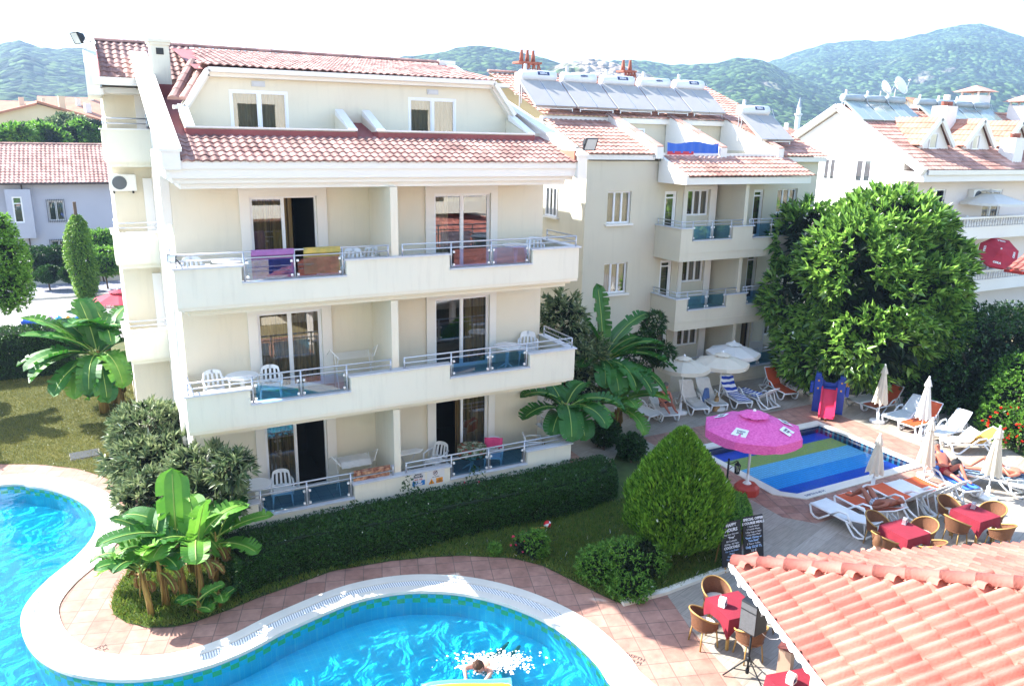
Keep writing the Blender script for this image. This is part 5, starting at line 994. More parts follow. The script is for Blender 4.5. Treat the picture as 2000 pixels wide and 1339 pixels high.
b1 = gz(1170, 835); banana('banana_plant', 'tall banana plant between the hotel and the sun loungers', b1+Vector((0, 0, 0)), 2.4, [(1.75, 1.5, 2.5, .28, .25), (.25, .85, 2.9, .27, .9), (6.2, .5, 2.8, .28, 1.0), (5.9, .3, 2.8, .3, 1.2), (5.6, .15, 2.6, .3, 1.3), (5.2, .3, 2.3, .3, 1.6), (4.9, .4, 2.0, .28, 1.8), (.7, .6, 2.3, .26, 1.1), (6.0, .8, 2.4, .27, 1.2), (3.3, .4, 1.8, .28, 1.3), (4.5, .2, 1.9, .28, 1.6), (4.2, .5, 1.7, .28, 1.8), (3.0, 1.25, 2.1, .25, .5), (2.4, .9, 1.6, .26, 1.2), (.0, .9, 1.8, .26, 1.1), (3.6, .7, 1.6, .28, 1.5)], 'banana plants between the buildings', .13)
banana('banana_plant', 'banana plant hanging over the right end of the ground balcony', gz(1100, 905), 1.75, [(3.4, .6, 1.9, .28, 1.2), (3.0, .8, 1.6, .26, 1.3), (4.3, .3, 1.8, .28, 1.6), (5.0, .8, 1.9, .28, 1.9), (5.7, .7, 2.0, .28, 1.6), (3.9, .5, 1.6, .26, 1.6), (4.6, .6, 1.7, .28, 2.0), (5.3, .5, 1.6, .26, 1.8), (6.0, .4, 1.7, .26, 1.3), (.5, .9, 1.4, .26, 1.2), (1.8, 1.1, 1.5, .26, .9), (2.7, .9, 1.4, .26, 1.2)], 'banana plants between the buildings', .12)
# --- street greenery
tree('street_tree', 'rounded green tree cut by the left picture edge', gz(-10, 640), [(cb(-5, 510, 28), (1.0, 1.0, 1.1)), (cb(10, 560, 28), (.85, .85, .9)), (cb(-20, 450, 28), (.8, .8, .7))], 2600, 5, .12, .06, L_bush, .8, .1, .12, None, -.5, core=L_core)
iv = gz(168, 580); zt_ = gd(155, 415, (iv-CAM).dot(FW)).z; o = thing('ivy_pole', 'pole wrapped in a column of bright ivy beside the street', 'climbing plant', iv); n = 9000; t = rng.uniform(0, 1, n); a = rng.uniform(0, 2*PI, n); rr = np.interp(t, [0, .15, .5, .8, .93, 1], [.35, .55, .68, .5, .32, .1])*rng.uniform(.75, 1.15, n)*(1+.2*np.sin(a*3+t*7)); hgt = zt_-ZG
P = np.c_[iv.x+rr*np.cos(a), iv.y+rr*np.sin(a), ZG+t*hgt]; D = np.c_[np.cos(a), np.sin(a), np.full(n, -.5)]+rng.normal(0, .5, (n, 3)); leaves('foliage', P, D, rng.uniform(.1, .2, n), .09, L_ivy, o)
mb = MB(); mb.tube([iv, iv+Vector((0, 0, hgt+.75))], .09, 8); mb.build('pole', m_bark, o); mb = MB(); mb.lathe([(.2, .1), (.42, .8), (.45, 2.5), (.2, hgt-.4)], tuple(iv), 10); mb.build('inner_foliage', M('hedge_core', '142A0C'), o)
for u, v, D_, r, lab, m_, nn in ((80, 505, 50, 1.3, 'bushy dark shrub in front of the white house wall', L_dk, 1500), (112, 500, 50, 1.1, 'round blue green shrub beside the ground floor window bars', L_dk, 1300), (95, 535, 47.5, .8, 'low flowering hedge behind the street wall', L_hed, 1500), (140, 535, 47.5, .8, 'low hedge right of the flowering hedge behind the street wall', L_hed, 1200), (205, 510, 48, 1.5, 'shrub with orange berries beside the hotel corner', L_bush, 1500), (195, 470, 50, 1.2, 'taller shrub behind the ivy column', L_bush, 1000)):
    c = gd(u, v, D_); tree('garden_shrub', lab, (c.x, c.y, ZG), blob(tuple(c), r, 4), nn, 4, .15, .08, m_, .8, .1, .06, None, -.4, core=L_core, cat='shrub')
for u, v, D_, r, lab in ((35, 274, 70, 2.1, 'bright green garden tree beyond the white house roof'), (80, 272, 72, 2.2, 'rounded green tree right of the bright garden tree'), (135, 258, 80, 2.7, 'olive coloured tree beside the hotel side balconies'), (165, 266, 78, 2.2, 'dark tree nearest the hotel side balconies')):
    c = gd(u, v, D_); tree('garden_tree', lab, (c.x, c.y, ZG), blob(tuple(c), r, 6), 1500, 5, .5, .28, L_bush if r < 2.6 else L_loq, .8, .1, .2, None, -.3, .3, core=L_core)
for i in range(26):
    u = random.uniform(-60, 160) if i < 9 else random.uniform(880, 2050); D_ = random.uniform(120, 260); c = gd(u, random.uniform(225, 250), D_)
    c.z = random.uniform(4, 7); P_ = None
    if i < 9: tree('far_tree', 'far tree among the red roofed houses under the left hill', (c.x, c.y, ZG), blob(tuple(c), random.uniform(3, 5), 5), 420, 5, .9, .5, L_dk, .8, .1, .25, 'far trees under the left hill', -.3, .2, limbs=False)
for (x, y), hh, lab in (((-6.5, 13.0), 2.6, 'banana plant beyond the left picture edge shading the lawn'), ((-9.0, 11.0), 3.0, 'taller banana plant beyond the left picture edge'), ((-7.4, 9.6), 2.4, 'lowest banana plant beyond the left picture edge')): banana('banana_plant', lab, (x, y, ZG), hh, fan(9, 2.3, .3, (.3, 1.2), (.7, 1.5)), None, .13)
# ============================================================ pool furniture
m_pl = M('white_plastic', 'E4E6E8', .35, .05, 4); m_sw = M('white_sling', 'D8DCDC', .6, .08, 6, .2, 90); m_so = M('orange_sling', 'C8562C', .6, .12, 5, .2, 90); m_cream = M('cream_canvas', 'DCD4C2', .85, .08, 3, .25, 60, tl=.2); m_wcan = M('white_canvas', 'E2E0DA', .85, .06, 3, .25, 60, tl=.2)
m_tow = M('white_towel', 'D8D6D2', .95, .12, 6, .6, 70); m_stripe = stripemat('blue_stripe_towel', ['2040A8', 'E8E8EC'], [0, .5], 0, .9, .17); m_yel = M('yellow_sling', 'D8A038', .6, .1, 5)
m_btow = stripemat('blue_towel', ['2858B8', '3C74CC', '2858B8'], [0, .3, .7], 1, .9, .3); m_ptow = M('patterned_towel', '2C4468', .9, .6, 14, col2='8CA4B4')
def lounger(foot, head, sling, ang, label, group, towel=None, whole=None, Ln=1.86):
    f = gz(*foot); h = gz(*head); d = h-f; rz = math.atan2(d.y, d.x); c = (f+h)/2; o = thing('sun_lounger', label, 'sun lounger', (0, 0, 0), 0, group)
    W_, S_, hx = .62, .34, 1.16; a = R(ang); ca, sa = math.cos(a), math.sin(a); bl_ = .74
    mb = MB()
    for s in (-1, 1):
        y = s*W_/2; mb.tube([(.02, y, S_-.06), (.04, y, S_), (hx+.1, y, S_-.02), (1.55, y, S_-.16), (1.80, y, .12)], .028, 6)
        mb.tube([(.72, y*1.04, S_-.02), (.95, y*1.08, S_+.17), (1.18, y*1.08, S_+.20), (1.38, y*1.04, S_-.08)], .03, 6)
    mb.tube([(.03, -W_/2, S_-.03), (.03, W_/2, S_-.03)], .028, 6); mb.tube([(1.78, -W_/2, .14), (1.78, W_/2, .14)], .024, 6)
    for s in (-1, 1): p = Vector((hx+bl_*.62*ca, s*.2, S_+bl_*.62*sa)); mb.tube([p, (1.66, s*.22, .17)], .018, 5)
    mb.build('frame', m_pl, o, smooth=True)
    for s in (-1, 1):
        y = s*W_/2; mb = MB(); mb.tube([(.03, y, S_-.03), (.10, y*1.02, .10), (.22, y*1.02, .025), (.36, y*1.02, .03), (.66, y, S_-.06)], [.03, .032, .034, .034, .026], 6); mb.build('leg', m_pl, o, smooth=True)
        mb = MB(); mb.tube([(1.16, y, S_-.02), (1.30, y*1.02, .16), (1.44, y*1.02, .025), (1.58, y*1.02, .025), (1.80, y, .13)], [.03, .03, .032, .03, .024], 6); mb.build('leg', m_pl, o, smooth=True)
    w = W_*.46; g = lambda x, t: .018*math.sin(t*PI)*-1
    mb = MB(); mb.grid(lambda u, v: (.04+(hx-.04)*u, -w+2*w*v, S_+.02-.02*math.sin(v*PI)-.02*math.sin(u*PI)), 10, 5); mb.grid(lambda u, v: (.04+(hx-.04)*u, -w+2*w*v, S_-.005-.02*math.sin(v*PI)-.02*math.sin(u*PI)), 10, 5); mb.build('seat', sling, o, smooth=True, fix=False)
    B_ = lambda u, v, e: (hx+(bl_*u)*ca-e*sa, -w*(1-.12*u**6)+2*w*(1-.12*u**6)*v, S_+.02+bl_*u*sa+e*ca-.02*math.sin(v*PI))
    mb = MB(); mb.grid(lambda u, v: B_(u, v, .012), 8, 5); bk = mb.build('backrest', sling, o, smooth=True, fix=False); mb = MB(); mb.grid(lambda u, v: B_(u, v, -.012), 8, 5)
    for s in (0, 1): mb.tube([B_(0, s, 0), B_(1, s, 0)], .022, 5)
    mb.tube([B_(1, 0, 0), B_(1, 1, 0)], .022, 5); mb.build('backrest_frame', m_pl, bk, smooth=True, fix=False)
    o.location = (c.x-math.cos(rz)*Ln/2, c.y-math.sin(rz)*Ln/2, ZG+.004); o.rotation_euler = (0, 0, rz)
    if towel:
        m_, u0, nm_, tl_, tc = towel; t = MB(); L_ = hx+bl_*.95
        def fn(u, v):
            q = u0+(L_-u0)*u; yy = -w*.98+2*w*.98*v+.015*math.sin(u*17); z = .05+.008*math.sin(u*23+v*5)+.006*math.sin(v*14)-.02*math.sin(v*PI)
            return (q, yy, S_+z) if q < hx else (hx+(q-hx)*ca-(z-.008)*sa, yy, S_+.02+(q-hx)*sa+(z-.008)*ca)
        t.grid(fn, 36, 10); to = t.build('towel', m_, None, smooth=True, fix=False); to.location = o.location; to.rotation_euler = o.rotation_euler; tag(to, tl_, 'towel')
    return o
gA, gB, gC = 'sun loungers under the cream umbrellas', 'sun loungers between the paddling pool and the right bushes', 'sun loungers between the paddling pool and the red tables'
lounger((1277, 826), (1213, 800), m_sw, 38, 'white sun lounger partly under the banana leaves, leftmost by the umbrellas', gA)
LM = lounger((1316, 832), (1266, 790), m_sw, 42, 'white sun lounger carrying the seated man', gA)
lounger((1376, 820), (1325, 778), m_sw, 48, 'white sun lounger under the first cream umbrella pole', gA, (m_tow, .15, 'towel', 'white towel over the lounger at the first cream umbrella pole', 0))
lounger((1412, 812), (1358, 772), m_sw, 44, 'white sun lounger with a blue bag leaning on its back', gA, (m_tow, .1, 'towel', 'white towel on the lounger with the blue bag', 0))
lounger((1460, 806), (1404, 768), m_sw, 46, 'sun lounger under the long blue striped towel', gA, (m_stripe, .05, 'towel', 'blue and white striped towel hanging down a raised lounger back', 0))
lounger((1442, 776), (1514, 803), m_sw, 40, 'sun lounger turned the other way with its back to the pool', gA, (m_stripe, .02, 'towel', 'blue and white striped towel on the flat seat of the turned lounger', 0))
lounger((1552, 788), (1486, 752), m_so, 52, 'orange sun lounger beside the blue striped towels', gA); lounger((1580, 780), (1512, 742), m_sw, 48, 'white sun lounger at the far end beyond the orange one', gA)
lounger((1655, 800), (1735, 783), m_sw, 44, 'white sun lounger nearest the red slide', gB); lounger((1685, 812), (1762, 792), m_so, 46, 'orange sun lounger behind the first closed umbrella', gB); lounger((1722, 836), (1808, 812), m_sw, 46, 'white sun lounger between the two orange ones', gB)
lounger((1756, 850), (1838, 826), m_so, 48, 'orange sun lounger behind the second closed umbrella', gB); lounger((1800, 868), (1900, 842), m_sw, 46, 'white sun lounger with its backrest tip in the sun', gB); lounger((1838, 880), (1950, 878), m_yel, 30, 'yellow sun lounger with a pale towel, beside the flowering bush', gB, (m_tow, -.02, 'towel', 'pale towel over the foot of the yellow lounger', 0))
for o_ in COL.objects:
    if o_.get('label') == 'pale towel over the foot of the yellow lounger': o_.scale = (.58, 1, 1)
lounger((1602, 1003), (1700, 1052), m_sw, 14, 'empty white sun lounger nearest the chalkboards', gC); LB = lounger((1652, 990), (1742, 1035), m_so, 26, 'orange sun lounger under the bald sunbather', gC)
lounger((1712, 970), (1808, 1018), m_so, 46, 'empty orange sun lounger with raised back beside the bald sunbather', gC); lounger((1745, 964), (1842, 1010), m_sw, 46, 'empty white sun lounger between two orange ones', gC); lounger((1778, 957), (1876, 1002), m_so, 48, 'empty orange sun lounger nearest the man in red trunks', gC)
LR = lounger((1895, 978), (1806, 928), m_sw, 48, 'white sun lounger under the man in red trunks', gC, (m_btow, .05, 'towel', 'blue towel under the man in red trunks', 0)); LW = lounger((1868, 935), (1992, 960), m_sw, 10, 'white sun lounger under the woman in the swimsuit', gC, (m_ptow, .05, 'towel', 'dark patterned towel under the woman in the swimsuit', 0)); lounger((1990, 965), (2090, 985), m_sw, 30, 'white sun lounger cut by the right picture edge', gC)
def put(px, z=ZG): p = gz(*px, z); return (p.x, p.y, p.z)
# cream open umbrellas, closed ones, the pink one
def canopy(r, z0, zt, n=8, val=.14, sag=.05):
    mb = MB(); N_ = n*4
    def fn(u, v):
        t = u*2*PI; k = (u*n) % 1; rr = r*(math.cos(PI/n)/math.cos((k-.5)*2*PI/n)); rr = rr*(.22+.78*v); z = zt+(z0-zt)*((.22+.78*v))**1.08-sag*math.sin(k*PI)*v*.4
        return (rr*math.cos(t), rr*math.sin(t), z)
    mb.grid(fn, N_, 6)
    def fv(u, v): p = fn(u, 1); k = (u*n) % 1; return (p[0]*(1+.01*v), p[1]*(1+.01*v), p[2]-val*v*(1-.18*(abs(k-.5)*2)**6))
    mb.grid(fv, N_, 2)
    return mb
def umbrella(loc, r, h, mat, label, group, rz=0, n=8, val=.14):
    o = thing('umbrella', label, 'umbrella', (0, 0, 0), 0, group); mb = MB(); mb.tube([(0, 0, .02), (0, 0, h+.02)], .022, 8); mb.build('pole', m_pl, o, smooth=True)
    rise = r*.30; c = canopy(r, h-rise, h, n, val).build('canopy', mat, o, smooth=False, fix=False)
    mb = MB(); N_ = n*4; rv = r*.30
    mb.grid(lambda u, v: (rv*(.06+.94*v)*math.cos(u*2*PI), rv*(.06+.94*v)*math.sin(u*2*PI), h+.09-.10*v-.012*v**3*(1-math.cos(u*n*2*PI))), N_, 4); mb.build('vent_cap', mat, c, smooth=True, fix=False)
    mb = MB(); mb.lathe([(.05, h+.07), (.045, h+.12), (.012, h+.15)], n=8); mb.build('finial', m_pl, o)
    for k in range(n): t = 2*PI*k/n; mb = MB(); mb.bar((.03*math.cos(t), .03*math.sin(t), h-.06), (r*.97*math.cos(t), r*.97*math.sin(t), h-rise-.02), .015, .015); mb.build('rib', m_pl, o)
    o.location = loc; o.rotation_euler = (0, 0, rz); return o
def disc(o, r=.28, h=.09):
    mb = MB(); mb.lathe([(r, 0), (r, h*.7), (r*.9, h), (.06, h+.02), (.05, h+.3), (.03, h+.3)], n=20); mb.build('base', m_pl, o, smooth=True, world=False); return o
u0 = umbrella(put((1328, 806)), .98, 2.12, m_cream, 'cream umbrella nearest the banana leaves', 'open cream umbrellas'); disc(u0); u1 = umbrella(put((1402, 799)), 1.0, 2.16, m_cream, 'cream umbrella in the middle, in front of the other two', 'open cream umbrellas', .2); disc(u1); u2 = umbrella(put((1424, 770)), 1.05, 2.1, m_wcan, 'whiter umbrella at the back near the ground floor balcony', 'open cream umbrellas', .1); disc(u2)
def closed(base, toppx, mat, label, rz=0):
    b = gz(*base); o = thing('umbrella', label, 'umbrella', (0, 0, 0), 0, 'closed umbrellas round the paddling pool'); h = 0
    for _ in range(1): d = ray(*toppx); t = (Vector((b.x, b.y))-CAM.to_2d()).length/Vector((d.x, d.y)).length; h = CAM.z+d.z*t-ZG
    mb = MB(); mb.tube([(0, 0, 0), (0, 0, h)], .02, 8); mb.build('pole', m_pl, o, smooth=True); n = 8; N_ = 64; zt = h-.02; lc = h*.60
    pr = lambda t: .05+.19*t**.8 if t > .16 else .03+.14*t/.16*.6
    mb = MB(); mb.grid(lambda u, v: ((.045+.18*v**.9)*(1+.22*math.cos(u*n*2*PI)*v**.5+.06*math.sin(u*5+v*6))*math.cos(u*2*PI), (.045+.18*v**.9)*(1+.22*math.cos(u*n*2*PI)*v**.5)*math.sin(u*2*PI), zt-.10-lc*v-.03*math.cos(u*n*2*PI+1)*v), N_, 12); c = mb.build('canopy', mat, o, smooth=True, fix=False)
    mb = MB(); mb.grid(lambda u, v: ((.02+.10*v)*(1+.12*math.cos(u*n*2*PI)*v)*math.cos(u*2*PI), (.02+.10*v)*(1+.12*math.cos(u*n*2*PI)*v)*math.sin(u*2*PI), zt+.03-.30*v**1.3), N_, 5); mb.build('vent_cap', mat, c, smooth=True, fix=False)
    mb = MB(); mb.lathe([(.03, h), (.03, h+.04), (.005, h+.06)], n=8); mb.build('finial', m_pl, o); o.location = b; o.rotation_euler = (0, 0, rz); return disc(o, .27)
closed((1713, 824), (1732, 714), m_cream, 'closed beige umbrella in front of the first orange lounger on the right'); closed((1796, 856), (1820, 738), m_wcan, 'closed umbrella shining white in the sun among the right loungers', .3); closed((1800, 948), (1822, 820), m_cream, 'closed umbrella beside the man in red trunks', .5); closed((1703, 957), (1713, 848), m_cream, 'closed umbrella standing at the near edge of the paddling pool', .2); closed((1927, 973), (1948, 833), m_cream, 'closed umbrella in front of the woman in the swimsuit', .7)
m_pinku = M('pink_canvas', 'F078BC', .85, .3, 14, .15, 50, col2='D84C9C', tl=.15, stretch=(1, 1, 3)); pk = umbrella((0, 0, 0), 1.38, 2.42, m_pinku, 'big pink eight sided umbrella beside the paddling pool', None, R(24), 8, .26)
m_ro = M('red_plastic_base', 'B03A2C', .5, .12, 3); mb = MB(); pr_ = [(math.cos(R(45*i))*.36, math.sin(R(45*i))*.36) for i in range(8)]; mb.prism(pr_, 0, .22); mb.lathe([(.36, .22), (.28, .30), (.05, .31)], n=8, cap=False); mb.build('base', m_ro, pk, bevel=.02); mb = MB(); mb.lathe([(.13, .30), (.10, .34), (.045, .38), (.04, .6)], n=14); mb.tube([(0, 0, .4), (0, 0, 2.3)], .035, 8); mb.build('pole_sleeve', m_pl, pk, smooth=True)
m_pd = M('label_white', 'E0E4E4', .7, .05); m_ink = M('label_ink', '6A6A70', .7)
for k in (4, 6, 5, 7, 0, 2):
    t = 2*PI*(k+.5)/8; ap = 1.38*math.cos(PI/8); out = Vector((math.cos(t), math.sin(t), 0)); sd = Vector((-math.sin(t), math.cos(t), 0)); zc = lambda q: 2.42-1.38*.30*q**1.08
    p0, p1 = out*ap*.62+Vector((0, 0, zc(.60)+.02)), out*ap*.86+Vector((0, 0, zc(.86)+.02)); up = (p0-p1).normalized(); n_ = sd.cross(up); n_ = n_ if n_.z > 0 else -n_
    if k != 5: mb = MB(); mb.quad(p0-sd*.18, p0+sd*.18, p1+sd*.21, p1-sd*.21); l = mb.build('label_patch', m_pd, pk, fix=False); text('lettering', 'CARTI\nDOR', .085, frame((p0+p1)/2+n_*.006, sd, up, n_), m_ink, l, bold=.003)
    else:
        q = out*(ap*1.012+.004)+Vector((0, 0, zc(1)-.13)); mb = MB(); mb.quad(q-sd*.10+Vector((0, 0, .09)), q+sd*.10+Vector((0, 0, .09)), q+sd*.10-Vector((0, 0, .09)), q-sd*.10-Vector((0, 0, .09))); l = mb.build('label_patch', M('label_beige', 'C8B8A0', .7), pk, fix=False); text('lettering', 'CARTI\nDOR', .06, frame(q+out*.006, sd, (0, 0, 1), out), m_ink, l, bold=.002)
pk.location = put((1457, 962)); pk.rotation_euler = (0, 0, R(24)+R(2))
# slide and play house
m_sr = M('slide_red', 'D02850', .35, .12, 3); m_sb = M('play_blue', '2444A0', .4, .15, 3); sp_ = gz(1612, 822); o = thing('play_slide', 'red childrens slide on a blue play frame at the end of the paddling pool', 'slide', sp_); yw = Vector((sp_.x-CAM.x, sp_.y-CAM.y, 0)).normalized(); xs = Vector((yw.y, -yw.x, 0))
T = frame(sp_, xs, yw, (0, 0, 1)); mb = MB(); mb.M = T; mb.grid(lambda u, v: (-.24+.48*u, .02+1.0*v, .10+.82*v**1.1-.03*math.sin(v*PI)), 4, 10); mb.box(-.27, -.235, .0, 1.0, .08, .16)
for s in (-1, 1):
    for i in range(8): v0, v1 = i/8, (i+1)/8; mb.bar((s*.25, .02+v0, .16+.82*v0**1.1), (s*.25, .02+v1, .16+.82*v1**1.1), .05, .13)
mb.build('slide', m_sr, o, smooth=False, fix=False); mb = MB(); mb.M = T
for s in (-1, 1):
    mb.box(s*.40-.14, s*.40+.14, .95, 1.25, 0, 1.35); mb.box(s*.42-.1, s*.42+.1, .9, 1.4, 1.351, 1.5); mb.box(s*.62-.06, s*.62+.06, 1.0, 1.3, .7, 1.1)
mb.box(-.26, .26, 1.1, 1.6, .85, .95); mb.prism([(-.27, .96), (.27, .96), (.27, 1.25), (.15, 1.12), (-.15, 1.12), (-.27, 1.25)], 1.2, 1.3, fn=lambda a, b, c: (a, c, b)); mb.build('play_frame', m_sb, o, bevel=.02); mb = MB(); mb.M = T
for s in (-1, 1):
    for z in (.9, 1.2): mb.lathe([(.035, 0), (.035, .02)], (0, 0, 0), 8); mb.box(s*.40-.03, s*.40+.03, .93, .949, z, z+.06)
mb.box(.55, .65, 1.02, 1.1, 1.1, 1.3); mb.build('yellow_knob', m_yel, o)
o2 = thing('toy_boat', 'yellow plastic toy lying on the dark grass beyond the loungers', 'toy', gz(1562, 735)); mb = MB(); mb.M = Matrix.Translation(gz(1562, 735)+Vector((0, 0, .1))); mb.tube([(-.45, 0, 0), (-.3, 0, .03), (0, 0, .08), (.3, 0, .05), (.45, 0, 0)], [.02, .09, .13, .09, .02], 8); mb.build('hull', m_yel, o2, smooth=True)
# lantern
m_ir = M('black_iron', '23262A', .5, .2, 6, metal=.5); lp = gz(1417, 966); o = thing('garden_lantern', 'black iron lamp post with hanging lantern beside the pink umbrella', 'lamp post', lp); mb = MB(); mb.tube([lp, lp+Vector((0, 0, 1.12))], .028, 8); x_ = Vector((.92, -.4, 0)).normalized(); mb.tube([lp+Vector((0, 0, .95)), lp+x_*.12+Vector((0, 0, .98)), lp+x_*.24+Vector((0, 0, 1.05)), lp+x_*.27+Vector((0, 0, .98))], .014, 6); mb.tube([lp+Vector((0, 0, .78)), lp+x_*.12+Vector((0, 0, .88))], .01, 5); mb.build('post', m_ir, o, smooth=True)
c = lp+x_*.27+Vector((0, 0, .80)); mb = MB(); mb.lathe([(.085, .14), (.10, .13), (.03, .20), (.02, .24)], tuple(c), 6); mb.lathe([(.06, -.14), (.08, -.13), (.08, -.11), (.06, -.11)], tuple(c), 6)
for k in range(6): t = 2*PI*k/6; mb.bar(c+Vector((.062*math.cos(t), .062*math.sin(t), -.12)), c+Vector((.085*math.cos(t), .085*math.sin(t), .135)), .012, .012)
l = mb.build('lantern', m_ir, o); mb = MB(); mb.lathe([(.054, -.11), (.078, .13)], tuple(c), 6, cap=False); mb.build('lantern_glass', glassmat('lantern_pane', (.9, .9, .88), .1), l, fix=False); mb = MB(); mb.tube([c+Vector((0, 0, -.1)), c+Vector((0, 0, .04))], .02, 8); mb.build('bulb', m_white, l)
# tables, wicker chairs
m_red = M('red_tablecloth', '80142A', .85, .12, 4, .4, 80); m_wick = M('wicker', '7C5032', .75, .4, 30, .6, 60, stretch=(1, 1, 3), col2='5C3822'); m_rat = M('rattan_pole', 'A88448', .6, .2, 6); m_cush = M('cream_cushion', 'D8D0C0', .9, .1, 5)
def table(px4, label, items=True):
    c4 = [gz(u, v, ZG+.75) for u, v in px4]; c = sum(c4, Vector())/4; e1 = ((c4[1]-c4[0])+(c4[2]-c4[3]))/2; rz = math.atan2(e1.y, e1.x); o = thing('dining_table', 'rattan frame of the '+label, 'table', (c.x, c.y, ZG+.004), rz); w = .40; mb = MB()
    for a in (-1, 1):
        for b in (-1, 1): mb.box(a*.33-.025, a*.33+.025, b*.33-.025, b*.33+.025, 0, .72)
    mb.box(-.38, .38, -.38, .38, .70, .735); mb.build('table_frame', m_rat, o, world=False)
    t = MB(); t.grid(lambda u, v: (-w+2*w*u, -w+2*w*v, .742+.003*math.sin(u*9)*math.sin(v*7)), 8, 8); n = 48
    def sk(u, v):
        k = u*4; s = int(min(3.999, k)); f = k-s; P4 = [(-w, -w), (w, -w), (w, w), (-w, w), (-w, -w)]; x = P4[s][0]+(P4[s+1][0]-P4[s][0])*f; y = P4[s][1]+(P4[s+1][1]-P4[s][1])*f; dr = .20+.24*(abs(f-.5)*2)**2.2; fl = 1+.05*v+.03*v*math.cos(f*14)
        return (x*fl, y*fl, .742-dr*v)
    t.grid(sk, n, 5); to = t.build('tablecloth', m_red, None, smooth=False, fix=False); to.location = o.location; to.rotation_euler = o.rotation_euler; tag(to, 'cloth draped over the '+label, 'tablecloth', 'red tablecloths'); return o, c, rz
def wicker(label):
    o = thing('wicker_chair', label, 'chair', (0, 0, 0), 0, 'wicker chairs at the red tables'); mb = MB(); a0, a1 = R(60), R(300); n = 20
    mb.grid(lambda u, v: ((.26+.05*v)*math.cos(a0+(a1-a0)*u)-.02*v, (.26+.05*v)*math.sin(a0+(a1-a0)*u), .45+v*(.16+.20*math.sin(u*PI)**1.2)), n, 5); mb.build('backrest', m_wick, o, smooth=True, fix=False)
    mb = MB(); mb.tube([((.31)*math.cos(a0+(a1-a0)*i/n)-.02, .31*math.sin(a0+(a1-a0)*i/n), .61+.20*math.sin(i/n*PI)**1.2) for i in range(n+1)], .018, 6); mb.build('rim', m_rat, o, smooth=True)
    mb = MB(); mb.lathe([(.25, .40), (.27, .42), (.27, .44)], n=16); mb.build('seat', m_wick, o); mb = MB(); mb.lathe([(.22, .441), (.24, .47), (.2, .49), (.02, .495)], n=14); mb.build('cushion', m_cush, o, smooth=True)
    for a in (45, 135, 225, 315): t = R(a); mb = MB(); mb.tube([(.23*math.cos(t), .23*math.sin(t), .44), (.29*math.cos(t), .29*math.sin(t), 0)], .016, 6); mb.build('leg', m_rat, o, smooth=True)
    return o
wc = wicker('wicker armchair'); used = [0]
def chair_at(p, face, label):
    o = wc if not used[0] else dup(wc, (0, 0, 0), None, label); used[0] = 1; o['label'] = label; o.location = (p.x, p.y, ZG+.004); o.rotation_euler = (0, 0, face); return o
tabs = [([(1719, 1028), (1766, 1015), (1813, 1037), (1772, 1049)], 'red table by the white lounger', (0, 1, 2, 3)), ([(1862, 993), (1898, 985), (1948, 1005), (1914, 1018)], 'red table nearest the right edge', (0, 1, 2, 3)), ([(1384, 1169), (1450, 1156), (1474, 1192), (1425, 1205)], 'sunlit red table beside the loudspeaker', (0, 1, 2, 3)), ([(1508, 1325), (1580, 1312), (1620, 1352), (1540, 1368)], 'red table at the bottom edge', ())]
side = ['far left', 'far right', 'near right', 'near left']; TB = []
for (q, lab, ch) in tabs:
    o, c, rz = table(q, lab); TB.append((o, c, rz))
    for k in ch:
        a = gz(*q[k], ZG+.75); b = gz(*q[(k+1) % 4], ZG+.75); m = (a+b)/2; d = (m-c); d.z = 0; d.normalize(); p = c+d*(.66 if k != 1 else .70); chair_at(p, math.atan2(-d.y, -d.x), 'wicker armchair, %s of the %s' % (side[k], lab))
def caddy(c, rz, label):
    o = thing('condiment_caddy', label, 'caddy', (c.x, c.y, ZG+.752), rz); mb = MB(); mb.box(-.10, .10, -.05, .05, 0, .012); mb.box(-.01, .01, -.05, .05, .012, .16); mb.box(-.09, -.02, -.04, .04, .012, .13); mb.build('holder', m_alu, o, world=False)
    for i in range(3): mb = MB(); mb.lathe([(.022, .012), (.022, .07), (.014, .085), (.016, .10), (.004, .105)], (.03+.035*i, .0, 0), 8); mb.build('shaker', m_white, o, world=False, smooth=True)
    return o
caddy(TB[0][1]+(gz(1766, 1015, .05)-TB[0][1])*.62, .4, 'white salt and pepper caddy on the table in front of the empty white lounger'); caddy(TB[1][1]+(gz(1898, 985, .05)-TB[1][1])*.62, .4, 'white salt and pepper caddy on the table nearest the right edge')
def napkin(p, rz, label, s=1.0):
    o = thing('napkin_box', label, 'napkin box', p, rz); mb = MB(); mb.prism([(-.075*s, 0), (.075*s, 0), (.075*s, .12*s), (.03*s, .17*s), (-.03*s, .17*s), (-.075*s, .12*s)], -.06*s, .06*s, fn=lambda a, b, c: (a, c, b)); mb.build('box', m_white, o, world=False); mb = MB(); mb.box(-.05*s, .05*s, -.062*s, -.0605*s, .03*s, .10*s); mb.build('printed_panel', m_badge, o, world=False); return o
p = gz(1411, 1182, ZG+.75); napkin((p.x, p.y, ZG+.754), .5, 'white napkin box on the sunlit table by the loudspeaker', 1.1); p = gz(1545, 1332, ZG+.75); napkin((p.x, p.y, ZG+.754), .3, 'white napkin box on the table at the bottom edge', 1.1)
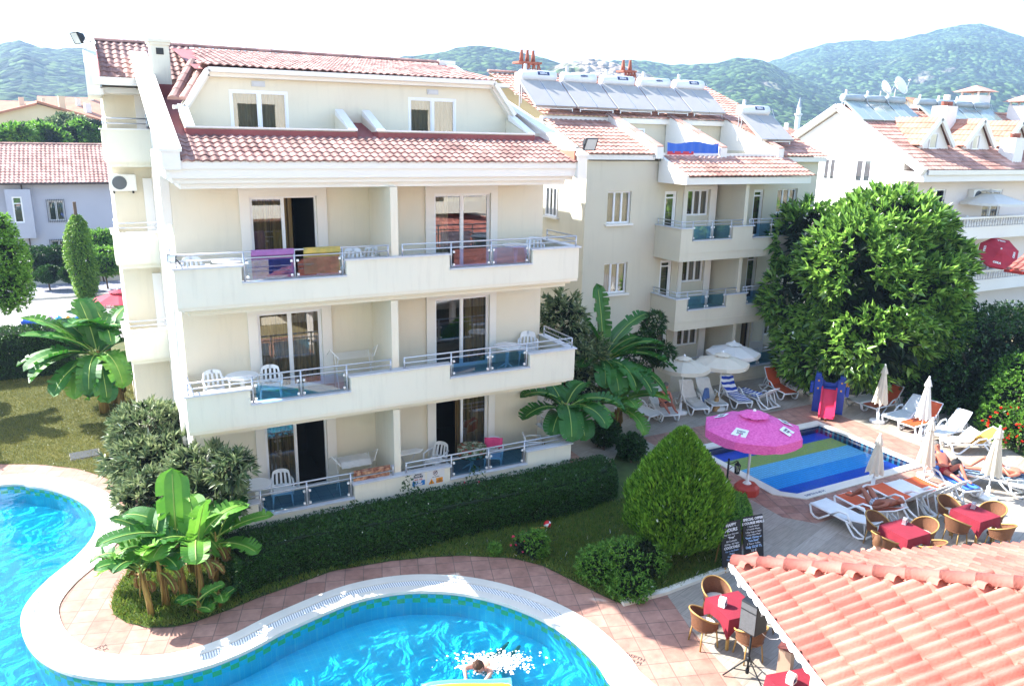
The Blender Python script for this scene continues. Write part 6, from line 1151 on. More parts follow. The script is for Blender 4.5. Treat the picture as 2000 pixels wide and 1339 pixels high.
# loudspeaker on tripod, bin, chalkboards
sb = gz(1458, 1322); o = thing('speaker_stand', 'black tripod stand under the loudspeaker', 'speaker stand', sb); hz = 1.04; mb = MB(); mb.tube([(0, 0, .12), (0, 0, hz)], .02, 8); mb.lathe([(.035, .36), (.04, .42), (.03, .45)], n=8); mb.lathe([(.035, .10), (.035, .2)], n=8); mb.build('pole', m_ir, o, world=False, smooth=True)
for k in range(3): t = 2*PI*k/3+.5; mb = MB(); mb.tube([(.03*math.cos(t), .03*math.sin(t), .40), (.45*math.cos(t), .45*math.sin(t), .02)], .014, 6); mb.tube([(.03*math.cos(t), .03*math.sin(t), .15), (.25*math.cos(t), .25*math.sin(t), .18)], .01, 5); mb.build('leg', m_ir, o, world=False)
o = thing('loudspeaker', 'black loudspeaker box standing on a tripod beside the restaurant eave', 'loudspeaker', sb+Vector((0, 0, hz+.001)), R(-78)); mb = MB(); mb.prism([(-.17, -.18), (.17, -.18), (.20, .16), (-.20, .16)], 0, .62); mb.build('cabinet', m_dark, o, world=False, bevel=.012); mb = MB(); mb.prism([(-.16, -.184), (.16, -.184), (.16, -.181), (-.16, -.181)], .03, .44); mb.prism([(-.16, -.184), (.16, -.184), (.16, -.181), (-.16, -.181)], .47, .59); mb.build('grille', M('speaker_grille', '5C5C5E', .6, .2, 30), o, world=False); mb = MB(); mb.M = frame((.186, 0, 0), (.088, .996, 0), (0, 0, 1), (.996, -.088, 0)); mb.box(-.07, .07, .40, .50, 0, .006); mb.build('handle', m_alu, o, world=False)
mb = MB(); s0 = sb+Vector((.1, .1, hz+.1)); mb.tube([s0+Vector((.12*i, -.05*i, -.55*math.sin(min(1, i/6)*PI*.75)+.03*i)) for i in range(9)], .006, 5); tag(mb.build('cable', m_white), 'thin white cable hanging from the loudspeaker to the roof post', 'cable')
bp = gz(1532, 1312); o = thing('waste_bin', 'tall beige bin with dark lid under the restaurant eave', 'bin', bp); mb = MB(); mb.M = Matrix.Translation(bp) @ Matrix.Rotation(R(25), 4, 'Z'); mb.box(-.12, .12, -.12, .12, 0, .55); mb.build('body', M('bin_beige', 'B89A84', .6, .15, 3), o); mb = MB(); mb.M = Matrix.Translation(bp) @ Matrix.Rotation(R(25), 4, 'Z'); mb.box(-.14, .14, -.14, .14, .551, .59); mb.build('lid', M('bin_lid', '6C3830', .6), o)
m_bd = M('chalkboard', '1C1C22', .75, .2, 4); m_ck = M('chalk', 'D8DCE8', .9); m_ckb = M('chalk_blue', '9CBCE8', .9)
def board(pa, pb, label, lines, h=1.06, leg=.14, tilt=.20):
    a = gz(*pa); b = gz(*pb); x = (b-a); wd = x.length; x.normalize(); n = Vector((x.y, -x.x, 0)); n = n if (CAM-a).dot(n) > 0 else -n; u = (Vector((0, 0, 1))-n*tilt).normalized(); nn = x.cross(u); nn = nn if nn.dot(n) > 0 else -nn; c = (a+b)/2; o = thing('chalkboard', label, 'chalkboard', c); mb = MB(); T = frame(c+u*leg, x, u, nn); mb.M = T; mb.box(-wd/2, wd/2, 0, h, -.02, 0); bd = mb.build('board', m_bd, o); mb = MB(); mb.M = T
    for s in (-1, 1): mb.box(s*wd*.36-.02, s*wd*.36+.02, -leg, .0, -.018, -.002); mb.add([(s*wd*.36-.02, h*.9, -.03), (s*wd*.36+.02, h*.9, -.03), (s*wd*.36+.02, -leg+.02, -.42), (s*wd*.36-.02, -leg+.02, -.42)], [(0, 1, 2, 3)])
    mb.build('easel_legs', m_rat, o, fix=False); y = h-.03
    for s, sz, bl_, mt in lines: text('chalk_lettering', s, sz, T @ Matrix.Translation((0, y-sz*.5, .004)), mt, bd, bold=bl_); y -= sz*1.08+.006
board((1454, 1106), (1492, 1098), 'right chalkboard headed special offer five course meals', [('SPECIAL OFFER', .085, .003, m_ck), ('5 COURSE MEALS', .082, .003, m_ck), ('1 Garlic Bread', .058, 0, m_ck), ('2 Turkish Mezes', .058, 0, m_ck), ('3 Any Soup or Salad', .055, 0, m_ck), ('4 Any Main Meal', .058, 0, m_ck), ('"Steak, Chicken or', .062, .002, m_ckb), ('Tuna Steak"', .064, .002, m_ckb), ('5 Tea or Coffee', .058, 0, m_ck), ('Only 22.50 TL', .08, .003, m_ckb), ('11 \u20ac', .08, .001, m_ck)])
board((1412, 1120), (1450, 1110), 'left chalkboard headed happy hours, half hidden by the thuja', [('HAPPY', .10, .003, m_ck), ('HOURS', .11, .004, m_ck), ('Buy one Get one', .06, 0, m_ck), ('"Free"', .08, .002, m_ck), ('All Cocktails', .062, 0, m_ck), ('All Day  All Night', .06, 0, m_ck), ('COCKTAILS', .085, .003, m_ck), ('Sex on the Beach', .055, 0, m_ckb), ('Mojito', .055, 0, m_ckb), ('Pina Colada', .055, 0, m_ckb), ('Tequila Sunrise', .055, 0, m_ckb)])
bb = gz(1069, 1030); o = tag(None, None) if False else thing('beach_ball', 'red and white ball lying on the shaded grass', 'ball', bb); mb = MB(); T = Matrix.Translation(bb+Vector((0, 0, .10))) @ Matrix.Rotation(.9, 4, 'X'); mb.M = T
for k in range(6): mb.grid(lambda a, b: (.10*math.sin(b*PI)*math.cos((k+a)*PI/3), .10*math.sin(b*PI)*math.sin((k+a)*PI/3), .10*math.cos(b*PI)), 3, 10, k % 3 == 0)
mb.build('skin', [M('ball_red', 'D02828', .4), m_white], o, smooth=True, fix=False); mb = MB(); a = gz(1040, 1034); mb.tube([a+Vector((0, 0, .03)), gz(1064, 1032)+Vector((0, 0, .03))], .03, 8); tag(mb.build('pool_noodle', m_yel), 'yellow foam tube lying beside the red ball', 'foam tube')
bagp = gz(1398, 800); mb = MB(); mb.M = Matrix.Translation(bagp) @ Matrix.Rotation(.6, 4, 'Z'); mb.grid(lambda u, v: (.26*math.cos(u*2*PI)*(1-.45*v), .15*math.sin(u*2*PI)*(1-.6*v), .02+.5*v+.02*math.sin(u*11)), 20, 6); mb.tube([(-.1, 0, .5), (-.05, 0, .68), (.05, 0, .68), (.1, 0, .5)], .012, 5); tag(mb.build('beach_bag', M('tan_bag', 'A8875C', .9, .3, 6, .4, 30), smooth=True, fix=False), 'tan beach bag between the white and striped loungers', 'bag'); bq = gz(1392, 795); mb = MB(); mb.M = Matrix.Translation(bq+Vector((-.25, .15, 0))); mb.grid(lambda u, v: (.2*math.cos(u*2*PI)*(1-.5*v), .12*math.sin(u*2*PI)*(1-.6*v), .25+.5*v), 16, 5); tag(mb.build('blue_bag', M('denim_bag', '5878B0', .9, .3, 6), smooth=True, fix=False), 'blue cloth bag leaning on the white lounger', 'bag')
bk = gz(1862, 950); mb = MB(); mb.M = Matrix.Translation(bk+Vector((.1, .1, .34))) ; mb.grid(lambda u, v: (.2*math.sin(v*PI)**.6*math.cos(u*2*PI), .15*math.sin(v*PI)**.6*math.sin(u*2*PI), .24-.24*math.cos(v*PI)), 18, 10); mb.tube([(-.05, 0, .47), (0, 0, .54), (.06, 0, .47)], .015, 6); tag(mb.build('black_bag', M('black_bag', '14161C', .8, .3, 6), smooth=True, fix=False), 'black bag on the lounger between the man and the woman', 'bag')
# ============================================================ balcony furniture on the hotel
def mono(label, mat=m_pl, name='plastic_chair'):
    o = thing(name, label, 'chair', (0, 0, 0), 0, 'plastic armchairs on the balconies'); mb = MB(); mb.grid(lambda u, v: (-.21+.42*u, -.22+.42*v, .41-.02*math.sin(u*PI)), 4, 4); mb.box(-.22, .22, -.23, -.2, .36, .41); mb.build('seat', mat, o, fix=False)
    mb = MB(); f = lambda u, v: (-.24*(1-.18*v**3)+.48*(1-.18*v**3)*u, .20+.12*v-.05*math.sin(u*PI)*-1, .41+.42*v-.05*v*(abs(u-.5)*2)**3)
    for k in range(9):
        if k % 2 == 0: mb.grid(lambda a, b, k=k: f((k+a)/9, b), 1, 6)
    mb.grid(lambda a, b: f(a, .78+.22*b), 9, 2); mb.grid(lambda a, b: f(a, .12*b), 9, 1); bk_ = mb.build('backrest', mat, o, smooth=False, fix=False); s_ = bk_.modifiers.new('s', 'SOLIDIFY'); s_.thickness = .02
    for s in (-1, 1):
        mb = MB(); mb.tube([(s*.26, -.24, .36), (s*.28, -.20, .62), (s*.28, .05, .64), (s*.24, .28, .62)], .024, 6); mb.build('arm', mat, o, smooth=True)
        for y, y2 in ((-.2, -.26), (.2, .28)): mb = MB(); mb.tube([(s*.22, y, .40), (s*.25, y2, 0)], [.03, .02], 6); mb.build('leg', mat, o, smooth=True)
    return o
def rtable(label, mat=m_pl, r=.38):
    o = thing('plastic_table', label, 'table', (0, 0, 0), 0, 'plastic tables on the balconies'); mb = MB(); mb.lathe([(r-.02, .68), (r, .69), (r, .72), (r-.01, .725), (.01, .725)], n=24); mb.build('tabletop', mat, o)
    mb = MB(); mb.lathe([(.06, .12), (.045, .4), (.07, .68)], n=8); mb.build('column', mat, o, smooth=True)
    for k in range(4): t = PI/4+k*PI/2; mb = MB(); mb.tube([(.03*math.cos(t), .03*math.sin(t), .2), (.28*math.cos(t), .28*math.sin(t), .01)], .024, 6); mb.build('leg', mat, o, smooth=True)
    return o
mc = mono('x'); mt = rtable('x'); mpk = mono('pink towel covered armchair beside the flowered table'); F = [f*H-.148 for f in range(3)]; uc = [0, 0]
def pc(x, y, f, rz, lab, dz=0):
    o = mc if not uc[0] else dup(mc, (0, 0, 0)); uc[0] = 1; o['label'] = lab; o.location = (x, y, F[f]+dz); o.rotation_euler = (0, 0, rz)
def pt(x, y, f, lab):
    o = mt if not uc[1] else dup(mt, (0, 0, 0)); uc[1] = 1; o['label'] = lab; o.location = (x, y, F[f])
pc(1.98, -.62, 1, .1, 'white armchair at the left end of the middle balcony'); pt(2.58, -.68, 1, 'round white table between two armchairs on the middle balcony'); pc(3.22, -.75, 1, -.2, 'white armchair with a blue towel on the middle left balcony')
pc(1.75, -1.2, 2, .3, 'white armchair at the left end of the top balcony'); pt(2.45, -1.0, 2, 'white table behind the top left parapet'); pc(5.25, -1.0, 2, -.5, 'white armchair with dark clothes near the top divider wall'); pc(5.72, -.7, 2, -.9, 'white armchair against the top divider wall')
pt(9.85, -.95, 2, 'white table behind the glass of the top right balcony'); pc(10.62, -.6, 2, -.5, 'white armchair in the right corner of the top balcony'); pt(9.72, -.8, 1, 'white table on the middle right balcony'); pc(10.55, -.5, 1, -.5, 'lower of the stacked white armchairs on the middle right balcony'); pc(10.56, -.49, 1, -.5, 'upper of the stacked white armchairs on the middle right balcony', .07)
pt(2.72, -.75, 0, 'white table on the ground floor left balcony'); pc(3.35, -.68, 0, -.15, 'white armchair in front of the ground floor sliding door'); pc(7.62, -.6, 0, -.9, 'white armchair with a towel, right of the ground floor divider'); pc(10.65, -.9, 0, 1.2, 'white armchair at the right end of the ground floor balcony')
mpk.location = (9.25, -.95, F[0]); mpk.rotation_euler = (0, 0, -.5); ft = rtable('table with a flowered red and green cloth on the ground floor balcony'); ft.location = (8.62, -.85, F[0])
pkt = MB(); pkt.grid(lambda u, v: (-.26+.52*u, .33-.02*math.sin(u*9)+.0*v+(.04 if v < .5 else -.10)-.1*abs(v-.5), .86-.75*abs(v-.55)**1.1), 10, 12); pt_ = pkt.build('towel', M('pink_towel', 'D84878', .95, .15, 6, .5, 60), None, smooth=True, fix=False); pt_.location = mpk.location; pt_.rotation_euler = mpk.rotation_euler; tag(pt_, 'pink towel hung over the back of a plastic armchair', 'towel')
m_flw = M('flowered_cloth', 'C8C0A8', .9, .6, 9, col2='A83028', detail=2); m_flw.node_tree.nodes['Color Ramp'].color_ramp.elements.new(.5).color = lin('3C5C34')
mb = MB(); mb.grid(lambda u, v: ((.42*min(1, v*1.5)+.03*max(0, v-.66)*math.cos(u*2*PI*7))*math.cos(u*2*PI), (.42*min(1, v*1.5)+.03*max(0, v-.66)*math.cos(u*2*PI*7))*math.sin(u*2*PI), .735-max(0, v-.66)*.75), 42, 9); fc = mb.build('tablecloth', m_flw, None, smooth=True, fix=False); fc.location = ft.location; tag(fc, 'flowered cloth over the round ground floor table', 'tablecloth')
def hang(name, x0, x1, y, z0, z1, mat, lab, cat='towel', amp=.012):
    mb = MB(); n = 24; mb.grid(lambda u, v: (x0+(x1-x0)*u, y+amp*math.sin(u*19+v*2)+(.02 if v > .97 else .045), z0+(z1-z0)*v), n, 10); mb.grid(lambda u, v: (x0+(x1-x0)*u, y+(.045 if v < .5 else -.028), z1+.004+.02*math.sin(v*PI)), n, 6); mb.grid(lambda u, v: (x0+(x1-x0)*u, y-.030+.006*math.sin(u*15), z1-.10*v), n, 2)
    return tag(mb.build(name, mat, None, smooth=True, fix=False), lab, cat)
X_ = lambda u, v, y: gy(u, v, y).x
hang('towel', X_(492, 515, -1.7), X_(575, 515, -1.7), -1.70, 5.92, 6.545, M('purple_towel', 'A46EAC', .95, .25, 4, .5, 60), 'purple towel hung on the top left balcony rail'); hang('towel', X_(594, 510, -1.7), X_(665, 510, -1.7), -1.70, 5.95, 6.545, M('yellow_towel', 'C8AC58', .95, .25, 4, .5, 60, col2='8C8C50'), 'yellow towel hung on the top left balcony rail')
hang('patterned_cloth', X_(691, 920, -1.7), X_(762, 915, -1.7), -1.70, .57, .845, M('cat_cloth', 'C89A78', .95, .6, 13, .3, 60, col2='6A3024', detail=1), 'orange brown patterned cloth hung on the ground floor rail', 'cloth')
def rack(x, y, f, lab):
    o = thing('drying_rack', lab, 'drying rack', (x, y, F[f])); mb = MB()
    for s in (-1, 1): mb.tube([(s*.45, -.2, .02), (s*.45, .2, .95)], .012, 5); mb.tube([(s*.45, .2, .02), (s*.45, -.2, .95)], .012, 5); mb.tube([(s*.45, -.3, .9), (s*.62, -.1, 1.12), (s*.60, .3, .9)], .012, 5)
    for i in range(9): y_ = -.3+.6*i/8; mb.tube([(-.45, y_, .9), (.45, y_, .9)], .005, 4)
    mb.build('frame', m_white, o, world=False); return o
rack(5.35, -.62, 1, 'white folding clothes rack by the middle divider wall'); o = rack(5.25, -.7, 0, 'white clothes rack with a towel by the ground floor divider wall'); mb = MB(); mb.grid(lambda u, v: (-.4+.8*u, -.25+.5*v, .915+.01*math.sin(u*20)-.5*max(0, .25-v)), 12, 8); t = mb.build('towel', m_tow, None, smooth=True, fix=False); t.location = o.location; tag(t, 'pale towel lying on the ground floor clothes rack', 'towel')
o = thing('ironing_board', 'small white folding board right of the ground floor divider', 'ironing board', (6.75, -.7, F[0])); mb = MB(); mb.prism([(-.35, -.15), (.3, -.15), (.45, 0), (.3, .15), (-.35, .15)], .82, .85); mb.build('board', m_white, o, world=False); mb = MB(); mb.tube([(-.25, 0, 0), (.25, 0, .82)], .012, 5); mb.tube([(.25, 0, 0), (-.25, 0, .82)], .012, 5); mb.build('legs', m_alu, o, world=False)
def flood(p, d, lab, s=1.0):
    o = thing('floodlight', lab, 'floodlight', p); d = Vector(d).normalized(); x = d.cross(Vector((0, 0, 1))).normalized(); T = frame(Vector((0, 0, 0)), x, d, x.cross(d)); mb = MB(); mb.M = T; k = lambda w, h, y: [(-w, y, -h), (w, y, -h), (w, y, h), (-w, y, h)]
    mb.add(k(.07*s, .05*s, -.14*s)+k(.16*s, .12*s, .0)+k(.17*s, .13*s, .0)+k(.17*s, .13*s, .05*s), [(0, 1, 2, 3)]+[(a*4+i, a*4+(i+1) % 4, a*4+4+(i+1) % 4, a*4+4+i) for a in range(3) for i in range(4)]); mb.build('housing', m_ir, o, world=False); mb = MB(); mb.M = T; mb.add(k(.155*s, .115*s, .04*s), [(0, 1, 2, 3)]); mb.build('lens', M('lamp_lens', 'C8CCCC', .15, .1, 8, spec=.8), o, world=False); mb = MB(); mb.M = T; mb.tube([(-.18*s, 0, -.02), (-.18*s, -.18*s, -.16*s), (.18*s, -.18*s, -.16*s), (.18*s, 0, -.02)], .012, 5); mb.build('bracket', m_ir, o, world=False)
flood(gy(1152, 281, -1.9), (.25, -.9, -.35), 'black floodlight on the right gable end of the hotel roof', 1.25); flood(Vector(gy(151, 74, 6.0)), (-.8, -.35, -.35), 'black floodlight on the ridge at the left roof end', 1.2); flood(gy(336, 505, -1.9), (-.6, -.7, .15), 'small floodlight at the left end of the top balcony', .6)
# signs on the ground floor parapet
def sign(u0, u1, vt0, vb0, vt1, vb1, lab):
    y = YB-.006; a, b = gy(u0, vt0, y), gy(u1, vt1, y); zt = (a.z+b.z)/2; zb = (gy(u0, vb0, y).z+gy(u1, vb1, y).z)/2; o = thing('sign', lab, 'sign', (a.x, y, zb)); w, h = b.x-a.x, zt-zb; mb = MB(); mb.box(0, w, 0, .005, 0, h); return o, mb.build('panel', M('sign_white', 'D8D8D8', .5, .03), o, world=False), w, h
def stext(pn, s, sz, x, z, mat, sx=1, b=0): return text('lettering', s, sz, frame((x, -.003, z), (1, 0, 0), (0, 0, 1), (0, -1, 0)), mat, pn, bold=b, sx=sx, world=False, ext=.001)
m_nv = M('ink_navy', '2C3450', .6); m_rd = M('ink_red', 'B83C30', .6); m_bl2 = M('sign_blue', '1C78C0', .5); m_or = M('sign_orange', 'E89818', .5)
o, pn, w, h = sign(804, 830, 925, 950, 921, 947, 'white pool hours sign with blue deep panel on the ground floor parapet'); mb = MB(); mb.box(.02, w-.005, -.004, -.001, .01, h*.40); bp_ = mb.build('blue_panel', m_bl2, pn, world=False)
stext(pn, 'POOL', h*.17, w*.5, h*.86, m_nv, 1.2, .004); stext(pn, 'HOURS', h*.17, w*.5, h*.68, m_nv, 1.2, .004); stext(pn, '09.30 - 19.00', h*.13, w*.5, h*.50, m_rd, .85, .002)
for s, z in (('DEEP', .30), ('1.60MT', .11)): text('lettering', s, h*.19, frame((w*.5, -.006, h*z), (1, 0, 0), (0, 0, 1), (0, -1, 0)), m_white, bp_, bold=.004, world=False, ext=.001)
o, pn, w, h = sign(834, 868, 919, 948, 914, 942, 'white no diving sign with orange warnings on the ground floor parapet'); stext(pn, 'NO DIVING', h*.09, w*.5, h*.52, m_nv, 1, .001); T = frame((w*.47, -.002, h*.79), (1, 0, 0), (0, 0, 1), (0, -1, 0)); mb = MB(); mb.M = T; r = h*.16
mb.grid(lambda u, v: ((r-.014*v)*math.cos(u*2*PI), (r-.014*v)*math.sin(u*2*PI), .002), 24, 1); mb.bar((-r*.7, r*.7, .002), (r*.7, -r*.7, .002), .012, .002); mb.build('prohibition_ring', M('ring_brown', '6A3438', .6), pn, world=False, fix=False); mb = MB(); mb.M = T; mb.bar((-r*.45, -.01, .001), (r*.25, r*.3, .001), .02, .001); mb.lathe([(.02, 0), (.02, .001)], (r*.4, r*.4, 0), 8); mb.bar((-r*.1, r*.05, .001), (-r*.3, -r*.5, .001), .016, .001); mb.build('diver_pictogram', m_nv, pn, world=False)
mb = MB(); mb.box(w*.52, w*.90, -.003, -.001, h*.08, h*.42); og = mb.build('orange_panel', m_or, pn, world=False); text('lettering', 'NO\nDIVING\nOR JUMPING', h*.085, frame((w*.71, -.005, h*.25), (1, 0, 0), (0, 0, 1), (0, -1, 0)), m_nv, og, bold=.001, world=False, ext=.001)
mb = MB(); mb.add([(w*.08, -.003, h*.08), (w*.42, -.003, h*.08), (w*.25, -.003, h*.44)], [(0, 1, 2)]); tr = mb.build('warning_triangle', m_or, pn, world=False, fix=False); text('lettering', '!', h*.24, frame((w*.25, -.005, h*.20), (1, 0, 0), (0, 0, 1), (0, -1, 0)), m_nv, tr, bold=.003, world=False, ext=.001)
# balcony things on the right-hand building
ow = umbrella((0, 0, 0), 1.9, 2.3, m_wcan, 'cream umbrella open on the upper balcony of the right white building', None); p = gd(1968, 425, 43); ow.location = (p.x, 7.3, 4.35)
ob = umbrella((0, 0, 0), 1.0, 2.0, M('blue_canvas', '2448B0', .8, .15, 3), 'blue umbrella half hidden by the rubber tree', None); p = gd(1898, 500, 42); ob.location = (p.x, 7.2, 1.1)
m_rc = M('red_canvas', 'B8283C', .8, .2, 2, col2='A02034'); orr = umbrella((0, 0, 0), 1.05, 2.0, m_rc, 'tilted red umbrella with white marks on the lower right balcony', None); p = gd(1975, 500, 42); orr.location = (p.x+1.7, 7.1, 2.25); orr.rotation_euler = (R(35), R(-38), 0)
for k in range(4):
    t = 2*PI*(k*2+.5)/8; outv = Vector((math.cos(t), math.sin(t), 0)); sdv = Vector((-math.sin(t), math.cos(t), 0)); pz = outv*.75+Vector((0, 0, 2.0-.36*.65+.02)); upv = (Vector((0, 0, .3))-outv).normalized(); text('lettering', 'COLA', .15, frame(pz, sdv, upv, sdv.cross(upv)), m_white, orr, bold=.01, world=False)
ol = umbrella((0, 0, 0), 1.35, 2.3, m_rc, 'red umbrella with white lettering behind the lawn banana plant', None); p = gz(190, 655); ol.location = (p.x+1.1, 21.5, ZG)
for k in range(8): t = 2*PI*(k+.5)/8; outv = Vector((math.cos(t), math.sin(t), 0)); sdv = Vector((-math.sin(t), math.cos(t), 0)); text('lettering', 'ALGIDA', .16, frame(outv*1.27+Vector((0, 0, 2.3-.405-.07)), sdv, (0, 0, 1), outv), m_white, ol, bold=.006, world=False)
pcw = dup(mc, (gd(1925, 415, 43).x, 7.3, 4.36), .4, 'white plastic armchair on the upper balcony of the right white building', sc=1.15)
bkp = gd(1955, 522, 41.5); mb = MB(); mb.lathe([(.13, 0), (.17, .3), (.18, .3)], (bkp.x, 6.68, 2.29), 12); tag(mb.build('bucket', [M('bucket_white', 'C8D8E0', .5)]), 'small white bucket on the lower right balustrade', 'bucket')
# gazebo corner at the right edge
gp = gd(1966, 524, 30); GZB = thing('gazebo', 'corner of a small tiled gazebo roof with red eave at the right edge', 'gazebo', (gp.x+1.5, gp.y, ZG)); mb = MB(); tile_roof(mb, (gp.x, gp.y-2.6, gp.z), (0, 1, 0), (1, 0, .5), 2.6, 1.8, .24, .38, .06, 6, wave='b'); mb.build('roof_tiles', m_tileR, GZB, fix=False); mb = MB(); mb.box(gp.x-.06, gp.x+.02, gp.y-2.6, gp.y+.05, gp.z-.14, gp.z-.02); mb.box(gp.x+.02, gp.x+3, gp.y-.03, gp.y+.05, gp.z-.14, gp.z-.02); mb.build('red_fascia', M('fascia_red', 'A83028', .6), GZB); mb = MB()
for x, y in ((1.9, -.4), (1.9, -2.2)): mb.box(gp.x+x, gp.x+x+.14, gp.y+y, gp.y+y+.14, ZG, gp.z)
mb.build('post', m_bark, GZB)
# inflatables for sale beside the street
cols = [('2858C0', 'dark blue'), ('4878D0', 'blue'), ('58A858', 'green'), ('B878C8', 'lilac'), ('48A0C8', 'turquoise'), ('E09830', 'orange'), ('2C70D8', 'bright blue'), ('B04890', 'magenta')]
for i, (c_, nm_) in enumerate(cols):
    p = gz(62+13.5*i, 700); c = gd(62+13.5*i, 636, 36); a = R(-55+14*i); mb = MB(); d = Vector((math.sin(a), 0, math.cos(a))); q = Vector((c.x, 19.3, 0)); q.z = gy(62+13.5*i, 636, 19.3).z; q.x = gy(62+13.5*i, 636, 19.3).x
    mb.tube([q-d*.5, q-d*.42, q, q+d*.38, q+d*.46], [.03, .14, .19, .13, .03], 10); tag(mb.build('inflatable', M('vinyl_'+nm_.replace(' ', '_'), c_, .25, .1, 2), smooth=True), nm_+' inflatable float standing in the row beside the street', 'inflatable', 'inflatables for sale beside the street')
# ============================================================ people
m_skins = {'tan': M('skin_tan', 'B8705A', .55, .12, 4), 'fair': M('skin_fair', 'D09A84', .55, .10, 4), 'brown': M('skin_brown', '8C5440', .55, .15, 4)}
m_eye = M('eye_dark', '181414', .3); m_lip = M('lip', '9C4C44', .5)
def skin_mesh(name, V, E, Rd, root, mat, parent, sub=2):
    bm = bmesh.new(); ly = bm.verts.layers.skin.verify(); vs = [bm.verts.new(v) for v in V]
    for a, b in E: bm.edges.new((vs[a], vs[b]))
    for i, v in enumerate(vs): r = Rd[i]; v[ly].radius = r if isinstance(r, tuple) else (r, r); v[ly].use_root = (i == root)
    me = bpy.data.meshes.new(name); bm.to_mesh(me); bm.free(); o = bpy.data.objects.new(name, me); COL.objects.link(o)
    o.modifiers.new('s', 'SKIN').use_smooth_shade = True; m = o.modifiers.new('d', 'SUBSURF'); m.levels = m.render_levels = sub
    dg = bpy.context.evaluated_depsgraph_get(); r = bpy.data.meshes.new_from_object(o.evaluated_get(dg)); bpy.data.objects.remove(o); r.name = name; r.materials.clear(); r.materials.append(mat); r.polygons.foreach_set('use_smooth', [True]*len(r.polygons))
    return link(name, r, parent, False)
def person(label, J, skin, hair=None, cloth=None, loc=(0, 0, 0), rz=0, face=None, s=1.0, top=None):
    """J: joints in local metres: pelvis, belly, chest, neck, head, and per side shoulder/elbow/wrist/hip/knee/ankle/toe"""
    o = thing('person', label, 'person', loc, rz); V = []; E = []; Rd = []; ix = {}
    def add(k, p, r, to=None):
        ix[k] = len(V); V.append(Vector(p)); Rd.append(r)
        if to is not None: E.append((ix[to], ix[k]))
    add('pelvis', J['pelvis'], .135); add('belly', J['belly'], .125, 'pelvis'); add('chest', J['chest'], (.15, .125), 'belly'); add('neck', J['neck'], .055, 'chest')
    hd = Vector(J['head']); nk = Vector(J['neck']); ud = (hd-nk).normalized(); fd = Vector(face if face else (0, -1, 0)); fd = (fd-ud*fd.dot(ud)).normalized(); sdv = ud.cross(fd)
    add('jaw', nk.lerp(hd, .55)+fd*.015, .072, 'neck'); add('skull', hd+ud*.02, .093, 'jaw'); add('crown', hd+ud*.085, .06, 'skull'); add('nose', hd+fd*.112-ud*.01, .013, 'skull')
    for q in (1, -1): add('ear%d' % q, hd+sdv*q*.098, .017, 'skull')
    for k in ('l', 'r'):
        g = lambda n: Vector(J[n+k]); add('sh'+k, g('shoulder'), .062, 'chest'); add('el'+k, g('elbow'), .043, 'sh'+k); add('wr'+k, g('wrist'), .029, 'el'+k); d = (g('wrist')-g('elbow')).normalized(); sx = d.cross(Vector((0, .3, 1))).normalized(); add('palm'+k, g('wrist')+d*.06, (.036, .018), 'wr'+k)
        for f in range(4):
            b = g('wrist')+d*.10+sx*(.024*(f-1.5)); dn = sx.cross(d); ln_ = (.062, .074, .07, .055)[f]; add('fa%s%d' % (k, f), b, .0095, 'palm'+k); add('fb%s%d' % (k, f), b+d*ln_*.55+dn*.008, .009, 'fa%s%d' % (k, f)); add('fc%s%d' % (k, f), b+d*ln_+dn*.026, .0075, 'fb%s%d' % (k, f))
        add('ta'+k, g('wrist')+d*.045+sx*.042, .012, 'palm'+k); add('tb'+k, g('wrist')+d*.085+sx*.062, .009, 'ta'+k)
        add('hip'+k, g('hip'), .105, 'pelvis'); add('th'+k, g('hip').lerp(g('knee'), .45), .088, 'hip'+k); add('kn'+k, g('knee'), .06, 'th'+k); add('cf'+k, g('knee').lerp(g('ankle'), .35), .06, 'kn'+k); add('an'+k, g('ankle'), .037, 'cf'+k); t = g('toe'); add('ft'+k, g('ankle').lerp(t, .55), (.04, .03), 'an'+k); add('to'+k, t, .02, 'ft'+k)
    body = skin_mesh('body', V, E, Rd, 0, m_skins[skin], o)
    for q in (1, -1): mb = MB(); c = hd+fd*.088+sdv*q*.036+ud*.022; mb.lathe([(.002, -.012), (.011, 0), (.002, .012)], tuple(c), 8); mb.build('eye', m_eye, o, world=False)
    mb = MB(); c = hd+fd*.082-ud*.058; mb.bar(c-sdv*.028, c+sdv*.028, .012, .012); mb.build('mouth', m_lip, o, world=False)
    if hair:
        mb = MB(); T = frame(hd+ud*.035-fd*.012, sdv, fd, ud); mb.M = T; mb.grid(lambda u, v: (.108*math.cos(u*2*PI)*math.sin(v*PI*.56), (.118*math.sin(u*2*PI))*math.sin(v*PI*.56)-(.02 if math.sin(u*2*PI) > 0 else -.0)*v, .105*math.cos(v*PI*.56)+.006*math.sin(u*40)-(.10*v**2 if math.sin(u*2*PI) < 0 else 0)), 28, 9); mb.build('hair', M(*hair), o, smooth=True, world=False, fix=False)
    if cloth:
        cm, full = cloth; pv = Vector(J['pelvis']); V2 = [pv, pv.lerp(Vector(J['belly']), .55)]; E2 = [(0, 1)]; R2_ = [.148, .142]
        for k in ('l', 'r'):
            n0 = len(V2); h = Vector(J['hip'+k]); V2 += [h, h.lerp(Vector(J['knee'+k]), .36)]; E2 += [(0, n0), (n0, n0+1)]; R2_ += [.116, .105 if not full else .06]
        if full: V2 += [Vector(J['belly']), Vector(J['chest'])-(Vector(J['neck'])-Vector(J['chest']))*.1]; n0 = len(V2); E2 += [(1, n0-2), (n0-2, n0-1)]; R2_ += [.138, (.166, .142)]
        skin_mesh('swimsuit' if full else 'swim_trunks', V2, E2, R2_, 0, cm, o)
    if top: mb = MB()
    o.scale = (s, s, s); return o
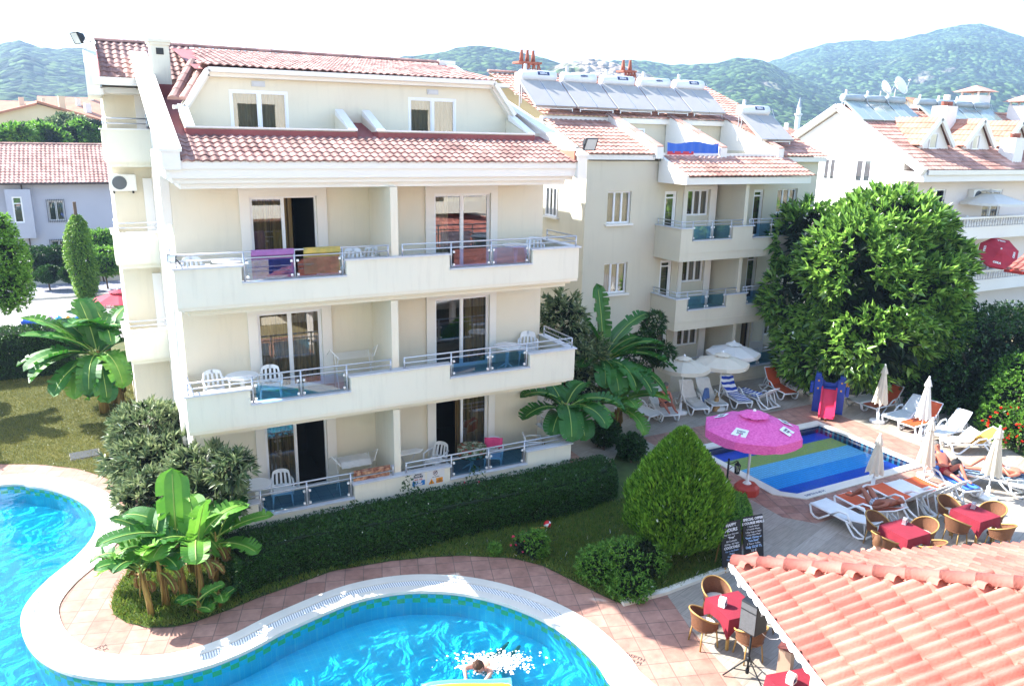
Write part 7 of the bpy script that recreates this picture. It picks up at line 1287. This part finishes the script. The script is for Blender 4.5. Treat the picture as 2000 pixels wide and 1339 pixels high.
def lying(ang, kl, kr, arms='belly', z=.40, hx=1.14):
    a = R(ang); ca, sa = math.cos(a), math.sin(a); b = lambda t, y, e: (hx+t*ca-e*sa, y, z+.02+t*sa+e*ca)
    J = dict(pelvis=(hx-.06, 0, z+.10), belly=b(.16, 0, .11), chest=b(.40, 0, .12), neck=b(.60, 0, .10), head=b(.78, 0, .13))
    for k, s, bent in (('l', 1, kl), ('r', -1, kr)):
        J['shoulder'+k] = b(.50, s*.17, .09); J['hip'+k] = (hx-.10, s*.10, z+.09)
        if arms == 'belly': J['elbow'+k] = b(.26, s*.30, .06); J['wrist'+k] = b(.14, s*.13, .22)
        else: J['elbow'+k] = b(.24, s*.27, .04); J['wrist'+k] = (hx-.16, s*.25, z+.05)
        if bent: J['knee'+k] = (hx-.42, s*.13, z+.42); J['ankle'+k] = (hx-.72, s*.12, z+.07); J['toe'+k] = (hx-.92, s*.13, z+.04)
        else: J['knee'+k] = (hx-.52, s*.12, z+.10); J['ankle'+k] = (hx-.94, s*.12, z+.05); J['toe'+k] = (hx-.99, s*.15, z+.20)
    return J
def on(L, J, label, skin, ang, **kw):
    a = R(ang); f = (-math.sin(a)*.95, .25, math.cos(a)); return person(label, J, skin, loc=L.location, rz=L.rotation_euler.z, face=f, **kw)
grey = ('hair_grey', '6C6864', .8, .3, 30); brown = ('hair_brown', '4A3020', .8, .3, 30); blond = ('hair_blond', '6A4426', .8, .3, 30)
on(LR, lying(48, False, True, 'belly'), 'man in red trunks lying on a lounger with one knee raised', 'tan', 48, hair=grey, cloth=(M('red_trunks', 'A01828', .8), False))
on(LB, lying(26, True, True, 'side'), 'bald tanned man in patterned trunks lying with knees up on an orange lounger', 'brown', 26, cloth=(M('patterned_trunks', 'B8C0CC', .8, .6, 22, col2='24304C'), False))
on(LW, lying(10, True, False, 'belly'), 'woman in a black and white swimsuit lying with one knee raised', 'tan', 10, hair=brown, cloth=(M('swimsuit_pattern', 'D0D4D4', .8, .6, 9, col2='14181C', detail=1), True))
# man sitting on the edge of a lounger under the cream umbrella
z = .40; J = dict(pelvis=(.75, 0, z+.10), belly=(.78, 0, z+.28), chest=(.74, 0, z+.47), neck=(.70, 0, z+.66), head=(.66, 0, z+.82))
for k, s in (('l', 1), ('r', -1)): J.update({'shoulder'+k: (.73, s*.18, z+.56), 'elbow'+k: (.62, s*.24, z+.32), 'wrist'+k: (.40, s*.16, z+.26), 'hip'+k: (.70, s*.1, z+.09), 'knee'+k: (.30, s*.15, z+.20), 'ankle'+k: (.02, s*.14, z+.08), 'toe'+k: (-.16, s*.16, z+.05)})
person('sunburnt man sitting upright on a lounger beside the banana leaves', J, 'tan', hair=grey, cloth=(M('dark_trunks', '2C3444', .8), False), loc=LM.location, rz=LM.rotation_euler.z, face=(-1, .1, -.2))
# diner behind the eave
pp = gz(1716, 1057, ZG+1.26); d_ = R(200); J = dict(pelvis=(0, 0, .52), belly=(.02, 0, .70), chest=(.03, 0, .90), neck=(.04, 0, 1.08), head=(.07, 0, 1.24))
for k, s in (('l', 1), ('r', -1)): J.update({'shoulder'+k: (.03, s*.18, .98), 'elbow'+k: (.12, s*.25, .74), 'wrist'+k: (.32, s*.16, .78), 'hip'+k: (.05, s*.1, .50), 'knee'+k: (.42, s*.13, .50), 'ankle'+k: (.40, s*.13, .09), 'toe'+k: (.56, s*.14, .03)})
person('blond seated diner, only the head showing above the restaurant roof edge', J, 'fair', hair=blond, cloth=(M('white_shirt', 'DCDCDC', .9), True), loc=(pp.x, pp.y, ZG), rz=R(60), face=(1, 0, 0))
o = dup(wc, (pp.x, pp.y, ZG+.004), R(60), 'wicker armchair under the diner behind the roof edge')
# swimmer and air mattress
sw = gz(945, 1300, ZW); ad = gz(918, 1334, ZW)-sw; ad.normalize(); J = dict(pelvis=(-.42, 0, -.16), belly=(-.24, 0, -.12), chest=(0, 0, -.06), neck=(.17, 0, .03), head=(.25, 0, .17), shoulderl=(.08, .18, .01), elbowl=(.32, .28, .10), wristl=(.52, .24, .07), shoulderr=(.08, -.18, .0), elbowr=(.34, -.24, .10), wristr=(.50, -.12, .06))
for k, s in (('l', 1), ('r', -1)): J.update({'hip'+k: (-.46, s*.1, -.22), 'knee'+k: (-.84, s*.12, -.34), 'ankle'+k: (-1.2, s*.13, -.38), 'toe'+k: (-1.38, s*.13, -.40)})
person('swimmer holding on to the striped air mattress', J, 'fair', hair=brown, cloth=(M('dark_trunks', '2C3444'), False), loc=sw, rz=math.atan2(ad.y, ad.x), face=(.8, 0, -.6))
a, b = gz(822, 1334, ZW+.1), gz(998, 1322, ZW+.1); ex = (b-a).normalized(); ey = Vector((-ex.y, ex.x, 0)); W_ = (b-a).length; cs = ['60B0D0', 'E8D040', 'E8E060', 'E8A838', 'D880B8', 'E8D040', '60B0D0']
o = thing('air_mattress', 'ribbed inflatable mattress with yellow orange pink and blue stripes in the pool', 'air mattress', a); mb = MB()
mm = [M('vinyl_%d' % i, c, .3, .05, 2) for i, c in enumerate(cs)]; n = 7; dp = .78
mb.grid(lambda u, v: tuple(a+ex*W_*u-ey*(dp*v)+Vector((0, 0, .07*abs(math.sin(v*n*PI))**.6*min(1, 9*u, 9*(1-u))**.5-.02+.03*math.sin(u*5)))), 30, n*8)
for i in range(len(mb.m)): mb.m[i] = min(n-1, (i//30)//8)
mb.grid(lambda u, v: tuple(a+ex*W_*u-ey*(dp*v)+Vector((0, 0, -.06*math.sin(v*PI)))), 6, 6); mb.build('ribs', mm, o, smooth=True, fix=False)
n = 800; q = rng.normal(0, 1, (n, 2)); c_ = np.array([sw.x, sw.y]); ex2 = np.array([ex.x, ex.y]); ey2 = np.array([ey.x, ey.y]); mb = MB()
for i in range(n):
    s = c_+ex2*(q[i, 0]*.34+.2)+ey2*(q[i, 1]*.14+.08); r = random.uniform(.006, .03); zz_ = ZW+.004+(abs(random.gauss(0, .06)) if i % 9 == 0 else random.uniform(0, .012)); a0 = random.random()*6; k = 1 if i % 9 else .4; mb.add([(s[0]+r*k*random.uniform(.6, 1.6)*math.cos(a0+j*PI/3), s[1]+r*k*random.uniform(.6, 1.6)*math.sin(a0+j*PI/3), zz_) for j in range(6)]+[(s[0], s[1], zz_+r*.4)], [(j, (j+1) % 6, 6) for j in range(6)])
tag(mb.build('splash', M('foam', 'F0F4F6', .4, .02), smooth=True), 'white splashing water round the swimmer', 'splash', kind='stuff')
# ============================================================ wooded hills and air
def hillmat(name, g1, g2, g3, rock, rk):
    m, nt, b, N, L = newmat(name); tc = N('TexCoord'); v = N('TexVoronoi'); v.inputs['Scale'].default_value = .15; L(tc.outputs['Object'], v.inputs['Vector'])
    n = N('TexNoise'); n.inputs['Scale'].default_value = .012; n.inputs['Detail'].default_value = 7; L(tc.outputs['Object'], n.inputs['Vector'])
    r = N('ValToRGB'); e = r.color_ramp.elements; e[0].color = lin(g1); e[0].position = .1; e[1].color = lin(g3); e[1].position = .9; x = e.new(.5); x.color = lin(g2); sp = N('SeparateColor'); L(v.outputs['Color'], sp.inputs[0]); L(sp.outputs[0], r.inputs['Fac'])
    rr = N('ValToRGB'); rr.color_ramp.elements[0].position = rk; rr.color_ramp.elements[1].position = rk+.06; sz = N('SeparateXYZ'); L(tc.outputs['Object'], sz.inputs[0]); ma = N('Math'); ma.operation = 'MULTIPLY_ADD'; ma.inputs[1].default_value = 1.6e-4; L(sz.outputs[2], ma.inputs[0]); L(n.outputs['Fac'], ma.inputs[2]); L(ma.outputs[0], rr.inputs['Fac'])
    n2 = N('TexNoise'); n2.inputs['Scale'].default_value = .08; n2.inputs['Detail'].default_value = 8; L(tc.outputs['Object'], n2.inputs['Vector']); r2 = N('ValToRGB'); r2.color_ramp.elements[0].position = .35; r2.color_ramp.elements[1].position = .65; r2.color_ramp.elements[0].color = lin('6C625A'); r2.color_ramp.elements[1].color = lin(rock); L(n2.outputs['Fac'], r2.inputs['Fac'])
    mx = N('Mix'); mx.data_type = 'RGBA'; L(rr.outputs[0], mx.inputs['Factor']); L(r.outputs[0], mx.inputs[6]); L(r2.outputs[0], mx.inputs[7]); L(mx.outputs[2], b.inputs['Base Color']); b.inputs['Roughness'].default_value = .95; b.inputs['Specular IOR Level'].default_value = .1
    bp = N('Bump'); bp.inputs['Strength'].default_value = 1; bp.inputs['Distance'].default_value = 7; bp.invert = True; L(v.outputs['Distance'], bp.inputs['Height']); L(bp.outputs[0], b.inputs['Normal']); return m
def hill(name, prof, D0, D1, m, amp, back=1.25, nu=320, nv=70, pw=1.25):
    us = [p[0] for p in prof]; vs = [p[1] for p in prof]; mb = MB()
    def fn(a, b):
        u = us[0]+(us[-1]-us[0])*a; v = np.interp(u, us, vs); d = ray(u, v); hh = Vector((d.x, d.y)).length; zr_ = CAM.z+d.z/hh*D1; t = b/.8
        D = D0+(D1-D0)*min(t, 1)+(D1*(back-1))*max(0, t-1)/.25; q = Vector((d.x, d.y))/hh*D; nz = noise.fractal(Vector((q.x/D1*11, q.y/D1*11, 1.7)), .9, 2.1, 7)
        z = ZG-2+(zr_-ZG+2)*(min(t, 1)**pw) if t <= 1 else zr_*(1-.6*(t-1)/.25)
        z += nz*amp*zr_*(math.sin(min(t, 1)*PI*.93)**.7 if t < 1 else .1); z += zr_*.012*noise.noise(Vector((u*.05, 0, 5)))*(t > .9)
        return (CAM.x+q.x, CAM.y+q.y, z)
    mb.grid(fn, nu, nv); o = mb.build(name, m, smooth=True, fix=False); return tag(up_sheet(o), kind='structure')
hA = hillmat('forest_hill', '0A180A', '1C3016', '44582A', '8C8074', .78); hB = hillmat('forest_rock_hill', '0A1A0A', '1E3618', '4A6034', '90857A', .66); hC = hillmat('rocky_spur', '0E200C', '263E1C', '506638', 'A89C8E', .50)
hill('hills', [(-420, 120), (-200, 92), (-60, 100), (0, 86), (40, 78), (80, 93), (112, 95), (160, 93), (220, 106), (330, 130), (480, 150), (620, 160)], 330, 900, hA, .10)
hill('hills', [(560, 170), (700, 140), (780, 112), (850, 104), (900, 92), (930, 88), (965, 91), (1010, 101), (1060, 112), (1110, 128), (1170, 150), (1240, 170)], 330, 850, hA, .09)
hill('hills', [(980, 165), (1050, 140), (1100, 122), (1150, 117), (1200, 124), (1250, 142), (1330, 165), (1400, 185)], 300, 620, hC, .15)
hill('hills', [(1120, 150), (1200, 118), (1260, 119), (1310, 127), (1400, 124), (1440, 113), (1490, 118), (1540, 142), (1620, 175), (1700, 195), (1800, 215)], 380, 1000, hB, .09)
hill('hills', [(1380, 170), (1440, 140), (1505, 121), (1560, 101), (1620, 84), (1680, 79), (1740, 80), (1790, 68), (1840, 55), (1880, 48), (1915, 46), (1950, 56), (2000, 73), (2060, 92), (2150, 120), (2300, 150), (2500, 190)], 500, 1600, hB, .09)
hm, nt, b, N, L = newmat('haze_air'); nt.nodes.remove(b); pv = N('VolumePrincipled'); pv.inputs['Density'].default_value = 3.6e-4; pv.inputs['Color'].default_value = (.48, .70, 1.0, 1); pv.inputs['Anisotropy'].default_value = .25; L(pv.outputs[0], nt.nodes['Material Output'].inputs['Volume'])
mb = MB(); mb.box(-1900, 3400, -120, 2900, -4, 420); tag(mb.build('haze', hm), kind='stuff')
